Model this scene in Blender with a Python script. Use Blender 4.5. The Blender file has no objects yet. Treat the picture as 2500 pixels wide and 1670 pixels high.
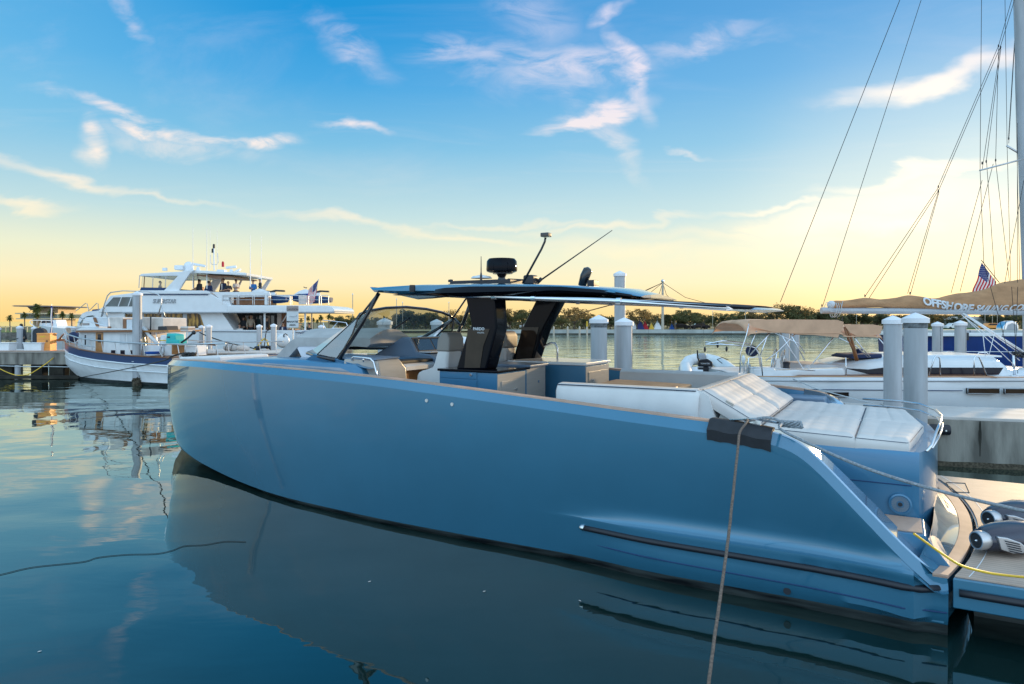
import bpy, bmesh, math, random
from mathutils import Vector, Matrix, noise
R = math.radians
rnd = random.Random(7)
scene = bpy.context.scene
C = scene.collection

# ------------------------------------------------------------------ camera
CAMZ = 2.75; FPX = 1667.0; HX = 1250.0; HY = 784.0     # eye height; focal length and horizon in units of a 2500 wide frame
cam_d = bpy.data.cameras.new('camera'); cam = bpy.data.objects.new('camera', cam_d); C.objects.link(cam)
cam.location = (0, 0, CAMZ); cam.rotation_euler = (R(90), 0, 0)
cam_d.sensor_width = 36; cam_d.lens = 24.0; cam_d.shift_y = -(835 - HY) / 2500.0
cam_d.clip_start = 0.1; cam_d.clip_end = 6000
scene.camera = cam
scene.view_settings.view_transform = 'Standard'; scene.view_settings.look = 'None'
scene.view_settings.exposure = 0.0; scene.view_settings.gamma = 1.0

def srgb(r, g, b):
    f = lambda c: (c/255/12.92) if c/255 <= 0.04045 else ((c/255 + 0.055)/1.055)**2.4
    return (f(r), f(g), f(b), 1)

# ------------------------------------------------------------------ world
SUN_AZ = 42.0; SUN_EL = 8.5
world = bpy.data.worlds.new('World'); scene.world = world; world.use_nodes = True
def build_world():
    nt = world.node_tree; N = nt.nodes; L = nt.links; N.clear()
    def nd(t, **k):
        n = N.new(t)
        for a, b in k.items(): setattr(n, a, b)
        return n
    def math_(op, a, b=None, clamp=False, c=None):
        n = nd('ShaderNodeMath', operation=op, use_clamp=clamp)
        for i, v in enumerate((a, b, c)):
            if v is None: continue
            if isinstance(v, (int, float)): n.inputs[i].default_value = v
            else: L.new(v, n.inputs[i])
        return n.outputs[0]
    def mixc(f, a, b, mode='MIX'):
        n = nd('ShaderNodeMix', data_type='RGBA', blend_type=mode)
        for i, v in ((0, f), (6, a), (7, b)):
            if isinstance(v, (int, float)): n.inputs[i].default_value = v
            elif isinstance(v, tuple): n.inputs[i].default_value = v
            else: L.new(v, n.inputs[i])
        return n.outputs[2]
    def rng(v, a, b, c=0.0, d=1.0, smooth=True):
        n = nd('ShaderNodeMapRange', interpolation_type='SMOOTHSTEP' if smooth else 'LINEAR')
        L.new(v, n.inputs[0])
        for i, x in enumerate((a, b, c, d)): n.inputs[i+1].default_value = x
        return n.outputs[0]
    tc = nd('ShaderNodeTexCoord'); sep = nd('ShaderNodeSeparateXYZ'); L.new(tc.outputs['Generated'], sep.inputs[0])
    x, y, z = sep.outputs
    hyp = math_('SQRT', math_('ADD', math_('MULTIPLY', x, x), math_('MULTIPLY', y, y)))
    el = math_('DIVIDE', z, math_('MAXIMUM', hyp, 0.001))            # tangent of elevation
    az = math_('ARCTAN2', x, y)                                     # 0 straight ahead, + to the right
    def ramp(v, stops):
        r = nd('ShaderNodeValToRGB'); L.new(v, r.inputs[0]); e = r.color_ramp.elements
        while len(e) < len(stops): e.new(0.5)
        for q, (p, c) in zip(e, stops): q.position = p; q.color = c
        return r.outputs[0]
    front = ramp(el, [(0.0, srgb(252, 212, 132)), (0.025, srgb(253, 223, 154)), (0.055, srgb(252, 236, 190)),
        (0.095, srgb(236, 238, 208)), (0.15, srgb(192, 221, 224)), (0.25, srgb(122, 190, 226)), (0.34, srgb(66, 165, 224)),
        (0.43, srgb(14, 148, 217)), (0.55, srgb(0, 138, 208)), (0.8, srgb(90, 165, 215)), (1.0, srgb(150, 190, 220))])
    back = ramp(el, [(0.0, (0.52, 0.54, 0.56, 1)), (0.1, (0.49, 0.57, 0.66, 1)), (0.35, (0.42, 0.63, 0.82, 1)), (1.0, (0.55, 0.72, 0.90, 1))])
    fr = rng(math_('ABSOLUTE', az), 0.75, 1.5, 0, 1)
    col = mixc(fr, front, back)
    # warm glow round the setting sun and paler blue towards it
    GL = 30.0; sd = Vector((math.sin(R(GL))*math.cos(R(SUN_EL)), math.cos(R(GL))*math.cos(R(SUN_EL)), math.sin(R(SUN_EL))))    # the bright cloud bank
    vm = nd('ShaderNodeVectorMath', operation='DOT_PRODUCT'); L.new(tc.outputs['Generated'], vm.inputs[0]); vm.inputs[1].default_value = sd
    g1 = rng(vm.outputs["Value"], 0.70, 1.0); g2 = math_("POWER", rng(vm.outputs["Value"], 0.955, 1.0), 3.0)
    col = mixc(math_("MULTIPLY", g1, 0.10), col, srgb(225, 236, 236))
    col = mixc(math_('MULTIPLY', rng(az, -0.25, -0.75), math_('MULTIPLY', rng(el, 0.1, 0.3), 0.38)), col, srgb(135, 203, 238))
    # clouds: long wisps laid out by direction, broken up by noise
    U = math_('TANGENT', math_('MINIMUM', math_('MAXIMUM', az, -1.45), 1.45))
    V = math_('DIVIDE', z, math_('MAXIMUM', math_('MULTIPLY', hyp, math_('COSINE', az)), 0.02))
    comb = nd('ShaderNodeCombineXYZ'); L.new(U, comb.inputs[0]); L.new(V, comb.inputs[1])
    def noisef(scale, det, rough, dist, map_scale=(1, 1, 1), rot=0, src=None):
        mp = nd('ShaderNodeMapping'); mp.inputs['Scale'].default_value = map_scale; mp.inputs['Rotation'].default_value = (0, 0, rot)
        L.new(src or comb.outputs[0], mp.inputs[0])
        n = nd('ShaderNodeTexNoise'); n.inputs['Scale'].default_value = scale; n.inputs['Detail'].default_value = det
        n.inputs['Roughness'].default_value = rough; n.inputs['Distortion'].default_value = dist
        L.new(mp.outputs[0], n.inputs['Vector']); return n
    wn = noisef(5, 5, 0.55, 0.3, (1, 2, 1))
    wsub = nd('ShaderNodeVectorMath', operation='SUBTRACT'); L.new(wn.outputs['Color'], wsub.inputs[0]); wsub.inputs[1].default_value = (0.5, 0.5, 0.5)
    wsc = nd('ShaderNodeVectorMath', operation='SCALE'); L.new(wsub.outputs[0], wsc.inputs[0]); wsc.inputs['Scale'].default_value = 0.12
    wad = nd('ShaderNodeVectorMath', operation='ADD'); L.new(comb.outputs[0], wad.inputs[0]); L.new(wsc.outputs[0], wad.inputs[1])
    def px(u, v): return ((u - HX)/FPX, (HY - v)/FPX)
    # u, v, half length, half width, tilt, strength, kind (0 crisp wisp, 1 soft bank)
    cl = [(330, 292, 200, 24, -15, 1.0, 0), (520, 322, 170, 17, -9, 1.0, 0), (655, 340, 85, 26, 0, 1.2, 0), (430, 345, 190, 28, -10, .5, 0), (228, 345, 34, 40, 30, .9, 0),
          (870, 300, 80, 13, -8, .8, 0), (140, 420, 300, 24, -12, .95, 1), (400, 480, 220, 16, -12, .6, 1), (50, 485, 140, 20, -3, .9, 1),
          (840, 90, 120, 45, -35, .55, 0), (1180, 145, 150, 40, -5, .5, 0), (1120, 130, 90, 40, 0, .5, 0), (1300, 50, 90, 110, 60, .45, 0),
          (1400, 180, 170, 60, 5, .8, 0), (1530, 160, 105, 38, -65, 1.05, 0), (1450, 270, 130, 22, 15, 1.1, 0), (1500, 330, 120, 30, -60, .5, 0), (1330, 190, 90, 40, -30, .6, 0),
          (1480, 15, 60, 22, 35, .8, 0), (1720, 100, 170, 28, 14, .5, 0), (1640, 130, 80, 25, 30, .35, 0), (310, 30, 80, 22, -55, .45, 0),
          (2240, 195, 250, 48, 10, .95, 1), (2420, 160, 220, 45, 8, .8, 1), (2080, 230, 120, 30, 8, .5, 1),
          (900, 560, 300, 19, -6, .8, 1), (1110, 585, 260, 16, -6, .7, 1), (1600, 620, 340, 34, -2, .75, 1), (1500, 545, 230, 15, 6, .8, 1), (1800, 590, 330, 26, -4, .7, 1),
          (2050, 550, 330, 46, 3, .85, 1), (2200, 500, 220, 50, 5, .85, 1), (2280, 440, 260, 22, 6, .8, 1), (2190, 555, 150, 36, 4, 1.0, 1), (1900, 505, 200, 14, 4, .6, 1), (2420, 515, 130, 50, 0, .6, 1), (1860, 560, 110, 26, 2, .9, 1),
          (1700, 365, 60, 8, 0, .5, 0), (1250, 545, 260, 10, 2, .5, 1)]
    acc = {0: None, 1: None}
    for (u, v, lx, ly, an, st, kd) in cl:
        mp = nd('ShaderNodeMapping', vector_type='TEXTURE'); L.new(wad.outputs[0], mp.inputs[0])
        cx, cy = px(u, v); mp.inputs['Location'].default_value = (cx, cy, 0); mp.inputs['Rotation'].default_value = (0, 0, R(an))
        mp.inputs['Scale'].default_value = (lx/FPX*(1.6 if kd == 0 else 1.35), ly/FPX*(1.4 if kd == 0 else 1.2), 1)
        ln = nd('ShaderNodeVectorMath', operation='LENGTH'); L.new(mp.outputs[0], ln.inputs[0])
        m = math_('MULTIPLY', rng(ln.outputs['Value'], 1.0, 0.0), st)
        m = math_('MULTIPLY', m, 1.3) if kd == 0 else m
        acc[kd] = m if acc[kd] is None else math_('MAXIMUM', acc[kd], m)
    fine = noisef(9, 9, 0.62, 0.9, (1.0, 2.6, 1), R(12)); soft = noisef(3.2, 7, 0.5, 0.6, (1, 4.5, 1), R(4))
    c0 = math_('MULTIPLY', acc[0], rng(fine.outputs['Fac'], 0.27, 0.66))
    c1 = math_('MULTIPLY', acc[1], rng(soft.outputs['Fac'], 0.18, 0.56))
    cm = math_('MULTIPLY', math_('MAXIMUM', c0, c1), rng(y, 0.02, 0.3))
    # faint high cirrus everywhere else (also overhead and behind the viewer)
    plane = nd('ShaderNodeCombineXYZ'); zz = math_('MAXIMUM', z, 0.05)
    L.new(math_('DIVIDE', x, zz), plane.inputs[0]); L.new(math_('DIVIDE', y, zz), plane.inputs[1])
    hi = noisef(0.7, 8, 0.6, 0.8, (1, 2.2, 1), R(30), plane.outputs[0])
    him = math_('MULTIPLY', rng(hi.outputs['Fac'], 0.5, 0.78), math_('MULTIPLY', rng(z, 0.03, 0.3), math_('ADD', math_('MULTIPLY', fr, 0.6), 0.14)))
    cm = math_('MAXIMUM', cm, him)
    veil = noisef(1.6, 8, 0.62, 1.2, (1, 3.2, 1), R(-8)); cm = math_('MAXIMUM', cm, math_('MULTIPLY', rng(veil.outputs['Fac'], 0.48, 0.75), math_('MULTIPLY', rng(y, 0.02, 0.3), 0.16)))
    ccol = ramp(el, [(0.0, srgb(255, 228, 160)), (0.1, srgb(255, 243, 205)), (0.2, srgb(252, 240, 226)), (0.32, srgb(236, 228, 238)), (0.5, srgb(196, 206, 238))])
    col = mixc(math_('MULTIPLY', cm, 0.95, True), col, ccol)
    col = mixc(math_('MULTIPLY', g2, math_('ADD', math_('MULTIPLY', c1, 0.7), 0.15)), col, (1.3, 1.15, 0.9, 1))
    hz = rng(el, -0.02, 0.0, 0, 1)
    col = mixc(hz, (0.12, 0.14, 0.15, 1), col)
    bg = nd('ShaderNodeBackground'); L.new(col, bg.inputs[0]); bg.inputs[1].default_value = 1.0
    # sky overhead and behind the viewer is boosted as added fill for shaded whites
    lift = math_('ADD', 1.0, math_('ADD', math_('MULTIPLY', math_('MULTIPLY', rng(math_('ABSOLUTE', az), 1.1, 2.2), rng(el, 1.3, 0.4)), BACK_LIFT), math_('MULTIPLY', rng(el, 0.6, 1.6), 0.5)))
    L.new(lift, bg.inputs[1])
    sky = nd('ShaderNodeTexSky', sky_type='NISHITA'); sky.sun_disc = False; sky.sun_elevation = R(SUN_EL); sky.sun_rotation = R(SUN_AZ)
    bg2 = nd('ShaderNodeBackground'); L.new(sky.outputs[0], bg2.inputs[0]); bg2.inputs[1].default_value = 0.01
    add = nd('ShaderNodeAddShader'); L.new(bg.outputs[0], add.inputs[0]); L.new(bg2.outputs[0], add.inputs[1])
    out = nd('ShaderNodeOutputWorld'); L.new(add.outputs[0], out.inputs[0])
BACK_LIFT = 1.25
build_world()
sun_d = bpy.data.lights.new('sun', 'SUN'); sun = bpy.data.objects.new('sun', sun_d); C.objects.link(sun)
sun_d.energy = 4.6; sun_d.color = (1.0, 0.70, 0.36); sun_d.angle = R(2.0)
sun.rotation_euler = (R(90 - SUN_EL), 0, R(180 - SUN_AZ))

# ------------------------------------------------------------------ materials
MATS = {}
def mat(name, col, rough=0.5, metal=0.0, var=0.06, vscale=3.0, bump=0.0, bscale=40.0, coat=0.0, spec=None, alpha=None, trans=0.0, stretch=None, col2=None, emit=None):
    m = bpy.data.materials.new(name); m.use_nodes = True; nt = m.node_tree; N = nt.nodes; L = nt.links
    p = N['Principled BSDF']; col = tuple(col[:3])
    p.inputs['Roughness'].default_value = rough; p.inputs['Metallic'].default_value = metal
    if coat: p.inputs['Coat Weight'].default_value = coat; p.inputs['Coat Roughness'].default_value = 0.02
    if spec is not None: p.inputs['Specular IOR Level'].default_value = spec
    if trans: p.inputs['Transmission Weight'].default_value = trans
    if alpha is not None: p.inputs['Alpha'].default_value = alpha
    tc = N.new('ShaderNodeTexCoord'); mp = N.new('ShaderNodeMapping'); L.new(tc.outputs['Object'], mp.inputs[0])
    if stretch: mp.inputs['Scale'].default_value = stretch
    n = N.new('ShaderNodeTexNoise'); n.inputs['Scale'].default_value = vscale; n.inputs['Detail'].default_value = 6; L.new(mp.outputs[0], n.inputs['Vector'])
    r = N.new('ShaderNodeValToRGB'); L.new(n.outputs['Fac'], r.inputs[0]); e = r.color_ramp.elements
    c2 = col2[:3] if col2 else tuple(min(1, c*(1 + var)) for c in col)
    e[0].position = 0.35; e[1].position = 0.65
    e[0].color = tuple(c*(1 - var) for c in col) + (1,); e[1].color = tuple(c2) + (1,)
    L.new(r.outputs[0], p.inputs['Base Color'])
    if bump:
        b = N.new('ShaderNodeBump'); b.inputs['Strength'].default_value = bump; b.inputs['Distance'].default_value = 0.01
        n2 = N.new('ShaderNodeTexNoise'); n2.inputs['Scale'].default_value = bscale; n2.inputs['Detail'].default_value = 5; L.new(mp.outputs[0], n2.inputs['Vector'])
        L.new(n2.outputs['Fac'], b.inputs['Height']); L.new(b.outputs[0], p.inputs['Normal'])
    if emit: p.inputs['Emission Color'].default_value = tuple(emit[:3]) + (1,); p.inputs['Emission Strength'].default_value = emit[3]
    MATS[name] = m; return m
def stripes(m, axis='Y', scale=12.0, dark=0.55, width=0.9, bump=0.0):
    """caulking lines of planking, modulating the base colour"""
    nt = m.node_tree; N = nt.nodes; L = nt.links; p = N['Principled BSDF']
    tc = N.new('ShaderNodeTexCoord'); sp = N.new('ShaderNodeSeparateXYZ'); L.new(tc.outputs['Object'], sp.inputs[0])
    a = N.new('ShaderNodeMath'); a.operation = 'MULTIPLY'; a.inputs[1].default_value = scale; L.new(sp.outputs[axis], a.inputs[0])
    f = N.new('ShaderNodeMath'); f.operation = 'FRACT'; L.new(a.outputs[0], f.inputs[0])
    g = N.new('ShaderNodeMath'); g.operation = 'GREATER_THAN'; g.inputs[1].default_value = width; L.new(f.outputs[0], g.inputs[0])
    src = p.inputs['Base Color'].links[0].from_socket
    mx = N.new('ShaderNodeMix'); mx.data_type = 'RGBA'; mx.blend_type = 'MULTIPLY'; L.new(g.outputs[0], mx.inputs[0]); L.new(src, mx.inputs[6]); mx.inputs[7].default_value = (dark, dark, dark, 1)
    L.new(mx.outputs[2], p.inputs['Base Color'])
def quilt(m, sx=6.0, sy=6.0, strength=0.5):
    nt = m.node_tree; N = nt.nodes; L = nt.links; p = N['Principled BSDF']
    tc = N.new('ShaderNodeTexCoord'); sp = N.new('ShaderNodeSeparateXYZ'); L.new(tc.outputs['Object'], sp.inputs[0])
    outs = []
    for ax, s in (('X', sx), ('Y', sy)):
        a = N.new('ShaderNodeMath'); a.operation = 'MULTIPLY'; a.inputs[1].default_value = s*math.pi; L.new(sp.outputs[ax], a.inputs[0])
        b = N.new('ShaderNodeMath'); b.operation = 'SINE'; L.new(a.outputs[0], b.inputs[0])
        c = N.new('ShaderNodeMath'); c.operation = 'ABSOLUTE'; L.new(b.outputs[0], c.inputs[0])
        d = N.new('ShaderNodeMath'); d.operation = 'POWER'; d.inputs[1].default_value = 0.35; L.new(c.outputs[0], d.inputs[0]); outs.append(d.outputs[0])
    mn = N.new('ShaderNodeMath'); mn.operation = 'MULTIPLY'; L.new(outs[0], mn.inputs[0]); L.new(outs[1], mn.inputs[1])
    b = N.new('ShaderNodeBump'); b.inputs['Strength'].default_value = strength; b.inputs['Distance'].default_value = 0.02
    L.new(mn.outputs[0], b.inputs['Height']); L.new(b.outputs[0], p.inputs['Normal'])
mat('hull_blue', (0.036, 0.168, 0.280), 0.22, 0.28, 0.03, 1.5, coat=1.0)
mat('hull_blue_highlight', (0.26, 0.38, 0.50), 0.14, 0.65, 0.04, 2, coat=1.0)  # same paint as the hull, lightened: the sky highlight is put into the colour
mat('blue_paint', (0.05, 0.19, 0.34), 0.3, 0.2, 0.03, 2, coat=0.5)
mat('grey_blue', (0.16, 0.23, 0.33), 0.35, 0.1, 0.05, 3)
mat('greige', (0.42, 0.40, 0.37), 0.3, 0.1, 0.04, 3, stretch=(1, 1, 14))
mat('boot_black', (0.012, 0.015, 0.02), 0.35, 0, 0.5, 5, col2=(0.05, 0.06, 0.06), stretch=(0.4, 1, 4))
mat('rubber', (0.012, 0.014, 0.022), 0.45, 0, 0.1)
mat('black_gloss', (0.003, 0.004, 0.008), 0.08, 0, 0.1, spec=0.12)
mat('bronze_glass', (0.03, 0.02, 0.015), 0.05, 0, 0.3, spec=0.3)
mat('carbon', (0.012, 0.012, 0.016), 0.18, 0, 0.2, coat=0.5)
mat('teak', (0.50, 0.33, 0.25), 0.6, 0, 0.08, 6, bump=0.1)
mat('teak_deck', (0.50, 0.37, 0.29), 0.65, 0, 0.08, 5, bump=0.1); stripes(MATS['teak_deck'], 'Y', 17.0, 0.5, 0.88)
mat('steel', (0.72, 0.74, 0.78), 0.15, 1.0, 0.05)
mat('dull_steel', (0.55, 0.56, 0.58), 0.35, 0.9, 0.1)
mat('white_gel', (0.72, 0.75, 0.78), 0.25, 0, 0.03, 2, coat=0.3)
mat('white_matte', (0.76, 0.77, 0.79), 0.55, 0, 0.05)
mat('vinyl', (0.68, 0.675, 0.67), 0.5, 0, 0.04, 4, bump=0.1, bscale=60)
mat('quilted', (0.66, 0.62, 0.595), 0.8, 0, 0.03, 4); MATS['quilted'].node_tree.nodes['Principled BSDF'].inputs['Specular IOR Level'].default_value = 0.15
mat('vinyl_grey', (0.27, 0.25, 0.23), 0.55, 0, 0.05)
mat('piping', (0.03, 0.06, 0.11), 0.5)
mat('tan_cover', (0.48, 0.34, 0.23), 0.85, 0, 0.12, 5, bump=0.3, bscale=12)
mat('sail_cover', (0.43, 0.235, 0.12), 0.85, 0, 0.14, 3, bump=0.9, bscale=6, stretch=(1, 1, 2.5))
mat('bimini', (0.62, 0.37, 0.235), 0.85, 0, 0.1, 3, bump=0.35, bscale=6)
mat('grey_cover', (0.42, 0.41, 0.40), 0.75, 0, 0.1, 4, bump=0.4, bscale=9)
mat('white_board', (0.70, 0.71, 0.76), 0.5)
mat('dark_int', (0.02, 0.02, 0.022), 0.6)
mat('orange_wood', (0.36, 0.14, 0.03), 0.4, 0, 0.15, 6, stretch=(1, 1, 8))
mat('screen', (0.03, 0.045, 0.07), 0.08, 0, 0.1, coat=0.8)
def glass_mat(name, col, mix, rough=0.02):
    m = bpy.data.materials.new(name); m.use_nodes = True; N = m.node_tree.nodes; L = m.node_tree.links; N.clear()
    o = N.new('ShaderNodeOutputMaterial'); t = N.new('ShaderNodeBsdfTransparent'); t.inputs[0].default_value = tuple(col) + (1,)
    g = N.new('ShaderNodeBsdfGlossy'); g.inputs['Roughness'].default_value = rough; mx = N.new('ShaderNodeMixShader')
    f = N.new('ShaderNodeFresnel'); f.inputs[0].default_value = 1.5
    a = N.new('ShaderNodeMath'); a.operation = 'ADD'; a.use_clamp = True; L.new(f.outputs[0], a.inputs[0]); a.inputs[1].default_value = mix
    nz = N.new('ShaderNodeTexNoise'); nz.inputs['Scale'].default_value = 1.5; bp = N.new('ShaderNodeBump'); bp.inputs['Strength'].default_value = 0.02
    L.new(nz.outputs['Fac'], bp.inputs['Height']); L.new(bp.outputs[0], g.inputs['Normal'])
    L.new(a.outputs[0], mx.inputs[0]); L.new(t.outputs[0], mx.inputs[1]); L.new(g.outputs[0], mx.inputs[2]); L.new(mx.outputs[0], o.inputs[0])
    MATS[name] = m
glass_mat('smoke_glass', (0.55, 0.60, 0.58), 0.05)
glass_mat('blue_glass', (0.40, 0.46, 0.50), 0.30)
mat('window_pale_reflect', (0.22, 0.30, 0.38), 0.08, 0, 0.15, 1.5, coat=1.0)  # pale reflection on the side window is put into the base colour
glass_mat('clear_glass', (0.85, 0.88, 0.86), 0.03)
mat('dark_glass', (0.02, 0.018, 0.028), 0.08, 0, 0.3, 2, spec=0.25)
mat('boom_grey', (0.40, 0.43, 0.47), 0.4, 0.1, 0.05, 3)
mat('teal_glass', (0.05, 0.09, 0.10), 0.05, 0, 0.3, 2, coat=0.5)
mat('amber_reflect_glass', (0.07, 0.04, 0.012), 0.06, 0, 0.6, 3.0, col2=(0.50, 0.27, 0.05), spec=0.4, stretch=(1.5, 1, .4)); MATS['amber_reflect_glass'].node_tree.nodes['Color Ramp'].color_ramp.elements[0].position = 0.46; MATS['amber_reflect_glass'].node_tree.nodes['Color Ramp'].color_ramp.elements[1].position = 0.60  # amber reflections on dark panes, put into the colour noise
mat('navy', (0.008, 0.040, 0.125), 0.35, 0, 0.05, spec=0.3)
mat('royal', (0.001, 0.028, 0.16), 0.3, 0, 0.08, spec=0.3)
mat('scooter_shell', (0.016, 0.022, 0.045), 0.15, 0.2, 0.1, coat=0.7)
mat('varnish', (0.22, 0.085, 0.03), 0.35, 0, 0.2, 5)
mat('door_wood', (0.42, 0.19, 0.06), 0.4, 0, 0.15, 5)
mat('canvas', (0.60, 0.54, 0.50), 0.8, 0, 0.1, 4, bump=0.2, bscale=10)
mat('canvas_white', (0.62, 0.64, 0.67), 0.8, 0, 0.06, 4, bump=0.2, bscale=10)
mat('teal_plastic', (0.005, 0.42, 0.42), 0.4, 0, 0.05)
mat('orange_paint', (0.85, 0.33, 0.07), 0.4, 0, 0.04)
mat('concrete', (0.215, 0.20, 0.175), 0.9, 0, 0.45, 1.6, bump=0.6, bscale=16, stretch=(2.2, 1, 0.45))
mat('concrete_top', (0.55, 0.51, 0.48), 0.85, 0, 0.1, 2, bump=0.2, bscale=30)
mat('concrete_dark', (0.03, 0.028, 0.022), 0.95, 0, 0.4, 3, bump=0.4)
mat('pile_grey', (0.39, 0.405, 0.43), 0.5, 0, 0.14, 2.2, stretch=(2.5, 2.5, 0.35), bump=0.12, bscale=8)
mat('pile_cap', (0.78, 0.78, 0.82), 0.45, 0, 0.04)
mat('pile_band', (0.14, 0.15, 0.16), 0.7, 0, 0.5, 12)
mat('pile_wood', (0.48, 0.42, 0.34), 0.8, 0, 0.2, 4)
mat('barnacle', (0.08, 0.065, 0.045), 0.95, 0, 0.5, 25, bump=0.8, bscale=60)
mat('rope_brown', (0.16, 0.115, 0.09), 0.85, 0, 0.3, 60, bump=0.6, bscale=120)
mat('rope_grey', (0.25, 0.28, 0.31), 0.8, 0, 0.3, 60, bump=0.6, bscale=120)
mat('rope_pale', (0.48, 0.52, 0.55), 0.8, 0, 0.2, 60, bump=0.5, bscale=120)
mat('rope_black', (0.012, 0.012, 0.012), 0.7, 0, 0.2)
mat('yellow_hose', (0.75, 0.46, 0.03), 0.45, 0, 0.08)
mat('fender_white', (0.72, 0.74, 0.75), 0.4); mat('fender_blue', (0.01, 0.08, 0.35), 0.35)
mat('pad_black', (0.02, 0.022, 0.028), 0.7, 0, 0.2, 8, bump=0.5, bscale=10)
mat('skin', (0.45, 0.25, 0.17), 0.6); mat('skin_dark', (0.20, 0.10, 0.06), 0.6)
mat('hair_dark', (0.03, 0.02, 0.015), 0.7); mat('hair_blond', (0.42, 0.28, 0.14), 0.7); mat('hair_grey', (0.3, 0.28, 0.26), 0.7)
mat('cloth_dark', (0.03, 0.035, 0.045), 0.85); mat('cloth_navy', (0.015, 0.03, 0.09), 0.85); mat('cloth_white', (0.72, 0.71, 0.70), 0.85)
mat('cloth_blue', (0.03, 0.19, 0.50), 0.85); mat('cloth_grey', (0.35, 0.35, 0.36), 0.85); mat('cloth_tan', (0.45, 0.38, 0.30), 0.85)
mat('flag_red', (0.50, 0.02, 0.035), 0.8); mat('flag_white', (0.75, 0.74, 0.74), 0.8); mat('flag_blue', (0.025, 0.04, 0.17), 0.8)
mat('letter_white', (0.62, 0.65, 0.69), 0.6); mat('letter_grey', (0.33, 0.35, 0.38), 0.4, 0.4); mat('letter_dark', (0.02, 0.02, 0.025), 0.6); mat('letter_navy', (0.05, 0.08, 0.2), 0.5)
mat('sign_white', (0.62, 0.64, 0.66), 0.5); mat('sign_brown', (0.33, 0.27, 0.25), 0.6)
mat('grass', (0.09, 0.14, 0.02), 0.95, 0, 0.4, 0.6, bump=0.5, bscale=3)
mat('earth', (0.20, 0.17, 0.10), 0.95, 0, 0.35, 0.15, col2=(0.10, 0.12, 0.04))
mat('seawall', (0.38, 0.40, 0.38), 0.85, 0, 0.15, 0.6); stripes(MATS['seawall'], 'X', 0.18, 0.55, 0.985)
mat('seawall_base', (0.07, 0.07, 0.055), 0.9, 0, 0.3, 1)
mat('rubble', (0.16, 0.15, 0.13), 0.95, 0, 0.5, 1.5, bump=0.8, bscale=3)
mat('sand', (0.50, 0.38, 0.20), 0.95, 0, 0.15, 0.5)
mat('bark', (0.10, 0.075, 0.055), 0.95, 0, 0.3, 4); mat('palm_bark', (0.17, 0.13, 0.10), 0.95, 0, 0.3, 5)
def leaf_mat(name, c1, c2, sc=0.8):
    m = mat(name, c1, 0.7, 0, 0.15, sc, col2=c2, spec=0.2)
    nt = m.node_tree; N = nt.nodes; L = nt.links; p = N['Principled BSDF']; o = N['Material Output']
    t = N.new('ShaderNodeBsdfTranslucent'); mx = N.new('ShaderNodeMixShader'); mx.inputs[0].default_value = 0.5
    L.new(p.inputs['Base Color'].links[0].from_socket, t.inputs[0]); L.new(p.outputs[0], mx.inputs[1]); L.new(t.outputs[0], mx.inputs[2]); L.new(mx.outputs[0], o.inputs[0])
leaf_mat('leaf_a', (0.10, 0.11, 0.045), (0.19, 0.185, 0.085)); leaf_mat('leaf_b', (0.07, 0.08, 0.036), (0.14, 0.135, 0.065)); leaf_mat('leaf_c', (0.15, 0.11, 0.045), (0.25, 0.17, 0.07))
leaf_mat('leaf_palm', (0.06, 0.08, 0.025), (0.15, 0.16, 0.05), 2)

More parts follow.
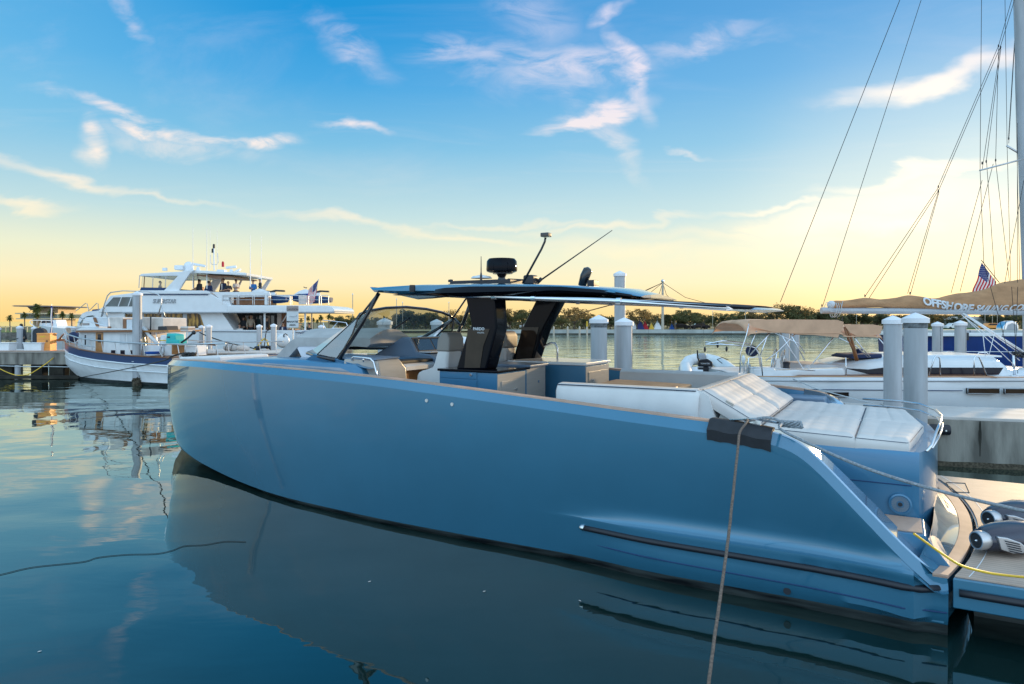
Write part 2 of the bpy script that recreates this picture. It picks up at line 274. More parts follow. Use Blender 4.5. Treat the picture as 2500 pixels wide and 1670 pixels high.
def water_mat():
    m = bpy.data.materials.new('water'); m.use_nodes = True; nt = m.node_tree; N = nt.nodes; L = nt.links
    N.remove(N['Principled BSDF']); out = N['Material Output']
    dif = N.new('ShaderNodeBsdfDiffuse'); dif.inputs[0].default_value = (0.006, 0.020, 0.019, 1)
    gls = N.new('ShaderNodeBsdfGlossy'); gls.inputs['Roughness'].default_value = 0.012; gls.inputs[0].default_value = (0.90, 1.0, 0.96, 1)
    lw = N.new('ShaderNodeLayerWeight'); lw.inputs[0].default_value = 0.5
    pw = N.new('ShaderNodeMath'); pw.operation = 'POWER'; pw.inputs[1].default_value = WATER_POW; L.new(lw.outputs['Facing'], pw.inputs[0])
    mxw = N.new('ShaderNodeMixShader'); L.new(pw.outputs[0], mxw.inputs[0]); L.new(dif.outputs[0], mxw.inputs[1]); L.new(gls.outputs[0], mxw.inputs[2]); L.new(mxw.outputs[0], out.inputs[0])
    tc = N.new('ShaderNodeTexCoord')
    def nz(scale, sx, sy, det=3, dist=0.3):
        mp = N.new('ShaderNodeMapping'); mp.inputs['Scale'].default_value = (sx, sy, 1); L.new(tc.outputs['Object'], mp.inputs[0])
        n = N.new('ShaderNodeTexNoise'); n.inputs['Scale'].default_value = scale; n.inputs['Detail'].default_value = det; n.inputs['Distortion'].default_value = dist
        L.new(mp.outputs[0], n.inputs['Vector']); return n.outputs['Fac']
    a = nz(0.30, 0.8, 1.0, 2); b = nz(1.6, 0.6, 1.3, 3); c = nz(0.55, 0.25, 1.2, 4, 0.8)
    # ripples are stronger out in the open basin than in the sheltered slip
    sp = N.new('ShaderNodeSeparateXYZ'); L.new(tc.outputs['Object'], sp.inputs[0])
    mr = N.new('ShaderNodeMapRange'); mr.interpolation_type = 'SMOOTHSTEP'; L.new(sp.outputs['Y'], mr.inputs[0])
    for i, v in enumerate((14, 45, 0.0, 1.0)): mr.inputs[i+1].default_value = v
    def mul(x, y):
        q = N.new('ShaderNodeMath'); q.operation = 'MULTIPLY'
        for i, v in enumerate((x, y)):
            if isinstance(v, float): q.inputs[i].default_value = v
            else: L.new(v, q.inputs[i])
        return q.outputs[0]
    def add(x, y):
        q = N.new('ShaderNodeMath'); q.operation = 'ADD'; L.new(x, q.inputs[0]); L.new(y, q.inputs[1]); return q.outputs[0]
    h = add(add(mul(a, 0.060), mul(b, 0.0030)), mul(mul(c, 0.065), mr.outputs[0]))
    bp = N.new('ShaderNodeBump'); bp.inputs['Strength'].default_value = 1.0; bp.inputs['Distance'].default_value = 1.0
    L.new(h, bp.inputs['Height']); 
    for q in (gls.inputs['Normal'], lw.inputs['Normal']): L.new(bp.outputs[0], q)
    MATS['water'] = m
WATER_POW = 3.2
water_mat()

# ------------------------------------------------------------------ mesh helpers
def V(*a): return Vector(a if len(a) > 1 else a[0])
class MB:
    def __init__(s): s.v = []; s.f = []
    def add(s, vs, fs):
        o = len(s.v); s.v += [tuple(p) for p in vs]; s.f += [tuple(i + o for i in f) for f in fs]; return s
    def box(s, x0, x1, y0, y1, z0, z1):
        vs = [(x, y, z) for z in (z0, z1) for y in (y0, y1) for x in (x0, x1)]
        return s.add(vs, [(0, 2, 3, 1), (4, 5, 7, 6), (0, 1, 5, 4), (2, 6, 7, 3), (0, 4, 6, 2), (1, 3, 7, 5)])
    def slab(s, ps, thick):
        """closed plate: polygon ps, thickened along -normal"""
        ps = [Vector(p) for p in ps]; n = Vector((0, 0, 0))
        for i in range(len(ps)): n += (ps[i] - ps[0]).cross(ps[(i+1) % len(ps)] - ps[0])
        n.normalize(); q = [p - n*thick for p in ps]; k = len(ps)
        return s.add(ps + q, [tuple(range(k)), tuple(reversed(range(k, 2*k)))] + [(i, i + k, (i+1) % k + k, (i+1) % k) for i in range(k)])
    def prism(s, poly, y0, y1):
        k = len(poly); vs = [(x, y0, z) for x, z in poly] + [(x, y1, z) for x, z in poly]
        return s.add(vs, [tuple(range(k)), tuple(reversed(range(k, 2*k)))] + [(i, i + k, (i+1) % k + k, (i+1) % k) for i in range(k)])
    def prism_xy(s, poly, z0, z1):
        k = len(poly); vs = [(x, y, z0) for x, y in poly] + [(x, y, z1) for x, y in poly]
        return s.add(vs, [tuple(range(k)), tuple(reversed(range(k, 2*k)))] + [(i, i + k, (i+1) % k + k, (i+1) % k) for i in range(k)])
    def grid(s, rows, close=False, caps=False):
        m = len(rows[0]); vs = [p for r in rows for p in r]; fs = []
        for i in range(len(rows) - 1):
            for j in range(m if close else m - 1):
                a = i*m + j; b = i*m + (j+1) % m; fs.append((a, b, b + m, a + m))
        if caps: fs += [tuple(range(m)), tuple(reversed(range((len(rows)-1)*m, len(rows)*m)))]
        return s.add(vs, fs)
    def tube(s, pts, r, n=8, closed=False, flat=1.0):
        pts = [Vector(p) for p in pts]; rows = []; k = len(pts); up = None
        for i, p in enumerate(pts):
            if closed: t = pts[(i+1) % k] - pts[i-1]
            else: t = pts[min(i+1, k-1)] - pts[max(i-1, 0)]
            t.normalize()
            if up is None:
                up = Vector((0, 0, 1)) if abs(t.z) < 0.9 else Vector((1, 0, 0))
            a = t.cross(up); a.normalize(); b = a.cross(t); up = b
            rr = r[i] if isinstance(r, (list, tuple)) else r
            rows.append([p + a*math.cos(2*math.pi*j/n)*rr + b*math.sin(2*math.pi*j/n)*rr*flat for j in range(n)])
        if closed: rows.append(rows[0])
        return s.grid(rows, True, not closed)
    def lathe(s, prof, c=(0, 0, 0), n=20, axis='z'):
        rows = []
        for (r, h) in prof:
            row = []
            for j in range(n):
                a = 2*math.pi*j/n; p = (r*math.cos(a), r*math.sin(a), h)
                if axis == 'x': p = (h, p[0], p[1])
                if axis == 'y': p = (p[0], h, p[1])
                row.append((p[0] + c[0], p[1] + c[1], p[2] + c[2]))
            rows.append(row)
        return s.grid(rows, True, True)
    def ball(s, c, rx, ry=None, rz=None, n=12, m=8):
        ry = ry or rx; rz = rz or rx; rows = []
        for i in range(m + 1):
            t = math.pi*i/m; k = max(math.sin(t), 0.002)
            rows.append([(c[0] + rx*k*math.cos(2*math.pi*j/n), c[1] + ry*k*math.sin(2*math.pi*j/n), c[2] + rz*math.cos(t)) for j in range(n)])
        return s.grid(rows, True, True)
    def build(s, name, m, parent=None, smooth=False, bevel=0, seg=2, sub=0, recalc=True, solid=0, mods=None):
        me = bpy.data.meshes.new(name); me.from_pydata(s.v, [], s.f); me.update()
        if recalc:
            bm = bmesh.new(); bm.from_mesh(me); bmesh.ops.remove_doubles(bm, verts=bm.verts, dist=1e-5)
            bmesh.ops.recalc_face_normals(bm, faces=bm.faces); bm.to_mesh(me); bm.free()
        me.materials.append(MATS[m] if isinstance(m, str) else m)
        o = bpy.data.objects.new(name, me); C.objects.link(o)
        if parent is not None: o.parent = parent
        if smooth:
            me.shade_smooth()
            if smooth != 'all':
                try: me.set_sharp_from_angle(angle=R(smooth if isinstance(smooth, (int, float)) and smooth > 1 else 40))
                except Exception: pass
        if solid:
            q = o.modifiers.new('solid', 'SOLIDIFY'); q.thickness = solid; q.offset = 0
        if bevel:
            q = o.modifiers.new('bevel', 'BEVEL'); q.width = bevel; q.segments = seg; q.limit_method = 'ANGLE'; q.angle_limit = R(35)
            me.shade_smooth(); 
            w = o.modifiers.new('wn', 'WEIGHTED_NORMAL'); w.keep_sharp = True
        if sub:
            q = o.modifiers.new('sub', 'SUBSURF'); q.levels = sub; q.render_levels = sub; me.shade_smooth()
        return o
def tag(o, label=None, cat=None, group=None, kind=None):
    if label: o['label'] = label
    if cat: o['category'] = cat
    if group: o['group'] = group
    if kind: o['kind'] = kind
    return o
def empty(name, loc, rz=0.0, label=None, cat=None, group=None):
    o = bpy.data.objects.new(name, None); C.objects.link(o); o.location = loc; o.rotation_euler = (0, 0, rz); o.empty_display_size = 0.3
    return tag(o, label, cat, group)
def copy_thing(root, loc, rz, scale=1.0, label=None):
    def cp(o, par):
        c = o.copy(); C.objects.link(c); c.parent = par
        for ch in list(o.children): cp(ch, c)
        return c
    r = cp(root, None); r.location = loc; r.rotation_euler = (0, 0, rz); r.scale = (scale,)*3
    if label: r['label'] = label
    return r
def text(body, size, m, parent, name, origin, xdir, ydir, depth=0.004, align='LEFT', bold=0.0, shear=0.0, warp=None, xscale=1.0):
    cu = bpy.data.curves.new('t', 'FONT'); cu.body = body; cu.size = size; cu.align_x = align; cu.extrude = depth; cu.offset = bold; cu.shear = shear
    cu.resolution_u = 3
    ob = bpy.data.objects.new('t', cu); C.objects.link(ob); bpy.context.view_layer.update()
    me = bpy.data.meshes.new_from_object(ob.evaluated_get(bpy.context.evaluated_depsgraph_get())); bpy.data.objects.remove(ob)
    X = Vector(xdir).normalized(); Y = Vector(ydir).normalized(); Z = X.cross(Y); O = Vector(origin)
    for v in me.vertices:
        x, y, z = v.co; x *= xscale
        v.co = Vector(warp(x, y, z)) if warp else O + X*x + Y*y + Z*z
    me.materials.clear(); me.materials.append(MATS[m]); o = bpy.data.objects.new(name, me); C.objects.link(o); o.parent = parent
    return o

class Frame:
    """a boat's own axes: x along its length, y away from the viewer's side, z up; pixels of the photo become points on its planes"""
    def __init__(s, ox, oy, deg, name=None, label=None, cat=None, group=None):
        s.o = (ox, oy); s.a = R(deg); s.c = math.cos(s.a); s.s = math.sin(s.a)
        s.e = empty(name, (ox, oy, 0), s.a, label, cat, group) if name else None
    def loc(s, p): x, y = p[0] - s.o[0], p[1] - s.o[1]; return (x*s.c + y*s.s, -x*s.s + y*s.c, p[2])
    def _p(s, u, v, Y): return s.loc(((u - HX)/FPX*Y, Y, CAMZ - (v - HY)/FPX*Y))
    def y(s, u, v, y):                      # on the plane local y
        rx = (u - HX)/FPX; den = -rx*s.s + s.c; Y = (y + (-s.o[0]*s.s + s.o[1]*s.c))/den; return s._p(u, v, Y)
    def x(s, u, v, x):
        rx = (u - HX)/FPX; den = rx*s.c + s.s; Y = (x + (s.o[0]*s.c + s.o[1]*s.s))/den; return s._p(u, v, Y)
    def z(s, u, v, z): return s._p(u, v, (CAMZ - z)*FPX/(v - HY))
    def pl(s, pts, y): return [(lambda q: (q[0], q[2]))(s.y(u, v, y)) for u, v in pts]
def at(u, v, Y): return Vector(((u - HX)/FPX*Y, Y, CAMZ - (v - HY)/FPX*Y))
def lerp(tab, x):
    if x <= tab[0][0]: return tab[0][1]
    for (a, p), (b, q) in zip(tab, tab[1:]):
        if x <= b: return p + (q - p)*(x - a)/(b - a)
    return tab[-1][1]
def smooth_tab(tab, x):
    """monotone-ish cubic through table points"""
    n = len(tab)
    if x <= tab[0][0]: return tab[0][1]
    if x >= tab[-1][0]: return tab[-1][1]
    for i in range(n - 1):
        if x <= tab[i+1][0]: break
    x0, y0 = tab[i]; x1, y1 = tab[i+1]; h = x1 - x0
    def sl(k):
        if k <= 0 or k >= n - 1:
            a, b = (0, 1) if k <= 0 else (n-2, n-1); return (tab[b][1] - tab[a][1])/(tab[b][0] - tab[a][0])
        return (tab[k+1][1] - tab[k-1][1])/(tab[k+1][0] - tab[k-1][0])
    m0, m1 = sl(i)*h, sl(i+1)*h; t = (x - x0)/h
    return (2*t**3 - 3*t*t + 1)*y0 + (t**3 - 2*t*t + t)*m0 + (-2*t**3 + 3*t*t)*y1 + (t**3 - t*t)*m1
# ------------------------------------------------------------------ setting: water, far shore
def struct(mb, name, m, **k): return tag(mb.build(name, m, **k), kind='structure')
w = MB(); w.add([(-3000, -200, 0), (3000, -200, 0), (3000, 4000, 0), (-3000, 4000, 0)], [(0, 1, 2, 3)]); struct(w, 'water', 'water', recalc=False)
# shoreline from left to right, (pixel column, distance)
shore = [(-900, 100), (0, 109), (120, 112), (262, 118), (420, 124), (690, 128), (860, 126), (1060, 130), (1230, 137), (1500, 139), (1900, 138), (2300, 135), (2600, 134), (3600, 125)]
sp = [((u - HX)/FPX*Y, Y) for u, Y in shore]
g = MB(); top = [(x, y, 0.85) for x, y in sp]; far = [(x*3.0, 1500, 0.9) for x, y in sp]; mid = [(x*1.05, y + 8, 0.9) for x, y in sp]
g.grid([top, mid, far]); struct(g, 'ground', 'earth')
gl = MB(); gx = [q for q in sp[:5]]; gl.grid([[(x, y + 0.4, 0.93) for x, y in gx], [(x*1.2, y + 22, 0.98) for x, y in gx]]); struct(gl, 'grass_bank', 'grass')
gs = MB(); gx = sp[5:9]; gs.grid([[(x, y - 2.5, -0.3) for x, y in gx], [(x, y + 2, 0.95) for x, y in gx], [(x, y + 12, 1.0) for x, y in gx]]); struct(gs, 'beach', 'sand')
def wall_strip(pts, z0, z1, th, y_off=0.0):
    m = MB(); rows = []
    for x, y in pts: rows.append([(x, y + y_off, z0), (x, y + y_off, z1), (x, y + y_off + th, z1), (x, y + y_off + th, z0)])
    return m.grid(rows, True, True)
sw = empty('seawall', (0, 138, 0), 0, 'long pale concrete seawall along the far shore under the park trees', 'seawall')
def rel(m, o):
    m.v = [(x - o.location[0], y - o.location[1], z - o.location[2]) for x, y, z in m.v]; return m
rel(wall_strip(sp[8:], 0.30, 1.02, 0.5), sw).build('wall_face', 'seawall', sw); rel(wall_strip(sp[8:], -0.5, 0.30, 0.5, -0.12), sw).build('footing', 'seawall_base', sw)
sl_ = empty('seawall', (-80, 110, 0), 0, 'low dark stone seawall below the grass and palms at the left edge', 'seawall')
rel(wall_strip(sp[:5], -0.5, 0.92, 0.5), sl_).build('wall_face', 'rubble', sl_)

# ------------------------------------------------------------------ the blue motor yacht
K = Frame(-7.35, 14.8, -29.47, 'motor_yacht', 'large metallic blue open motor yacht with a black hardtop and white sunpads, filling the foreground', 'yacht')
Y0 = K.e
H_TAB = [(0, 1.94), (1.2, 1.98), (3, 2.035), (5, 2.04), (6.5, 2.02), (7.85, 1.985), (9.92, 1.865), (11.03, 1.79), (12.05, 1.725), (12.45, 1.69), (12.7, 1.645), (12.87, 1.57), (13.05, 1.42), (13.38, 1.08), (13.71, 0.74), (13.98, 0.50), (14.06, 0.53)]
B_TAB = [(0, 0.04), (0.2, 0.22), (0.5, 0.46), (0.9, 0.71), (1.4, 0.95), (2.0, 1.19), (2.8, 1.45), (3.8, 1.74), (5, 1.99), (6.5, 2.2), (7.85, 2.33), (9.5, 2.37), (11, 2.37), (12.6, 2.35), (14.06, 2.30)]
W_TAB = [(0, 0.02), (1, 0.34), (2, 0.66), (3.15, 1.0), (4.2, 1.38), (5.3, 1.74), (6.8, 1.94), (8, 2.01), (10, 2.04), (14.06, 2.05)]
ZC_TAB = [(0, 0.55), (0.5, 0.42), (1, 0.31), (2, 0.17), (3.2, 0.09), (4.5, 0.06), (8, 0.07), (14.06, 0.10)]
H_AFT = [q for q in H_TAB if 11.0 < q[0] < 14.0]
def hh(s): return lerp(H_TAB, s) if s > 13.9 else (smooth_tab(H_AFT, s) if s > 12.05 else smooth_tab(H_TAB[:10], s))
def bb(s): return smooth_tab(B_TAB, s) if s > 0.2 else lerp(B_TAB, s)
def ww(s): return smooth_tab(W_TAB, s)
def zc(s): return smooth_tab(ZC_TAB, s)
def hull_section(s):
    h = hh(s); b = bb(s); w_ = ww(s); z_c = zc(s)
    c = w_ + (b - w_)*lerp([(0, 0.1), (1, 0.62), (3, 0.55), (5, 0.42), (7, 0.3), (14, 0.22)], s)   # half beam at the chine
    cb = min(0.12, b*0.6)
    k = min(1.0, max(0.0, (s - 10.35)/1.2)); k = k*k*(3 - 2*k)       # ledge grows out of the topsides
    zl = 0.545
    pts = [(b - cb, h), (b, h - 0.098)]
    lo = max(z_c, 0.0)
    top = h - 0.098
    if top < zl + 0.25: top = max(top, zl + 0.02)
    n = 14
    for i in range(1, n):
        f = i/n; z = top + (z_c - top)*f
        # a gentle outward belly keeps the forward sides full
        t = b + (c - b)*f**1.25 + 0.045*math.sin(math.pi*f)*lerp([(0, 0.4), (1, 1.4), (4, 1.0), (8, 0.3), (14, 0.1)], s)
        pts.append((t, z))
    # ledge: flare outward close above zl, then drop plumb below it
    def side(z):
        for (t0, z0), (t1, z1) in zip(pts, pts[1:]):
            if z1 <= z <= z0: return t0 + (t1 - t0)*(z0 - z)/max(z0 - z1, 1e-6)
        return pts[-1][0]
    tl = side(zl) if pts[-1][1] < zl < pts[0][1] else (b + c)/2
    out = []
    for t, z in pts:
        
        if k > 0 and z <= zl: t = t + (tl + 0.10 - t)*k*0.85
        out.append((t, z))
    ck = c + (tl + 0.10 - c)*k*0.6
    out.append((ck, z_c))
    # crisp ledge rows
    if True:
        tz_ = h - 0.10; lrows = []
        for i_, (d_, o_) in enumerate(((.17, .0), (.13, .004), (.095, .012), (.065, .023), (.04, .037), (.02, .055), (.008, .075), (0, .10))):
            z_ = min(zl + d_, tz_ - 0.0015*i_); lrows.append((side(z_) + o_*k, z_))
        lrows.append((side(zl - 0.035)*(1-k) + (tl + 0.10)*k, min(zl - 0.035, tz_ - .02)))
        body = [p for p in out if p[1] > zl + 0.19]
        if len(body) < 2: body = pts[:2]
        low = [p for p in out if p[1] < zl - 0.06]
        # resample to fixed counts
        def resample(ps, m):
            L_ = [0]
            for a, b_ in zip(ps, ps[1:]): L_.append(L_[-1] + math.hypot(a[0]-b_[0], a[1]-b_[1]))
            T = L_[-1] or 1; r = []
            for i in range(m):
                d = T*i/(m - 1); j = 0
                while j < len(ps) - 2 and L_[j+1] < d: j += 1
                e = (d - L_[j])/max(L_[j+1] - L_[j], 1e-9); r.append((ps[j][0] + (ps[j+1][0]-ps[j][0])*e, ps[j][1] + (ps[j+1][1]-ps[j][1])*e))
            return r
        rest = resample(body[1:], 12) if len(body) > 2 else [body[1]]*12
        low = resample(low, 5) if len(low) > 1 else [low[0] if low else (ck, z_c)]*5
        out = [body[0]] + rest + lrows + low
    return out, (w_, ck, z_c)
HS = [0, 0.06, 0.15, 0.25, 0.35, 0.5, 0.65, 0.8, 1.0, 1.25, 1.5, 1.8, 2.1, 2.5, 3, 3.5, 4, 4.5, 5, 5.5, 6, 6.5, 7, 7.5, 8, 8.5, 9, 9.5, 10, 10.3, 10.6, 10.9, 11.2, 11.6, 12, 12.3, 12.45, 12.55, 12.62, 12.68, 12.74, 12.80, 12.86, 12.92, 12.98, 13.05, 13.12, 13.2, 13.3, 13.4, 13.5, 13.6, 13.71, 13.8, 13.88, 13.95, 14.02, 14.06]
hull = MB(); boot = MB()
for sgn in (-1, 1):
    rows = []; brows = []
    for s in HS:
        p, (w_, ck, z_c) = hull_section(s)
        r = 0.10 if s < 0.3 else 0
        x_of = lambda z: s + (0.32*max(0, 1 - s/1.2)*max(0, 1 - z/0.62)**2 if z < 0.62 else 0)
        rows.append([(x_of(z), sgn*t, z) for t, z in p])
        lo = z_c
        kk = min(1, max(0, (s - 3)/3)); brows.append([(x_of(z_c), sgn*(ck + 0.002), z_c + 0.001), (x_of(z_c*0.45), sgn*((w_*0.6 + ck*0.4)*(1 - kk) + (ck - 0.01)*kk), z_c*0.45), (x_of(0), sgn*(w_*(1 - kk) + (ck - 0.03)*kk), 0.0), (x_of(0) + .01, sgn*w_, -0.02), (x_of(0) + .15, sgn*max(w_ - 0.25, 0.01), -0.35), (x_of(0) + .4, 0, -0.7)])
    hull.grid(rows); boot.grid(brows)
    hull.add([rows[-1][i] for i in range(len(rows[-1]))] + [(14.06, 0, 0.5), (14.06, 0, 0.12)], [tuple(range(len(rows[-1]))) + (len(rows[-1]) + 1, len(rows[-1]))])
# keep the bow transom closed
hull_o = hull.build('hull', 'hull_blue', Y0, smooth=32)
boot.build('boot_stripe', 'boot_black', Y0, smooth=45)
# cap rail, inner bulwark and side decks
def rail_strip(s0, s1, name, m, prof, n=70):
    for sgn in (-1, 1):
        mb = MB(); rows = []
        for i in range(n + 1):
            s = s0 + (s1 - s0)*i/n; rows.append([(s, sgn*max(bb(s) + dt, 0.0), hh(s) + dz) for dt, dz in prof])
        mb.grid(rows, True, True).build(name, m, Y0, smooth=30)
rail_strip(0.12, 12.42, 'cap_rail', 'teak', [(-0.115, -0.02), (-0.115, 0.012), (-0.24, 0.012), (-0.24, -0.02)])
rail_strip(0.3, 12.45, 'bulwark_liner', 'blue_paint', [(-0.22, -0.022), (-0.24, -0.022), (-0.30, -0.75), (-0.26, -0.75)])
# wide shiny coaming of the stern quarters, following the falling sheer
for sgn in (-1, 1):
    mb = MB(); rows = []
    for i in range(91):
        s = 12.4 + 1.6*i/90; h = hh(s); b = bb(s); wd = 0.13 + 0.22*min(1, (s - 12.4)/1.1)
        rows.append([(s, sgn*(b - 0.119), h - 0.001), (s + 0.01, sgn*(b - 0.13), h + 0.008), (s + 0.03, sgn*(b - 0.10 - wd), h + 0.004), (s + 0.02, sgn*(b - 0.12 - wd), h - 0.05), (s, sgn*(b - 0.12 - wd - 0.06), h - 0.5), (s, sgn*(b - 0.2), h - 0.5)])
    mb.grid(rows, True, True).build('quarter_coaming', 'hull_blue_highlight', Y0, smooth=40)
# foredeck, cockpit floor
fd = MB(); rows = []
for s in [0.15, 0.5, 1, 1.6, 2.5, 3.5, 5, 6.6]:
    b = max(bb(s) - 0.22, 0.02); rows.append([(s, -b, hh(s) - 0.20), (s, 0, hh(s) - 0.16), (s, b, hh(s) - 0.20)])
fd.grid(rows).build('foredeck', 'teak_deck', Y0)
cf = MB(); cf.box(7.5, 12.2, -1.98, 1.98, 0.86, 0.98); cf.box(12.2, 13.3, -1.98, 1.98, 0.66, 0.78); cf.build('cockpit_floor', 'teak_deck', Y0)
# ring of teak at the transom, curved in plan
def arc_x(t, base=14.06, bulge=0.33, half=2.25): return base + bulge*(1 - (t/half)**2)
ring = MB(); ts = [-2.25 + 4.5*i/30 for i in range(31)]
ring.grid([[(arc_x(t) , t, 0.545) , (arc_x(t) - 0.115, t, 0.545), (arc_x(t) - 0.115, t, 0.515), (arc_x(t), t, 0.515)] for t in ts], True, True); ring.build('transom_teak', 'teak', Y0)
tb = MB(); tb.grid([[(arc_x(t) - 0.004, t, 0.53), (arc_x(t) - 0.01, t, 0.30), (arc_x(t) - 0.03, t, 0.12), (13.6, t, 0.12), (13.6, t, 0.53)] for t in ts], True, True); tb.build('transom', 'hull_blue', Y0, smooth=40)
MB().box(13.3, 14.04, -2.08, 2.08, -0.4, 0.119).build('transom_foot', 'boot_black', Y0)
sk = MB(); sk.grid([[(arc_x(t) - 0.11, t, 0.535), (arc_x(t) - 0.22, t*0.97, 0.62), (13.93 + 0.1*(1 - (t/2.25)**2), t*0.9, 0.80)] for t in ts]); sk.build('transom_scoop', 'hull_blue', Y0, smooth='all')
st = MB(); st.prism([(13.25, 0.5), (13.25, 0.795), (13.90, 0.795), (14.10, 0.53), (14.10, 0.5)], -2.0, -1.40); o = st.build('step', 'blue_paint', Y0, bevel=0.006); MB().box(13.27, 13.88, -1.95, -1.43, 0.797, 0.806).build('step_teak', 'teak', o)

# rub rails, drain, snap holes
rr = MB(); pts = []
def side_t(s, z):
    p, _ = hull_section(s)
    for (t0, z0), (t1, z1) in zip(p, p[1:]):
        if z1 <= z <= z0 and z0 > z1: return t0 + (t1 - t0)*(z0 - z)/(z0 - z1)
    return p[-1][0]
for sgn in (-1, 1):
    pts = [(s, sgn*(side_t(s, 0.435) + 0.005), 0.435 - 0.004*(s - 10.6)) for s in [10.62 + (13.99 - 10.62)*i/24 for i in range(25)]]
    o = MB().tube(pts, 0.032, 10).build('rub_rail', 'rubber', Y0, smooth='all')
    p0 = pts[0]; MB().ball((p0[0] - 0.01, p0[1], p0[2]), 0.05, 0.034, 0.034).build('end_cap', 'steel', o, smooth='all')
    crease = [(s, sgn*(side_t(s, 0.26) + 0.001), 0.26 - 0.010*(s - 10.75)) for s in [10.75 + 3.3*i/20 for i in range(21)]]
    MB().tube(crease, [0.001] + [0.007]*20, 6).build('hull_crease', 'navy', Y0)
q = K.y(1926, 1434, -2.15); t_ = side_t(q[0], 0.16)
MB().lathe([(0.045, -0.02), (0.05, 0.0), (0.034, 0.012), (0.03, -0.02)], (q[0], 0, 0), 18, 'y')
dr = MB(); dr.lathe([(0.001, -0.004), (0.034, -0.004), (0.034, 0.012), (0.001, 0.012)], (q[0], -t_ - 0.004, 0.16), 16, 'y'); dr.build('drain_outlet', 'rubber', Y0)
for u, v in ((1042, 978), (1105, 987)):
    q = K.y(u, v, -2.35); t_ = side_t(q[0], q[2]); m_ = MB(); m_.lathe([(0.022, -0.006), (0.025, 0.006), (0.015, 0.010), (0.014, 0.002), (0.001, 0.002)], (q[0], -t_ - 0.004, q[2]), 14, 'y'); o = m_.build('deck_drain', 'dull_steel', Y0, smooth=40)
# swim platform behind the curved transom
pf = MB(); top = []; n = 24
front = [(arc_x(t) + 0.035, t) for t in [-2.26 + 4.52*i/n for i in range(n + 1)]]
poly = front + [(16.3, 2.2), (16.5, 1.9), (16.5, -1.9), (16.3, -2.26)]
pf.prism_xy(poly, 0.27, 0.53); pf.build('swim_platform', 'hull_blue', Y0, bevel=0.012)
pt = MB(); poly2 = [(x + 0.02, y*0.985) for x, y in front] + [(16.28, 2.16), (16.42, 1.85), (16.42, -1.85), (16.28, -2.22)]
pt.prism_xy(poly2, 0.5315, 0.545); o = pt.build('platform_teak', 'teak_deck', Y0)
mg = MB()
for off, zz in ((0.10, 0.0),):
    mg.grid([[(arc_x(t) + 0.15, t*0.985, 0.5475), (arc_x(t) + 0.158, t*0.985, 0.5475)] for t in ts])
mg.build('teak_inlay_line', 'white_matte', Y0)
hq = MB(); hb = [K.z(u, v, 0.547) for u, v in ((2310, 1178), (2357, 1180), (2367, 1203), (2326, 1201))]
for a, b in zip(hb, hb[1:] + hb[:1]): hq.tube([a, b], 0.006, 4)
hq.build('hatch_seam', 'rubber', Y0)
MB().tube([(14.14 + 2.0*i/10, -2.275, 0.415) for i in range(11)], 0.032, 10).build('rub_rail', 'rubber', Y0, smooth='all')
MB().box(14.3, 16.2, -1.6, 1.6, -0.5, 0.2).build('platform_shade_block', 'boot_black', Y0)  # black block stands in for the shadow under the platform

# coach roof forward, with its long side window
cr = MB(); rows = []
for s, hw, zt in [(1.9, 0.25, 1.9), (2.1, 0.5, 1.97), (2.8, 0.85, 2.03), (3.8, 1.15, 2.09), (5.0, 1.38, 2.12), (6.2, 1.52, 2.13), (6.62, 1.56, 2.12), (6.76, 1.57, 2.07), (6.84, 1.57, 1.95), (6.87, 1.57, 1.75)]:
    zb = 1.72; rows.append([(s, -hw - 0.06, zb), (s, -hw - 0.03, zt - 0.10), (s, -hw + 0.01, zt - 0.03), (s, -hw + 0.09, zt), (s, 0, zt + 0.02), (s, hw - 0.09, zt), (s, hw - 0.01, zt - 0.03), (s, hw + 0.03, zt - 0.10), (s, hw + 0.06, zb)])
cr.grid(rows, False, True).build('coach_roof', 'blue_paint', Y0, smooth=50)
wn = MB(); a = []; b = []
for i in range(13):
    s = 4.2 + 2.35*i/12; hw = lerp([(1.9, .25), (2.8, .85), (3.8, 1.15), (5, 1.38), (6.2, 1.52), (6.9, 1.57)], s)
    e = 0.06 if 0 < i < 12 else 0.02
    a.append((s, -hw - 0.043, 2.045 - (0.0 if e > .03 else 0.05))); b.append((s, -hw - 0.064, 1.84))
wn.grid([a, b]).build('side_window', 'window_pale_reflect', Y0, smooth='all')
def uv_tube(pts, r, name, m, par=Y0, n=8):
    """points: (u, v, local y)"""
    return MB().tube([K.y(u, v, y) for u, v, y in pts], r, n).build(name, m, par, smooth='all')
uv_tube([(582, 888, -0.75), (583, 881, -0.75), (588, 878.5, -0.75), (640, 879, -1.0), (683, 880.5, -1.17), (690, 883, -1.19), (695, 891, -1.2)], 0.017, 'handrail', 'steel')
uv_tube([(632, 879, -0.97), (632, 888, -0.97)], 0.012, 'handrail_post', 'steel')
uv_tube([(775, 913, -2.05), (790, 909, -2.05), (815, 912, -2.05), (826, 918, -2.05)], 0.015, 'mooring_handle', 'steel')
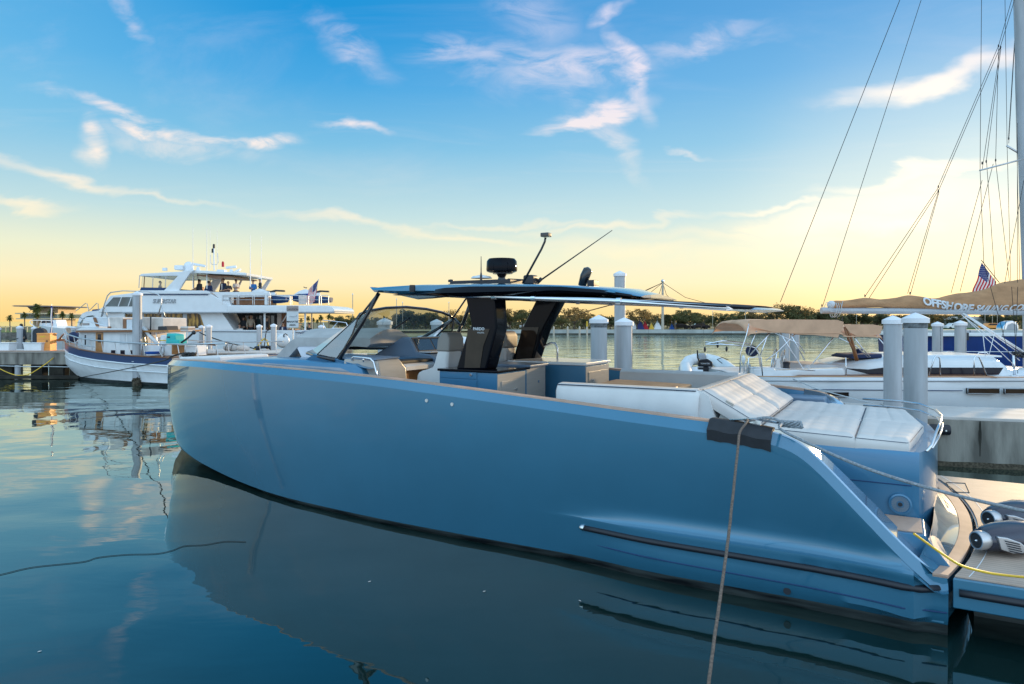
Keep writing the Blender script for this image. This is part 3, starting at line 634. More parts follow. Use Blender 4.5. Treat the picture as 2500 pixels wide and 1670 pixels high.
# bow cushion and bow hardware
bc = MB(); bc.grid([[(1.0, -0.55, 1.86), (1.0, -0.55, 2.02), (1.0, 0.55, 2.02), (1.0, 0.55, 1.86)], [(1.9, -0.75, 1.86), (1.9, -0.75, 2.06), (1.9, 0.75, 2.06), (1.9, 0.75, 1.86)], [(2.3, -0.6, 1.86), (2.3, -0.6, 2.07), (2.3, 0.6, 2.07), (2.3, 0.6, 1.86)]], True, True)
bc.build('bow_cushion', 'vinyl', Y0, bevel=0.04, seg=3)
bh = MB(); bh.tube([(-0.02, -0.05, 1.80), (-0.09, -0.05, 1.83), (-0.12, -0.05, 1.76), (-0.08, -0.05, 1.71)], 0.013, 6); bh.build('bow_eye', 'steel', Y0, smooth='all')
bcl = MB(); bcl.box(0.35, 0.75, -0.1, 0.1, 1.96, 2.0); bcl.tube([(0.4, 0, 2.02), (0.7, 0, 2.02)], 0.02); bcl.build('bow_cleat', 'dull_steel', Y0)
# folding sun canopy on the foredeck: cloth roof over a V frame
cv = empty('foredeck_canopy', (0, 0, 0)); cv.parent = Y0
P = lambda u, v, y: Vector(K.y(u, v, y))
nr = P(718, 815, -0.85); fr_ = P(714, 811, 0.85)
outer = [(666, 886), (676, 868), (692, 850), (708, 835), (724, 825), (760, 826), (820, 827), (880, 826), (903, 829)]
inner = [(905, 840), (896, 848), (850, 845), (790, 846), (728, 846), (722, 852), (708, 868), (692, 886)]
NO = [K.y(u, v, -0.62) for u, v in outer]; NI = [K.y(u, v, -0.62) for u, v in inner]
rows = []
for i in range(13):
    f = i/12; y = -0.62 + 1.3*f; row = []
    for k, q in enumerate(NO + NI):
        wr = 0.018*noise.noise(Vector((q[0]*4 + 3, y*5, q[2]*4))); top_ = k < len(NO)
        lift = (0.17*math.sin(math.pi*min(1, f*1.15 + .02)) if 2 < k < len(NO) else (0.08*math.sin(math.pi*f) if 0 < k <= 2 else 0))
        row.append((q[0] + wr, y, q[2] + lift + wr))
    rows.append(row)
can = MB(); can.grid(rows, True, True); can.build('canopy_cover', 'grey_cover', Y0, smooth=50)
vp = K.pl([(725, 846), (800, 845), (852, 845), (770, 886), (744, 886)], -0.60)
MB().prism(vp, -0.61, -0.595).build('canopy_side_panel', 'white_board', Y0)
bpy.data.objects.remove(cv)
fp = MB(); pr = K.pl([(700, 884), (722, 848), (742, 886)], -0.5); fp.prism(pr, -0.45, 0.6); fp.build('canopy_inner_cushion', 'vinyl_grey', Y0)

# windscreen
base_arc = [(6.12, 1.44, 2.15), (5.70, 1.36, 2.19), (5.2, 1.12, 2.22), (4.85, 0.62, 2.24), (4.75, 0.0, 2.25)]
top_arc = [(6.44, 1.30, 2.80), (6.42, 1.20, 2.86), (6.40, 1.0, 2.91), (6.38, 0.55, 2.965), (6.36, 0.0, 2.99)]
def mirror(a): return [(x, -y, z) for x, y, z in a] + [(x, y, z) for x, y, z in reversed(a[:-1])]
BA = mirror(base_arc); TA = mirror(top_arc)
gw = MB(); gw.grid([BA[1:8], TA[1:8]]); gw.build('windscreen_glass', 'smoke_glass', Y0, smooth='all', recalc=False)
for sgn in (-1, 1):
    SGP = K.pl([(783, 865), (869, 776), (866, 792), (861, 815), (846, 849), (831, 874)], -1.34)
    sg = MB(); A = [(x, sgn*(1.42 - 0.12*(z - 2.15)/0.65), z) for x, z in SGP]
    if sgn > 0: A = A[::-1]
    sg.slab(A, 0.01); sg.build('side_glass', 'blue_glass' if sgn < 0 else 'smoke_glass', Y0)
    wf = MB(); wf.tube([A[0], A[1]] if sgn < 0 else [A[-1], A[-2]], 0.016, 6); wf.build('side_frame', 'carbon', Y0)
    wf = MB(); wf.tube((A if sgn < 0 else A[::-1])[1:] + [A[0] if sgn < 0 else A[-1]], 0.014, 6); wf.build('side_frame', 'carbon', Y0)
tf = MB(); tf.tube([(6.46, -1.31, 2.79)] + TA[1:8] + [(6.46, 1.31, 2.79)], 0.030, 8, flat=0.8); tf.build('windscreen_frame', 'carbon', Y0, smooth='all')
tf = MB(); tf.tube(BA, 0.03, 8); tf.build('windscreen_base', 'carbon', Y0, smooth='all')
tf = MB(); tf.tube([(6.46, 1.31, 2.80), (6.58, 1.34, 2.66), (6.45, 1.40, 2.35), (6.2, 1.46, 2.2)], 0.03, 8); tf.build('windscreen_frame', 'carbon', Y0, smooth='all')
# raised wedge of bodywork that carries the windscreen
for sgn in (-1, 1):
    wd = MB(); wd.add([(5.15, sgn*1.20, 2.08), (6.95, sgn*1.60, 2.05), (6.95, sgn*1.30, 2.05), (5.15, sgn*0.95, 2.1), (5.60, sgn*1.38, 2.225), (6.15, sgn*1.46, 2.17), (6.2, sgn*1.33, 2.17), (5.60, sgn*1.22, 2.23)],
        [(0, 1, 5, 4), (1, 2, 6, 5), (2, 3, 7, 6), (3, 0, 4, 7), (4, 5, 6, 7), (0, 3, 2, 1)]); wd.build('windscreen_wedge', 'blue_paint', Y0, bevel=0.01)
# wipers
for a, b in (((5.1, 0.55, 2.30), (6.35, 0.1, 2.80)), ((5.1, -0.35, 2.30), (5.9, 0.1, 2.60)),):
    MB().tube([a, b], 0.018, 6).build('wiper', 'rubber', Y0)
MB().tube([(6.05, 0.62, 2.36), (6.50, 1.16, 2.76)], 0.05, 6, flat=0.6).build('windscreen_mullion', 'carbon', Y0)
# hardtop struts
for sgn in (-1, 1):
    MB().tube([(6.87, sgn*1.30, 3.17), (6.62, sgn*1.38, 2.72), (6.22, sgn*1.45, 2.17)], 0.042, 8, flat=0.7).build('strut', 'carbon', Y0, smooth='all')
    MB().tube([(6.80, sgn*1.22, 3.18), (6.45, sgn*1.27, 2.80)], 0.016, 6).build('strut', 'carbon', Y0, smooth='all')

# hardtop
HT = [(6.66, 1.26, 3.285, 3.262), (6.80, 1.36, 3.285, 3.18), (7.4, 1.48, 3.29, 3.13), (7.9, 1.50, 3.29, 3.12), (8.4, 1.50, 3.285, 3.095), (8.9, 1.48, 3.275, 3.10), (9.4, 1.42, 3.25, 3.112), (10.0, 1.32, 3.22, 3.12), (10.5, 1.15, 3.17, 3.09), (10.8, 0.85, 3.09, 3.055)]
ht = MB(); rows = []
for s, hw, zt, zb in HT:
    zm = zb + (zt - zb)*0.35; row = []
    row += [(s, -hw*0.8, zb), (s, -hw*0.97, zb + 0.01), (s, -hw, zm), (s, -hw*0.95, zt - 0.03), (s, -hw*0.75, zt), (s, 0, zt + 0.035), (s, hw*0.75, zt), (s, hw*0.95, zt - 0.03), (s, hw, zm), (s, hw*0.97, zb + 0.01), (s, hw*0.8, zb)]
    rows.append(row)
ht.grid(rows, True, True); hto = ht.build('hardtop', 'hull_blue', Y0, smooth=35)
# black lower sweep along the side of the roof
for sgn in (-1, 1):
    bs = MB(); rows = []
    for s, up, dn in [(7.3, 3.14, 3.125), (7.6, 3.15, 3.118), (7.9, 3.175, 3.112), (8.2, 3.212, 3.09), (8.6, 3.222, 3.082), (9.0, 3.215, 3.088), (9.4, 3.205, 3.10), (9.9, 3.195, 3.112), (10.4, 3.15, 3.085), (10.72, 3.09, 3.05)]:
        hw = lerp([(a[0], a[1]) for a in HT], s) + 0.03; rows.append([(s, sgn*hw*0.97, up), (s, sgn*(hw + 0.015), (up*0.4 + dn*0.6)), (s, sgn*hw*0.97, dn), (s, sgn*hw*0.6, dn - 0.004), (s, sgn*hw*0.6, up - 0.06)])
    bs.grid(rows, True, True).build('roof_side_sweep', 'black_gloss', Y0, smooth=40)
q = K.y(1010, 703, -1.52); nl = MB(); nl.lathe([(0.001, -0.05), (0.04, -0.05), (0.045, 0.0), (0.04, 0.05), (0.001, 0.05)], (q[0], -1.55, q[2] - 0.01), 14, 'z'); nl.build('navigation_light', 'rubber', Y0, smooth=40)
# roof pillars
def pillar(y0, y1, prof_base, name_panel=True):
    m = MB(); m.prism(prof_base, y0, y1); return m.build('roof_pillar', 'black_gloss', Y0, bevel=0.03, seg=3)
q1 = K.pl([(1112, 903), (1186, 903), (1212, 800), (1207, 722), (1135, 722), (1150, 795), (1140, 812)], -1.30)
p1 = pillar(-1.30, -0.98, q1)
q2 = K.pl([(1246, 893), (1297, 893), (1328, 800), (1364, 733), (1308, 733), (1275, 800)], 0.95)
p2 = pillar(0.95, 1.27, q2)
gp = K.pl([(1142, 803), (1196, 803), (1180, 845), (1172, 898), (1134, 898)], -1.305); MB().prism(gp, -1.309, -1.302).build('glass_panel', 'bronze_glass', p1)
gp = K.pl([(1274, 799), (1315, 799), (1296, 880), (1258, 882)], 0.94); MB().prism(gp, 0.94, 0.947).build('glass_panel', 'bronze_glass', p2)
t0 = K.y(1155, 806, -1.311); t1 = K.y(1182, 806, -1.311); wd_ = t1[0] - t0[0]
text('PARDO', 0.055, 'letter_white', p1, 'logo_lettering', (t0[0], -1.312, t0[2]), (1, 0, 0), (0, 0, 1), 0.001, bold=0.0012)
text('YACHTS', 0.030, 'letter_white', p1, 'logo_lettering', (t0[0] + 0.065, -1.312, t0[2] - 0.045), (1, 0, 0), (0, 0, 1), 0.001)
# sliding awning: two side tubes, cloth and a rounded nose
for sgn in (-1, 1):
    MB().tube([(8.0, sgn*1.40, 3.13), (9.5, sgn*1.38, 3.05), (10.6, sgn*1.35, 3.00), (12.02, sgn*1.28, 2.895)], 0.033, 10).build('awning_rail', 'steel', Y0, smooth='all')
    for s in (8.95, 9.55, 10.72): MB().lathe([(0.043, -0.03), (0.043, 0.03)], (s, sgn*1.385, lerp([(8, 3.13), (9.5, 3.05), (10.6, 3.0), (12, 2.895)], s)), 12, 'x').build('rail_clamp', 'steel', Y0)
aw = MB(); rows = []
for i in range(15):
    s = 9.0 + 3.2*i/14; z = lerp([(8, 3.13), (9.5, 3.06), (10.6, 3.015), (12.3, 2.90)], s); hw = 1.36 if s < 12 else 1.2
    rows.append([(s, -hw, z), (s, -hw*0.5, z + 0.03), (s, 0, z + 0.035), (s, hw*0.5, z + 0.03), (s, hw, z)])
aw.grid(rows).build('awning_cloth', 'cloth_dark', Y0, smooth='all', solid=0.006)
nz = MB(); rows = []
for i in range(13):
    t = -1.31 + 2.62*i/12; f = 1 - (t/1.31)**2; rows.append([(11.98, t, 2.93), (12.02 + 0.32*f, t, 2.91), (12.06 + 0.34*f, t, 2.885), (11.98, t, 2.87)])
nz.grid(rows, True, True).build('awning_nose', 'steel', Y0, smooth=50)
# roof instruments
rad = empty('tmp', (0, 0, 0)); bpy.data.objects.remove(rad)
rq = K.y(1225, 672, 0.0); rx = rq[0]
MB().box(rx - 0.75, rx + 0.35, -0.35, 0.35, 3.30, 3.385).build('instrument_base', 'rubber', Y0, bevel=0.01)
rd = MB(); rd.lathe([(0.001, 3.515), (0.20, 3.515), (0.238, 3.53), (0.245, 3.56), (0.238, 3.69), (0.205, 3.73), (0.001, 3.742)], (rx, 0, 0), 36); rd_o = rd.build('radar_dome', 'black_gloss', Y0, smooth=45)
MB().lathe([(0.14, 3.49), (0.14, 3.51), (0.09, 3.50), (0.055, 3.44), (0.07, 3.38)], (rx, 0, 0), 20).build('radar_pedestal', 'carbon', rd_o, smooth=40)
MB().lathe([(0.001, 3.492), (0.15, 3.492), (0.16, 3.502), (0.15, 3.512), (0.001, 3.512)], (rx + 0.02, 0, 0), 20).build('radar_collar', 'dull_steel', rd_o)
MB().lathe([(0.001, 3.41), (0.17, 3.42), (0.14, 3.45), (0.001, 3.475)], (rx - 0.25, -0.2, 0), 24).build('satellite_dish', 'white_gel', Y0, smooth=50)
MB().lathe([(0.02, 3.38), (0.02, 3.44), (0.009, 3.50), (0.005, 3.74)], (rx - 0.12, -0.42, 0), 8).build('antenna', 'carbon', Y0)
MB().lathe([(0.001, 3.385), (0.045, 3.385), (0.045, 3.42), (0.001, 3.43)], (rx - 0.9, -0.1, 0), 14).build('roof_vent', 'rubber', Y0)
o = uv_tube([(1276, 692, -0.3), (1322, 608, -0.3), (1330, 590, -0.3), (1332, 580, -0.3)], 0.017, 'mast_light_pole', 'carbon')
q = K.y(1333, 577, -0.3); MB().box(q[0] - 0.065, q[0] + 0.065, -0.36, -0.24, q[2] - 0.01, q[2] + 0.05).build('lamp_head', 'carbon', o, bevel=0.01)
uv_tube([(1312, 690, -0.1), (1322, 680, -0.1)], 0.03, 'antenna_mount', 'rubber'); uv_tube([(1316, 687, -0.1), (1495, 562, -0.1)], [0.014, 0.005], 'antenna', 'rubber')
q = K.y(1295, 688, -0.2); MB().box(q[0] - 0.08, q[0] + 0.09, -0.3, -0.1, 3.29, 3.44).build('horn', 'rubber', Y0, bevel=0.03)
uv_tube([(1240, 682, 0.0), (1285, 684, 0.0)], 0.014, 'bracket_arm', 'rubber')
q = K.y(1425, 690, 0.2); sl2 = MB(); sl2.tube([(q[0] - 0.03, 0.2, 3.28), (q[0] + 0.02, 0.2, 3.42), (q[0] + 0.07, 0.2, 3.52), (q[0] + 0.09, 0.2, 3.545)], [0.06, 0.075, 0.07, 0.03], 12); sl2.build('searchlight', 'carbon', Y0, smooth='all')
q = K.y(1447, 692, 0.2); MB().box(q[0] - 0.05, q[0] + 0.06, 0.1, 0.3, 3.27, 3.36).build('roof_camera', 'rubber', Y0, bevel=0.01)

# dashboard and companionway
db = MB(); pr = [(5.6, 2.12), (6.28, 2.47), (6.44, 2.475), (6.60, 2.22), (6.88, 2.19), (7.08, 2.08), (7.08, 1.93), (6.85, 1.70), (6.85, 0.98), (5.6, 0.98)]
db.prism(pr, -0.02, 1.55); dbo = db.build('dashboard', 'grey_blue', Y0, bevel=0.02)
def on_dash(fa, fb, y, off=0.004):      # point on the sloping instrument face
    a = Vector((6.445, y, 2.475)); b = Vector((6.60, y, 2.22)); nrm = Vector((0.255, 0, 0.155)).normalized(); return a + (b - a)*fb + nrm*off
MB().slab([on_dash(0, .04, 0.04), on_dash(0, .04, 1.50), on_dash(0, .97, 1.50), on_dash(0, .97, 0.04)][::-1], 0.01).build('instrument_panel', 'rubber', dbo)
for y0, y1 in ((0.07, 0.52), (0.55, 1.0), (1.03, 1.46)):
    MB().slab([on_dash(0, .10, y0, .008), on_dash(0, .10, y1, .008), on_dash(0, .90, y1, .008), on_dash(0, .90, y0, .008)][::-1], 0.004).build('screen', 'screen', dbo)
MB().box(6.62, 6.86, 0.02, 1.5, 2.218, 2.234).build('dash_shelf', 'white_gel', dbo, bevel=0.005)
sw_ = MB(); sw_.tube([(7.10 + 0.05*math.cos(a), 0.55 + 0.17*math.sin(a), 2.14 + 0.16*math.cos(a)) for a in [2*math.pi*i/18 for i in range(18)]], 0.015, 6, closed=True); sw_.build('steering_wheel', 'rubber', Y0, smooth='all')
tl_ = MB(); tl_.tube([(7.0, 0.95, 2.12), (7.02, 0.95, 2.28)], 0.02); tl_.tube([(7.0, 1.02, 2.12), (7.02, 1.02, 2.28)], 0.02); tl_.box(6.93, 7.06, 0.88, 1.1, 2.1, 2.18); tl_.build('throttle', 'rubber', Y0)
MB().box(5.6, 6.95, -0.95, -0.03, 2.08, 2.13).build('companion_hatch', 'dark_int', Y0, bevel=0.01)
MB().box(6.9, 6.93, -0.95, -0.05, 1.0, 2.02).build('cabin_door', 'orange_wood', Y0)
MB().add([(6.94, -0.82, 2.08), (6.94, -0.03, 2.08), (7.02, -0.03, 2.04), (7.02, -0.82, 2.04), (7.02, -.82, 1.98), (7.02, -.03, 1.98), (6.94, -.03, 1.98), (6.94, -.82, 1.98)], [(0, 1, 2, 3), (3, 2, 5, 4), (0, 3, 4, 7), (1, 6, 5, 2)]).build('door_lintel', 'white_matte', Y0)
# cream moulding beside the companionway with its steel rail
cm = MB(); pr = K.pl([(868, 870), (985, 870), (992, 900), (990, 940), (925, 935), (916, 880)], -1.25)
cm.add([(6.35, -1.52, 1.70), (7.04, -1.46, 1.70), (7.06, -0.84, 1.70), (6.35, -0.84, 1.70), (6.35, -1.50, 2.175), (6.98, -1.46, 2.165), (6.98, -0.96, 2.18), (6.35, -0.96, 2.19), (7.03, -1.47, 1.98), (7.05, -0.86, 2.02)],
    [(0, 1, 8, 5, 4), (1, 2, 9, 8), (8, 9, 6, 5), (4, 5, 6, 7), (2, 3, 7, 6, 9), (0, 4, 7, 3)]); cm.build('entrance_moulding', 'greige', Y0, bevel=0.025, seg=3)
MB().slab([(5.9, -1.40, 2.19), (6.97, -1.48, 2.19), (6.99, -0.95, 2.205), (5.9, -0.9, 2.22)], 0.025).build('moulding_top', 'grey_blue', Y0, bevel=0.01)
uv_tube([(860, 880, -1.5), (860, 874, -1.5), (864, 871, -1.5), (885, 873, -1.52), (905, 876, -1.55), (913, 884, -1.56), (918, 905, -1.58), (924, 932, -1.60)], 0.017, 'entrance_rail', 'steel')
uv_tube([(887, 873, -1.52), (887, 884, -1.52)], 0.012, 'rail_post', 'steel')

# helm seats
def helm_seat(s, y, back, head, lean=0.0):
    e = MB(); w_ = 0.20
    prof = [(-0.42, -0.45), (-0.46, -0.25), (-0.44, -0.08), (-0.36, -0.02), (-0.12, 0.0), (0.0, 0.06), (0.05, 0.30), (0.16, 0.52), (0.26, 0.62), (0.36, 0.60), (0.40, 0.5), (0.36, 0.1), (0.34, -0.2), (0.30, -0.45)]; prof = [(x*.70 + .02, z*.92) for x, z in prof]
    rows = []
    for i in range(9):
        f = -1 + 2*i/8; k = 1 - 0.10*abs(f)**4
        rows.append([(s + x*(1 if abs(f) < .7 else .985) + (0.03*abs(f)**2 if 0.0 < z else 0), y + f*w_*(1 - 0.16*max(0, z)), 1.98 + z*k + (0.035*abs(f)**2 if x < 0 and z > -.1 else 0)) for x, z in prof])
    e.grid(rows, True, True); o = e.build('helm_seat', back, Y0, smooth=50)
    o.modifiers.new('s', 'SUBSURF').render_levels = 1
    h = MB(); hp = [(0.10, 0.33), (0.13, 0.53), (0.25, 0.65), (0.37, 0.635), (0.435, 0.54), (0.425, 0.33)]; hp = [(x*.72 + .02, z*.92) for x, z in hp]
    h.grid([[(s + x*1.0, y + f*w_*1.0, 1.98 + z + 0.012) for x, z in hp] for f in (-1, -0.5, 0, 0.5, 1)], True, True); h.build('headrest', head, o, bevel=0.03, seg=3)
    MB().lathe([(0.12, 0.98), (0.1, 1.5)], (s - 0.05, y, 0), 14).build('pedestal', 'grey_blue', o, smooth=40)
    return o
helm_seat(7.56, -0.72, 'vinyl', 'vinyl_grey'); helm_seat(7.60, 0.22, 'vinyl', 'vinyl_grey'); helm_seat(7.62, 0.88, 'vinyl', 'vinyl_grey')
# galley units
def cabinet(x0, x1, y0, y1, z0, z1, side, name='cabinet'):
    o = MB().box(x0, x1, y0, y1, z0, z1).build(name, side, Y0, bevel=0.008); return o
cab = cabinet(8.06, 9.0, -1.40, -0.55, 0.98, 2.05, 'blue_paint')
MB().box(8.04, 9.03, -1.43, -0.5, 2.052, 2.085).build('worktop', 'black_gloss', cab, bevel=0.008)
cp = lambda u, v, y=-1.41: K.y(u, v, y)
def panel(pts, y, m, par, name, th=0.006):
    pp = K.pl(pts, y); return MB().prism(pp, y - th, y).build(name, m, par, bevel=0.002)
panel([(1074, 907), (1164, 909), (1164, 926), (1074, 921)], -1.403, 'blue_paint', cab, 'drawer_front'); panel([(1074, 924), (1164, 929), (1164, 965), (1074, 955)], -1.403, 'blue_paint', cab, 'cabinet_door')
panel([(1167, 910), (1214, 912), (1214, 975), (1167, 965)], -1.403, 'blue_paint', cab, 'cabinet_door')
q = cp(1150, 915); MB().lathe([(0.001, -0.01), (0.018, -0.01), (0.018, 0.01)], (q[0], -1.415, q[2]), 12, 'y').build('latch', 'steel', cab)
# aft faces
MB().box(9.002, 9.012, -1.40, -0.62, 1.0, 2.03).build('cabinet_end', 'greige', cab, bevel=0.003)
MB().box(9.013, 9.022, -1.30, -0.80, 1.0, 1.93).build('cabinet_door', 'greige', cab, bevel=0.003)
MB().lathe([(0.001, 0), (0.022, 0), (0.022, 0.012), (0.001, 0.016)], (9.023, -0.92, 1.80), 12, 'x').build('latch', 'steel', cab, smooth=30)
cb2 = cabinet(8.3, 9.0, -0.545, 0.05, 0.98, 2.07, 'greige'); MB().box(8.0, 9.03, -0.495, 0.10, 2.072, 2.11).build('worktop', 'grey_blue', cb2, bevel=0.008)
MB().lathe([(0.001, 0), (0.02, 0), (0.02, 0.012)], (9.003, -0.2, 1.85), 12, 'x').build('latch', 'steel', cb2)
cb3 = cabinet(8.2, 9.55, 0.30, 1.25, 0.98, 2.07, 'blue_paint'); MB().box(8.2, 9.58, 0.27, 1.28, 2.073, 2.12).build('worktop', 'white_gel', cb3, bevel=0.01)
MB().box(9.552, 9.562, 0.31, 1.24, 1.0, 2.05).build('cabinet_end', 'greige', cb3); MB().box(9.563, 9.572, 0.40, 1.12, 1.0, 1.97).build('cabinet_door', 'greige', cb3, bevel=0.003)
MB().lathe([(0.001, 0), (0.022, 0), (0.022, 0.012), (0.001, 0.016)], (9.575, 0.52, 1.84), 12, 'x').build('latch', 'steel', cb3)
uv_tube([(1310, 857, 1.2), (1318, 850, 1.2), (1345, 837, 1.2), (1355, 838, 1.2), (1361, 850, 1.2), (1361, 886, 1.2)], 0.017, 'grab_rail', 'steel')
o = MB().box(9.6, 11.6, 1.75, 2.12, 1.0, 1.72).build('side_locker', 'grey_blue', Y0, bevel=0.01)
MB().box(9.75, 10.25, 1.742, 1.75, 1.45, 1.67).build('locker_door', 'navy', o); MB().box(10.3, 11.2, 1.742, 1.75, 1.45, 1.67).build('locker_door', 'navy', o)
MB().box(9.6, 11.4, 1.72, 2.14, 1.722, 1.745).build('locker_top', 'teak', o)
q = K.z(1465, 905, 1.8); cc = MB(); cc.tube([(10.0, 2.2, 1.84), (10.15, 2.2, 1.86), (10.45, 2.2, 1.9)], 0.02); cc.box(10.0, 10.2, 2.1, 2.25, 1.76, 1.82); cc.build('far_cleat', 'dull_steel', Y0)
# cockpit lounge: U of white backrests round a covered table
def pad_profile(y_in, y_out, z0, z1, bulge=0.03): return [(y_out, z0), (y_out - 0.0, z1 - 0.05), (y_out + (y_in - y_out)*0.2, z1), (y_in - (y_in - y_out)*0.1, z1 - 0.01), (y_in, z1 - 0.08), (y_in + (y_in - y_out)*0.3, z0)]
so = MB(); pr = [(-1.48, 1.30), (-1.52, 1.60), (-1.52, 1.90), (-1.48, 1.965), (-1.36, 1.975), (-1.28, 1.93), (-1.22, 1.6), (-1.2, 1.3)]
rows = []
for s in [9.93, 9.96, 10.05, 10.4, 10.9, 11.3, 11.55, 11.66, 11.70]:
    k = 0.985 if s in (9.93, 11.70) else 1.0; rows.append([(s + (0.06 if s > 11.6 else -0.02)*(z - 1.6), y*k, 1.30 + (z - 1.30)*(k if k == 1 else 0.95)) for y, z in pr])
so.grid(rows, True, True); sof = so.build('sofa_backrest', 'vinyl', Y0, smooth=45)
MB().tube([(9.95, -1.50, 1.955), (10.8, -1.502, 1.957), (11.68, -1.495, 1.955), (11.72, -1.3, 1.96)], 0.007, 6).build('piping', 'piping', sof)
so = MB(); pr2 = [(-y*0.98, z) for y, z in pr]
so.grid([[(s, y, z) for y, z in pr2] for s in (9.75, 9.8, 10.5, 11.4, 11.6)], True, True); sof2 = so.build('sofa_backrest', 'vinyl', Y0, smooth=45); MB().tube([(9.77, 1.36, 1.965), (11.58, 1.36, 1.965)], 0.007, 6).build('piping', 'piping', sof2)
so = MB(); so.grid([[(11.50, y, 1.3), (11.54, y, 1.9), (11.60, y, 1.95), (11.72, y, 1.96), (11.82, y, 1.90), (11.98, y, 1.3)] for y in (-1.46, -0.5, 0.5, 1.42)], True, True); sof3 = so.build('sofa_backrest', 'vinyl', Y0, smooth=45)
MB().tube([(11.74, -1.4, 1.958), (11.74, 1.4, 1.958)], 0.007, 6).build('piping', 'piping', sof3)
for y0, y1 in ((-1.25, -0.7), (0.7, 1.25)): MB().box(10.0, 11.5, y0, y1, 1.25, 1.42).build('seat_cushion', 'vinyl', Y0, bevel=0.04, seg=3)
MB().box(10.95, 11.5, -0.7, 0.7, 1.25, 1.42).build('seat_cushion', 'vinyl', Y0, bevel=0.04, seg=3)
tbm = MB(); tbm.slab([(9.95, -0.55, 1.86), (11.0, -0.55, 1.84), (11.12, 0.5, 1.85), (9.95, 0.55, 1.87)], 0.09); tb_o = tbm.build('table_cover', 'tan_cover', Y0, bevel=0.02)
MB().box(11.0, 11.1, -0.45, -0.15, 1.80, 1.87).build('table_corner', 'orange_wood', tb_o, bevel=0.01)
MB().lathe([(0.07, 0.98), (0.07, 1.75)], (10.5, 0, 0), 14).build('table_leg', 'steel', tb_o)
# sunpad base and pads
gb = MB(); rows = []
outl = [(11.95, -1.42), (13.80, -1.42), (13.865, -1.40), (13.90, -1.34), (14.02, -0.8), (14.08, 0), (14.02, 0.8), (13.90, 1.34), (13.80, 1.42), (11.95, 1.42)]
def ring_at(z, sc=1.0, dx=0): return [(11.95 + (x - 11.95) + dx if x > 12 else x, y*sc, z) for x, y in outl]
gb.grid([ring_at(0.55), ring_at(1.10), ring_at(1.12, 1.004), ring_at(1.40, 1.012), ring_at(1.45, 1.0)], True, True); gbo = gb.build('sunpad_base', 'blue_paint', Y0, smooth=30)
MB().tube([(12.3, -1.424, 1.115), (13.8, -1.424, 1.115)], 0.006, 5).build('base_seam', 'navy', gbo)
sp_ = K.y(2198, 1231, -1.425)
spk = MB(); spk.lathe([(0.105, 0.0), (0.105, -0.014), (0.088, -0.018), (0.082, -0.008), (0.03, -0.006), (0.028, -0.018), (0.001, -0.018)], (sp_[0], -1.424, sp_[2]), 32, 'y'); so_ = spk.build('loudspeaker', 'blue_paint', gbo, smooth=30)
MB().lathe([(0.001, -0.022), (0.02, -0.022), (0.022, -0.018)], (sp_[0], -1.424, sp_[2]), 16, 'y').build('speaker_cone', 'rubber', gbo)
grl = MB()
for i in range(24):
    a = 2*math.pi*i/24; grl.tube([(sp_[0] + 0.034*math.cos(a), -1.436, sp_[2] + 0.034*math.sin(a)), (sp_[0] + 0.08*math.cos(a), -1.436, sp_[2] + 0.08*math.sin(a))], 0.0022, 4)
for r_ in (0.045, 0.058, 0.07): grl.tube([(sp_[0] + r_*math.cos(a), -1.436, sp_[2] + r_*math.sin(a)) for a in [2*math.pi*i/24 for i in range(24)]], 0.0016, 4, closed=True)
grl.build('speaker_grille', 'letter_grey', gbo)
def cushion(corners, th, name, m, puff=0.02, par=Y0, nx=34, ny=34):
    """corners of the top: a(x0,y0) b(x1,y0) c(x1,y1) d(x0,y1)"""
    a, b, c, d = [Vector(p) for p in corners]; n = (b - a).cross(d - a).normalized(); top = []
    for i in range(nx + 1):
        f = i/nx; row = []
        for j in range(ny + 1):
            g_ = j/ny; p = a*(1-f)*(1-g_) + b*f*(1-g_) + c*f*g_ + d*(1-f)*g_
            e = min(f, 1 - f)*14; h_ = min(g_, 1 - g_)*14; k = min(1, e, h_)
            qx, qy = max(2, round((b - a).length/0.17)), max(3, round((d - a).length/0.28)); qs = (abs(math.sin(math.pi*f*qx))*abs(math.sin(math.pi*g_*qy)))**.35
            row.append(p + n*(puff*(k**0.5) - 0.024 + 0.016*qs*k + 0.008*noise.noise(p*3.1)*k))
        top.append(row)
    bot = [[p - n*(th + (0 if (0 < i < nx and 0 < j < ny) else -0.0)) for j, p in enumerate(r)] for i, r in enumerate(top)]
    m_ = MB(); m_.grid(top); m_.grid([r[::-1] for r in bot])
    edge = [top[i][0] for i in range(nx + 1)] + [top[nx][j] for j in range(1, ny + 1)] + [top[i][ny] for i in range(nx - 1, -1, -1)] + [top[0][j] for j in range(ny - 1, 0, -1)]
    em = [p - n*th for p in edge]; cen = (a + c)/2
    mid = [p - n*th/2 + (p - cen).normalized()*0.014 for p in edge]
    m_.grid([edge, mid, em], True); o = m_.build(name, m, par, smooth=60)
    MB().tube([p + n*0.001 for p in edge[::3]], 0.0036, 5, closed=True).build('piping', 'piping', o); return o
ZP = 1.575
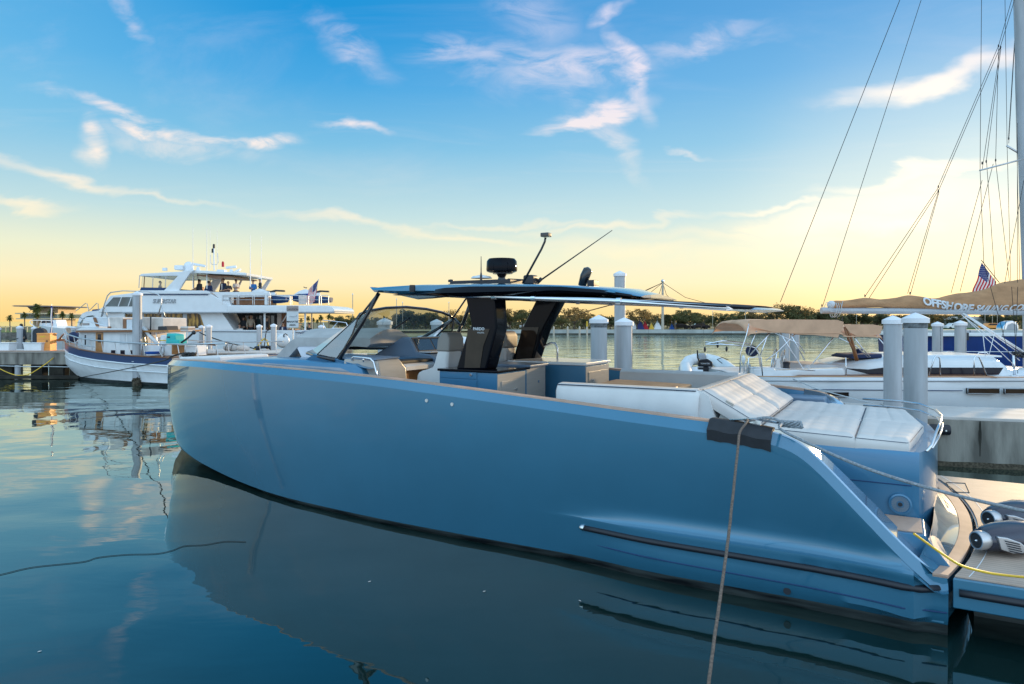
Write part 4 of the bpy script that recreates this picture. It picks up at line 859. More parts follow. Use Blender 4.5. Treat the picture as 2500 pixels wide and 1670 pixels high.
for (y0, y1) in ((-1.42, -0.02), (0.02, 1.40)):
    cushion([(12.36, y0, ZP + 0.03), (13.296, y0, ZP), (13.296, y1, ZP), (12.36, y1, ZP + 0.03)], 0.12, 'sunpad', 'quilted')
    cushion([(11.76, y0, 1.985), (12.37, y0, 1.64), (12.37, y1, 1.64), (11.76, y1, 1.985)], 0.13, 'sunpad_backrest', 'quilted')
    ye = y0 if y0 < -1 else y1; s_ = 1 if ye > 0 else -1
    if y0 < -1: cs = [(13.304, y0, ZP - 0.002), (13.78, y0 + 0.03, ZP - 0.02), (13.94, y1, ZP - 0.02), (13.304, y1, ZP - 0.002)]
    else: cs = [(13.304, y0, ZP - 0.002), (13.94, y0, ZP - 0.02), (13.78, y1 - 0.03, ZP - 0.02), (13.304, y1, ZP - 0.002)]
    cushion(cs, 0.12, 'sunpad', 'quilted')
for y in (-1.36, 1.3): MB().tube([(12.0, y, 1.50), (11.96, y, 1.86)], 0.022, 6).build('backrest_strut', 'greige', Y0)
MB().add([(11.86, -1.40, 1.50), (12.0, -1.40, 1.86), (12.08, -1.40, 1.82), (11.97, -1.40, 1.45), (11.86, -1.36, 1.50), (12.0, -1.36, 1.86), (12.08, -1.36, 1.82), (11.97, -1.36, 1.45)], [(0, 1, 2, 3), (7, 6, 5, 4), (0, 4, 5, 1), (1, 5, 6, 2), (2, 6, 7, 3), (3, 7, 4, 0)]).build('backrest_strut', 'greige', Y0)
# rails round the pads
tr = [(13.25, 1.50), (13.7, 1.42), (13.93, 1.2), (14.08, 0.6), (14.12, 0.0), (14.08, -0.6), (14.0, -1.05), (13.94, -1.25)]
MB().tube([(x, y, 1.66) for x, y in tr[:6]] + [(14.03, -1.0, 1.62), (13.98, -1.2, 1.5), (13.93, -1.3, 1.45)], 0.014, 8).build('stern_rail', 'steel', Y0, smooth='all')
MB().tube([(x + 0.01, y, 1.57) for x, y in tr[:6]] + [(14.04, -1.0, 1.54), (13.98, -1.2, 1.47)], 0.012, 8).build('stern_rail', 'steel', Y0, smooth='all')
MB().box(12.2, 12.75, 1.62, 2.12, 1.2, 1.62).build('far_step_locker', 'grey_blue', Y0, bevel=0.02)
cl_ = MB(); cl_.grid([[(12.2, -2.22, 1.745), (12.2, -2.12, 1.745), (12.2, -2.17, 1.76)], [(12.45, -2.24, 1.775), (12.45, -2.1, 1.775), (12.45, -2.17, 1.79)], [(12.78, -2.22, 1.735), (12.78, -2.12, 1.735), (12.78, -2.17, 1.75)]], True, True); cl_.box(12.40, 12.5, -2.2, -2.14, 1.68, 1.775); cl_.build('cleat', 'steel', Y0, smooth=50)
# ------------------------------------------------------------------ pilings
def piling(u, wpx, vtop, label, dia=0.37, wood=False, collar=False, z0=-0.6, name='piling', Yf=None, capw=1.18):
    Y = Yf or dia*FPX/wpx
    if Yf: dia = wpx*Y/FPX
    p = at(u, vtop, Y) if vtop < 5000 else Vector(at(u, 784, Y)) + Vector((0, 0, .6)); e = empty(name, (p.x, Y, 0), rnd.uniform(0, 3), label, 'piling', 'round grey pilings with white pointed caps')
    r = dia/2; zt = p.z; ch = r*0.55
    prof = [(r*(1 + 0.006*math.sin(i*2.1)), z0 + (zt - ch - 0.08 - z0)*i/10) for i in range(11)]
    sh_o = MB().lathe(prof, n=22).build('shaft', 'pile_wood' if wood else 'pile_grey', e, smooth=50); MB().lathe([(r*1.012, -0.5), (r*1.02, .12), (r*1.012, .3 + .1*rnd.random())], n=22).build('tide_band', 'barnacle', sh_o); MB().box(-.008, .008, -r*1.02, -r*.9, .3, zt - ch - .1).build('sleeve_seam', 'pile_band', sh_o)
    MB().lathe([(r*1.02, zt - ch - 0.085), (r*capw, zt - ch - 0.085), (r*capw, zt - ch), (r*0.6, zt - ch*0.45), (0.005, zt)], n=22).build('cap', 'pile_cap', e, smooth=25)
    if collar: MB().lathe([(r*1.012, zt - ch - 0.16 - 0.02), (r*1.03, zt - ch - 0.16), (r*1.03, zt - ch - 0.08)], n=22).build('collar', 'pile_band', e)
    return e
P1 = piling(335, 21, 711, 'tall grey piling with barnacles at the waterline, in front of the trawler')
bn = MB()
for i in range(60):
    a = rnd.uniform(0, 6.28); z = rnd.gauss(0.14, 0.09); rr_ = 0.02 + rnd.random()*0.025; rad_ = 0.180 + (0.06 if math.cos(a - 3.9) > 0.3 else 0)*rnd.random()
    bn.ball((rad_*math.cos(a), rad_*math.sin(a), z), rr_, n=6, m=4)
bn.build('barnacles', 'barnacle', P1)
MB().tube([(0.21*math.cos(a), 0.21*math.sin(a), 1.02) for a in [i*0.5 for i in range(13)]], 0.02, 6, closed=True).build('rope_loop', 'rope_pale', P1)
piling(939, 33, 776, 'grey piling seen through the windscreen glass, left one'); piling(1066, 27, 779, 'grey piling behind the windscreen\'s dark side frame', dia=0.34)
piling(1462, 40, 769, 'thick piling with dark band under its cap, left of the pair behind the galley', collar=True)
piling(1524, 39, 775, 'short piling with a plain cap, in front of the much taller one'); piling(1513.5, 27, 661, 'tallest piling, rising above the black hardtop')
piling(2180, 41, 770, 'piling at the dock edge, left of the two tall ones by the sunpads', Yf=14.75); piling(2235, 52, 763, 'thickest piling, right beside the aft sunpads, dark band under its cap', collar=True, Yf=12.75)
piling(2289, 23, 785, 'left piling of the two in front of the royal blue hull', dia=.36); piling(2345, 25, 782, 'right piling of the two in front of the royal blue hull', dia=.36)
piling(48, 13, 795, 'grey piling behind the left dock, beside a person in black', Yf=38); piling(83, 11, 797, 'grey piling on the left dock just left of the orange cabinet', Yf=38); piling(-3, 9, 799, 'piling cut off by the left edge of the picture', Yf=38)
piling(180, 11, 798, 'small grey piling behind the trawler bow rail', Yf=44)
piling(492, 12, 794, 'left piling of the close pair right of the wooden doors', Yf=37); piling(510, 13, 792, 'right piling of the close pair right of the wooden doors', Yf=35.5)
piling(633, 12.5, 792, 'piling beside the looped yellow hose on the middle dock', Yf=36); piling(668, 13.5, 790, 'piling on the middle dock just left of the canopy cover', Yf=34); piling(784, 13, 793, 'piling in front of the white yacht stern name', Yf=38)
piling(1915, 24, 800, 'left piling under the tan bimini', Yf=27); piling(1940, 22, 800, 'right piling under the tan bimini', Yf=28)
for (x_, y_), lab in (((-11.6, 11.9), 'grey piling just outside the left edge, mirrored in the bow'),):
    piling(HX + x_/y_*FPX, .37*FPX/y_, HY - .5/y_*FPX, lab)
for u, lab in ((1352, 'farthest left of the four white posts in the far water'), (1386, 'second white post from the left at the far seawall'), (1415, 'third white post from the left at the far seawall'), (1433, 'white channel post with a yellow tag at the far seawall')):
    Y = 128; p = at(u, 796, Y); e = empty('channel_post', (p.x, Y, 0), 0, lab, 'post', 'white posts standing in the far water')
    MB().lathe([(0.17, -0.5), (0.17, p.z - 0.25), (0.2, p.z - 0.25), (0.005, p.z)], n=10).build('post_shaft', 'pile_wood', e)
    if u == 1433: MB().box(-0.12, 0.12, -0.2, -0.19, p.z - 0.1, p.z + 0.9).build('tag', 'yellow_hose', e)

# ------------------------------------------------------------------ docks
def dock(name, label, poly, z0, z1, m='concrete', lip=True):
    """poly: world (x, y) outline"""
    cx = sum(p[0] for p in poly)/len(poly); cy = sum(p[1] for p in poly)/len(poly)
    e = empty(name, (cx, cy, 0), 0, label, 'dock'); pp = [(x - cx, y - cy) for x, y in poly]
    MB().prism_xy(pp, z0, z1 - 0.06).build('beam', m, e, bevel=0.01)
    k = [(x*1.0 + (0.04 if x > 0 else -0.04), y + (0.04 if y > 0 else -0.04)) for x, y in pp]
    MB().prism_xy(k, z1 - 0.058, z1).build('deck_slab', 'concrete_top', e, bevel=0.008); return e
XL = (185 - HX)/FPX*32.5
DL = dock('dock', 'weathered concrete dock on square piers at the left, ending at the trawler bow', [(-40, 32.5), (XL, 32.5), (XL, 35.2), (-40, 35.2)], 0.68, 1.31)
for i, (u0, u1) in enumerate(((-90, -40), (-5, 31), (77, 104), (121, 156), (171, 187))):
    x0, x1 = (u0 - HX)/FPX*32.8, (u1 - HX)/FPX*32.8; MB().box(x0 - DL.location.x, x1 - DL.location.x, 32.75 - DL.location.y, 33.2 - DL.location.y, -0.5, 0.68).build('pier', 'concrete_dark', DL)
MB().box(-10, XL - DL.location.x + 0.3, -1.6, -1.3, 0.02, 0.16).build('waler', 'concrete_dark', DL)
MB().box(-10, XL - DL.location.x - 0.02, -1.44, -1.38, 1.31, 1.35).build('edge_strip', 'teak', DL)
q = at(43, 900, 32.4); MB().lathe([(0.12, -0.5), (0.12, 0.66)], (q.x - DL.location.x, q.y - DL.location.y, 0), 12).build('dock_pile', 'pile_grey', DL)
# middle finger dock
xm = lambda u, Y: (u - HX)/FPX*Y
DM = dock('dock', 'low concrete dock behind the bow, with bundled gear and pilings on it', [(xm(440, 31.5), 31.5), (xm(700, 31.5), 31.5), (xm(860, 35.5), 35.5), (xm(440, 35.5), 35.5)], 0.95, 1.30)
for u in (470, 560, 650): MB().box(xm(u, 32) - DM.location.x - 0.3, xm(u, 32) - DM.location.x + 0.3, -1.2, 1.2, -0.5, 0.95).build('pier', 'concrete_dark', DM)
# right dock
p0 = Vector((8.01, 13.0)); dr_ = Vector((0.954, -0.298)); nn = Vector((0.298, 0.954)); a0 = p0 - dr_*3.2; a1 = p0 + dr_*9
DR = dock('dock', 'pale concrete dock with a stained side wall, behind the stern at the right', [tuple(a0), tuple(a1), tuple(a1 + nn*1.85), tuple(a0 + nn*1.85)], 0.0, 0.94)
jj = p0 - dr_*0.15; MB().box(0, 0.012, 0, 1.7, 0.9405, 0.9415)
ex = MB()
for k in (-0.55, 2.4): 
    b_ = p0 + dr_*k; c_ = b_ + nn*1.85; ex.add([(b_.x - DR.location.x, b_.y - DR.location.y, 0.943), (b_.x + 0.02 - DR.location.x, b_.y - DR.location.y, 0.943), (c_.x + 0.02 - DR.location.x, c_.y - DR.location.y, 0.943), (c_.x - DR.location.x, c_.y - DR.location.y, 0.943)], [(0, 1, 2, 3)])
ex.build('expansion_joint', 'rubber', DR)
tb_ = MB(); sc_ = MB()
for k in range(46):
    b_ = p0 + dr_*(-3.1 + k*.26); c_ = b_ + dr_*.26; h0_, h1_ = .10 + .07*noise.noise(Vector((k*.5, 0, 0))), .10 + .07*noise.noise(Vector((k*.5 + .5, 0, 0)))
    o_ = nn*-.046 if False else nn*-.004; L2 = lambda p, z: (p.x + o_.x - DR.location.x, p.y + o_.y - DR.location.y, z)
    tb_.add([L2(b_, 0), L2(c_, 0), L2(c_, h1_), L2(b_, h0_)], [(0, 1, 2, 3)])
tb_.build('tide_stain', 'barnacle', DR)
for k, z0_, z1_, wm in ((.78, .22, .88, .035), (-1.6, .3, .85, .02), (2.6, .25, .86, .03)):
    b_ = p0 + dr_*k - nn*.006; q0 = (b_.x - DR.location.x, b_.y - DR.location.y); n_ = 14; up_, dn_ = [], []
    for i in range(n_ + 1):
        f = i/n_; w_ = wm*(.25 + .75*math.sin(math.pi*min(1, (1 - f)*1.25)))*(.8 + .4*noise.noise(Vector((k*3, f*6, 0)))) ; z = z0_ + (z1_ - z0_)*f
        up_.append((q0[0] - dr_.x*w_, q0[1] - dr_.y*w_, z)); dn_.append((q0[0] + dr_.x*w_*.8, q0[1] + dr_.y*w_*.8, z))
    sc_.grid([up_, dn_])
sc_.build('rust_streak', 'concrete_dark', DR)
q = at(2289, 1048, 12.93); bm_ = MB(); ang = math.atan2(dr_.y, dr_.x)
fd_ = empty('dock_bumper', (q.x, q.y, q.z), ang, 'short black rubber bumper fixed to the right dock wall', 'bumper'); MB().lathe([(0.001, -0.19), (0.09, -0.19), (0.1, -0.16), (0.1, 0.16), (0.09, 0.19), (0.001, 0.19)], (0, -0.05, 0), 18, 'x').build('cylinder_body', 'rubber', fd_, smooth=40)
MB().lathe([(0.001, 0), (0.016, 0), (0.016, 0.02)], (0.1, -0.17, 0), 8, 'y').build('bolt', 'steel', fd_)
MB().box(-0.12, 0.12, -0.01, 0.06, -0.05, 0.05).build('bracket', 'dull_steel', fd_)

# things standing on the left dock
def thing(name, loc, label, cat, group=None, rz=0): return empty(name, loc, rz, label, cat, group)
q = at(114, 855, 33.3); oc = thing('utility_cabinet', (q.x, 33.3, 1.31), 'bright orange utility cabinet on the left dock', 'cabinet')
W_ = 0.32; MB().box(-W_, W_, -0.25, 0.25, 0, 0.86).build('cabinet_body', 'orange_paint', oc, bevel=0.02)
MB().box(-W_ - 0.01, W_ + 0.01, -0.27, 0.27, 0.80, 0.845).build('lid', 'orange_paint', oc, bevel=0.015); MB().box(-0.16, 0.10, -0.26, -0.251, 0.66, 0.72).build('label_plate', 'yellow_hose', oc)
MB().box(0.13, 0.22, -0.262, -0.251, 0.42, 0.52).build('notice', 'varnish', oc); MB().box(-W_ + 0.02, W_ - 0.02, -0.2555, -0.251, 0.56, 0.565).build('door_seam', 'varnish', oc); MB().box(-W_ + 0.02, W_ - 0.02, -0.2555, -0.251, 0.17, 0.175).build('door_seam', 'varnish', oc)
q = at(115, 813, 34.5); tk = thing('hose_reel', (q.x + 0.02, 33.95, 1.31), 'dark half-round hose reel cover behind the orange cabinet', 'hose reel'); 
MB().prism([(-0.3, 0)] + [(0.3*math.cos(a), 0.86 + 0.24*math.sin(a)) for a in [math.pi - math.pi*i/12 for i in range(13)]] + [(0.3, 0)], -0.12, 0.12).build('cover', 'cloth_dark', tk, smooth=30)
MB().lathe([(0.001, -0.14), (0.13, -0.14), (0.15, -0.125)], (0, 0, 0.88), 18, 'y').build('drum', 'rubber', tk)
q = at(84.5, 857.5, 33); db1 = thing('dock_box', (q.x, 33.1, 1.31), 'white dock storage box beside the orange cabinet', 'dock box', 'white boxes on the left dock')
bx_ = MB(); bx_.add([(-0.40, -0.25, 0), (0.40, -0.25, 0), (0.40, 0.25, 0), (-0.40, 0.25, 0), (-0.44, -0.28, 0.36), (0.44, -0.28, 0.36), (0.44, 0.28, 0.36), (-0.44, 0.28, 0.36)], [(0, 3, 2, 1), (4, 5, 6, 7), (0, 1, 5, 4), (1, 2, 6, 5), (2, 3, 7, 6), (3, 0, 4, 7)]); bx_.build('box_body', 'white_matte', db1, bevel=0.01)
MB().box(-0.47, 0.47, -0.31, 0.31, 0.362, 0.41).build('lid', 'white_gel', db1, bevel=0.015); MB().ball((-0.22, -0.05, 0.43), 0.05, 0.05, 0.03).build('latch', 'rubber', db1)
q = at(6, 857.5, 33); copy_thing(db1, (q.x, 33.1, 1.31), 0, 1.0, 'white dock storage box cut by the left edge of the picture')
q = at(129, 815, 34); fp_ = thing('flag_staff', (q.x, 33.9, 1.31), 'thin staff with a furled blue and white flag by the orange cabinet', 'flag'); MB().tube([(0, 0, 0), (0, 0, 2.28)], 0.012, 6).build('staff', 'dull_steel', fp_)
fm = MB(); rows = []
for i in range(14):
    z = 2.2 - 1.5*i/13; rows.append([(0.045*math.cos(a)*(1 + 0.5*math.sin(i*1.9)) + 0.02*math.sin(i), 0.04*math.sin(a), z) for a in [j*math.pi/3 for j in range(6)]])
fm.grid(rows, True, True).build('furled_flag', 'flag_blue', fp_, smooth='all'); MB().tube([(0.03, -0.04, 2.1), (0.0, -0.05, 1.6), (0.04, -0.04, 1.2), (0.01, -0.05, 0.75)], 0.022, 6).build('white_stripe', 'cloth_white', fp_)

# ------------------------------------------------------------------ people
def skin_mesh(joints, edges, name, m, par, sub=1):
    """joints: list of (x, y, z, r)"""
    me = bpy.data.meshes.new(name); me.from_pydata([j[:3] for j in joints], edges, []); o = bpy.data.objects.new(name, me); C.objects.link(o)
    md = o.modifiers.new('skin', 'SKIN'); md.use_smooth_shade = True
    for i, j in enumerate(joints):
        r = j[3]; r = r if isinstance(r, tuple) else (r, r); me.skin_vertices[0].data[i].radius = r
    me.skin_vertices[0].data[0].use_root = True
    if sub: q = o.modifiers.new('sub', 'SUBSURF'); q.levels = sub; q.render_levels = sub
    bpy.context.view_layer.update(); ev = bpy.data.meshes.new_from_object(o.evaluated_get(bpy.context.evaluated_depsgraph_get()))
    ev.materials.clear(); ev.materials.append(MATS[m]); ev.shade_smooth(); bpy.data.objects.remove(o); bpy.data.meshes.remove(me)
    q = bpy.data.objects.new(name, ev); C.objects.link(q); q.parent = par; return q
def person(loc, rz, label, top='cloth_dark', bottom='cloth_dark', hair='hair_dark', skin='skin', arms='down', cap=None, short=False, h=1.75, sit=False, shirt=None, lean=0.0):
    """faces local -y; rz turns the figure"""
    e = empty('person', loc, rz, label, 'person'); k = h/1.75; S = lambda x, y, z, r: (x*k, (y - lean*max(0, z - 0.9))*k, z*k, (r[0]*k, r[1]*k) if isinstance(r, tuple) else r*k)
    dz = -0.42 if sit else 0.0
    if sit: legs = [S(0.09, 0, 0.52, .085), S(0.10, -0.42, 0.50, .065), S(0.10, -0.44, 0.08, .045), S(0.10, -0.56, 0.04, .035)]; legs2 = [S(-0.09, 0, 0.52, .085), S(-0.10, -0.42, 0.50, .065), S(-0.10, -0.44, 0.08, .045), S(-0.10, -0.56, 0.04, .035)]
    else: legs = [S(0.09, 0, 0.86, .085), S(0.10, -0.01, 0.48, .062), S(0.10, 0.02, 0.09, .042), S(0.10, -0.11, 0.04, .035)]; legs2 = [S(-0.09, 0, 0.86, .085), S(-0.10, 0.01, 0.48, .062), S(-0.10, 0.03, 0.09, .042), S(-0.10, -0.09, 0.04, .035)]
    sh = 1.42 + dz
    A = {'down': lambda s: [S(s*.19, 0, sh, .055), S(s*.25, 0.02, sh - .30, .042), S(s*.24, -0.08, sh - .54, .032), S(s*.235, -0.12, sh - .62, .036)],
         'crossed': lambda s: [S(s*.19, 0, sh, .055), S(s*.26, -0.02, sh - .27, .045), S(-s*.02, -0.20, sh - .25 + s*.02, .036), S(-s*.12, -0.19, sh - .22 + s*.03, .034)],
         'reach': lambda s: [S(s*.19, 0, sh, .055), S(s*.26, -0.08, sh - .26, .042), S(s*.22, -0.34, sh - .30, .032), S(s*.2, -0.42, sh - .30, .034)]}[arms]
    torso = [S(0, 0, 0.93 + dz, (.15, .10)), S(0, 0.0, 1.12 + dz, (.135, .09)), S(0, 0, 1.32 + dz, (.165, .10)), S(0, 0, 1.45 + dz, (.08, .07)), S(0, -0.01, 1.53 + dz, .052), S(0, -0.02, 1.60 + dz, (.068, .085)), S(0, -0.02, 1.68 + dz, (.075, .092)), S(0, -0.01, 1.745 + dz, (.045, .055))]
    J = torso + legs + legs2 + A(1) + A(-1)
    E_ = [(i, i + 1) for i in range(7)] + [(0, 8), (8, 9), (9, 10), (10, 11), (0, 12), (12, 13), (13, 14), (14, 15), (2, 16), (16, 17), (17, 18), (18, 19), (2, 20), (20, 21), (21, 22), (22, 23)]
    skin_mesh(J, E_, 'body', skin, e)
    g = lambda q, m_: (q[0], q[1], q[2], tuple(r + m_ for r in q[3]) if isinstance(q[3], tuple) else q[3] + m_)
    up = [g(q, .018) for q in torso[:4]]; ar = lambda s: [g(q, .014) for q in (A(s)[:2] if short else A(s)[:3])]
    a1_, a2_ = ar(1), ar(-1); n1 = len(a1_)
    JJ = up + a1_ + a2_; EE = [(0, 1), (1, 2), (2, 3), (2, 4)] + [(4 + i, 5 + i) for i in range(n1 - 1)] + [(2, 4 + n1)] + [(4 + n1 + i, 5 + n1 + i) for i in range(n1 - 1)]
    skin_mesh(JJ, EE, 'jacket' if top in ('cloth_navy', 'cloth_dark') else 'shirt', top, e)
    l1 = [g(q, .016) for q in legs[:3]]; l2 = [g(q, .016) for q in legs2[:3]]
    skin_mesh([g(S(0, 0, 0.95 + dz, (.145, .10)), .016)] + l1 + l2, [(0, 1), (1, 2), (2, 3), (0, 4), (4, 5), (5, 6)], 'trousers', bottom, e)
    hx, hy, hz = 0, (-0.01 - lean*(0.85 + dz))*k, (1.675 + dz)*k
    hm = MB(); hm.ball((hx, hy + 0.022*k, hz + 0.028*k), 0.088*k, 0.098*k, 0.098*k, 12, 8); hm.v = [(x, y, z) if not (y < hy - 0.04*k and z < hz + 0.05*k) else (x*0.8, hy - 0.04*k, z) for x, y, z in hm.v]; hm.build('hair', hair, e, smooth='all')
    fc = MB(); fc.ball((0, hy - 0.105*k, hz - 0.02*k), 0.012*k, 0.018*k, 0.02*k, 6, 4)
    for s in (-1, 1): fc.ball((s*0.088*k, hy + 0.0, hz - 0.01*k), 0.012*k, 0.02*k, 0.03*k, 6, 4)
    fc.build('nose_and_ears', skin, e)
    fe = MB()
    for s in (-1, 1): fe.ball((s*0.033*k, hy - 0.088*k, hz + 0.01*k), 0.011*k, 0.008*k, 0.006*k, 6, 4)
    fe.ball((0, hy - 0.092*k, hz - 0.055*k), 0.024*k, 0.008*k, 0.005*k, 6, 4); fe.build('eyes_and_mouth', 'hair_dark', e)
    if cap:
        c = MB(); c.lathe([(0.104*k, hz + 0.03*k), (0.102*k, hz + 0.09*k), (0.07*k, hz + 0.13*k), (0.003, hz + 0.142*k)], (0, hy + 0.01, 0), 14); c.ball((0, hy - 0.13*k, hz + 0.045*k), 0.085*k, 0.10*k, 0.01*k, 10, 4); c.build('cap', cap, e, smooth='all')
    if shirt:
        c = MB(); c.slab([(-0.05*k, -0.125*k - lean*.2, (1.42 + dz)*k), (0.05*k, -0.125*k - lean*.2, (1.42 + dz)*k), (0.02*k, -0.125*k, (1.0 + dz)*k), (-0.02*k, -0.125*k, (1.0 + dz)*k)], 0.01); c.build('shirt_front', shirt, e)
    return e

# ------------------------------------------------------------------ white three-deck yacht far left
YS = 46.0
S = Frame((470 - HX)/FPX*YS, YS, 0.0, 'white_yacht', 'big white three-deck yacht with tinted salon windows and guests on its top deck', 'yacht')
SE = S.e
def sp_prism(pts, y0, y1, name, m, par=SE, bevel=0.0, smooth=False, ref=0.0):
    return MB().prism(S.pl(pts, ref), y0, y1).build(name, m, par, bevel=bevel, smooth=smooth)
BM = 5.6
# hull: lofted, fine bow at the left
hm = MB()
def yacht_loft(tab, nst=26):
    """tab rows: (v_top, v_bot) along u with half beam"""
    pass
stn = [(126, .05, 797, 800), (134, .5, 797, 838), (146, .95, 797, 862), (165, 1.45, 797, 885), (200, 2.1, 798, 905), (260, 2.65, 800, 915), (340, 2.8, 803, 915), (500, 2.8, 805, 915), (660, 2.8, 806, 915), (760, 2.7, 808, 915), (800, 2.6, 810, 905), (818, 2.5, 816, 880)]
for s_ in (1, -1):
    rows = []
    for u, hb, vt, vb in stn:
        x, _, zt = S.y(u, vt, 0); zb = S.y(u, vb, 0)[2]
        rows.append([(x, 2.8 - s_*hb, zt), (x, 2.8 - s_*hb*0.97, zt*.6 + zb*.4), (x, 2.8 - s_*hb*0.8, zb)])
    hm.grid(rows)
rows = [];
hm.build('hull', 'white_gel', SE, smooth=50)
dk = MB(); dk.grid([[(S.y(u, vt, 0)[0], 2.8 - hb, S.y(u, vt, 0)[2] - 0.02), (S.y(u, vt, 0)[0], 2.8 + hb, S.y(u, vt, 0)[2] - 0.02)] for u, hb, vt, vb in stn]); dk.build('main_deck', 'teak', SE)
rl = MB(); rl.tube([S.y(u, vt + 4, -0.0)[0:1] + (2.8 - hb - 0.02, S.y(u, vt + 4, 0)[2]) for u, hb, vt, vb in stn[1:]], 0.035, 5); rl.build('rub_rail', 'letter_grey', SE)
# forward shell that sweeps up from the bow over the arched window
sh_ = MB(); prof = [(134, 797), (150, 779), (168, 765), (187, 760), (238, 757), (251, 748), (262, 738), (300, 738), (300, 762), (565, 763), (536, 765), (565, 805), (300, 803), (200, 798)]
A_ = [(134, 797), (150, 779), (168, 765), (187, 760), (238, 757), (251, 748), (262, 738), (300, 738), (300, 803), (200, 798)]
pp = S.pl(A_, 0); k0 = len(pp); rows = []
def hb_at(x):
    tb_ = [(S.y(u, vt, 0)[0], hb) for u, hb, vt, vb in stn]; return lerp(tb_, x)
fs = MB(); 
vs = []
for s_ in (-1, 1):
    for x, z in pp: vs.append((x, 2.8 + s_*max(0.05, hb_at(x) - 0.04 - 0.10*max(0, z - 2.4)), z))
fs.add(vs, [tuple(range(k0)), tuple(reversed(range(k0, 2*k0)))] + [(i, i + k0, (i+1) % k0 + k0, (i+1) % k0) for i in range(k0)]); fs.build('forward_superstructure', 'white_gel', SE, smooth=25)
def skin_patch(pts, name, m, off, inset=0.04, par=SE):
    q = S.pl(pts, 0); c = MB(); vs = [(x, 2.8 - (hb_at(x) - inset - 0.10*max(0, z - 2.4)) - off, z) for x, z in q]; c.add(vs, [tuple(range(len(vs)))]); return c.build(name, m, par, recalc=False)
skin_patch([(157, 795), (163, 786), (175, 777), (190, 772), (212, 769), (212, 796)][::-1], 'arched_window', 'teal_glass', 0.03)
skin_patch([(159.5, 794), (165, 787), (176, 779), (190, 774), (191, 795)][::-1], 'window_pane', 'blue_glass', 0.045)
# main house: white wall with slanted ends, salon windows
sp_prism([(300, 762), (536, 763), (566, 806), (300, 804)], 0.35, 5.2, 'house_wall', 'white_gel')
o = sp_prism([(300, 767), (476, 765), (483, 768), (494, 801), (300, 801)], 0.33, 0.352, 'salon_window', 'amber_reflect_glass')
for u in (340, 388, 441, 446): sp_prism([(u, 766), (u + 5, 766), (u + 5, 801), (u, 801)], 0.315, 0.33, 'window_post', 'letter_grey', o)
# aft salon: dark opening with sliding doors, column, brown door, stairs
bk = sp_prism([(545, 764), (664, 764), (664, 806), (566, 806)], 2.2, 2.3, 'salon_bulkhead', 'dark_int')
for a, b, m in ((568, 588, 'amber_reflect_glass'), (597, 612, 'teal_glass'), (618, 632, 'amber_reflect_glass'), (634, 642, 'teal_glass')): sp_prism([(a, 770), (b, 770), (b, 803), (a, 803)], 2.17, 2.2, 'door_pane', m, bk)
sp_prism([(663, 764), (678, 764), (678, 806), (663, 806)], 2.0, 2.3, 'cabin_door', 'varnish'); sp_prism([(678, 764), (682, 764), (682, 806), (678, 806)], 1.9, 2.3, 'door_post', 'white_gel'); sp_prism([(652, 764), (663, 764), (663, 806), (652, 806)], 1.95, 2.3, 'side_panel', 'canvas')
for u in (646, 745): MB().tube([S.y(u, 763, 0.3), S.y(u, 807, 0.3)], 0.07, 8).build('column', 'white_gel', SE)
MB().tube([S.y(761, 763, 4.8), S.y(761, 807, 4.8)], 0.05, 8).build('column', 'white_gel', SE)
stg = MB()
for i in range(7): u = 684 + i*2.6; v = 804 - i*5.6; a = S.y(u, v, 0); stg.box(a[0], a[0] + 0.5, 1.6, 2.6, a[2] - 0.04, a[2])
stg.build('stair_treads', 'door_wood', SE); MB().tube([S.y(683, 797, 1.5), S.y(702, 765, 1.5)], 0.04, 6).build('stair_rail', 'white_gel', SE)
# aft cockpit side with the transom name
sp_prism([(660, 806), (720, 806), (722, 836), (660, 836)], -0.02, 0.06, 'cockpit_side', 'white_gel')
sp_prism([(722, 806), (778, 806), (806, 812), (815, 822), (815, 845), (722, 845)], 0.1, 5.0, 'stern_cockpit', 'white_gel', bevel=0.05)
q = S.y(725, 815, 0.05); text('SUPERSTAR', 0.30, 'letter_navy', SE, 'stern_name', (q[0], 0.085, q[2]), (1, 0, 0), (0, 0, 1), 0.006, bold=0.004, xscale=0.95)
# upper deck: fascia slab with rounded tail, side wall with the name
U_ = [(262, 725), (268, 722), (335, 715), (393, 717), (512, 716), (517, 722), (556, 745), (801, 746), (812, 750), (818, 757), (816, 761), (806, 762), (680, 762), (238, 763), (238, 757), (251, 748)]
sp_prism([(556, 745), (801, 746), (812, 750), (818, 757), (816, 761), (806, 763), (556, 763)], -0.1, 5.7, 'upper_deck_overhang', 'white_gel', bevel=0.06)
sp_prism([(240, 757), (252, 748), (257, 738), (268, 722), (335, 714), (512, 716), (560, 745), (556, 763), (240, 763)], 0.0, 5.6, 'upper_side', 'white_gel', bevel=0.05)
sp_prism([(300, 761.5), (818, 761), (818, 763.5), (300, 764.5)], -0.12, 5.7, 'fascia_shadow_line', 'letter_grey')
o = sp_prism([(257, 748), (277, 726), (325, 725), (325, 748)], -0.02, 0.0, 'pilothouse_window', 'teal_glass'); 
for u in (288, 312): sp_prism([(u, 748), (u + 8, 726), (u + 10, 726), (u + 2, 748)], -0.035, -0.02, 'window_bar', 'white_gel', o)
MB().slab([S.y(257, 748, .2), S.y(277, 726, .5), S.y(277, 726, 5.1), S.y(257, 748, 5.4)], 0.03).build('pilothouse_windscreen', 'teal_glass', SE)
q = S.y(373, 740, -0.01); text('SUPERSTAR', 0.40, 'letter_grey', SE, 'name_lettering', (q[0], -0.03, q[2]), (1, 0, 0), (0, 0, 1), 0.02, bold=0.006, shear=0.18, xscale=0.76)
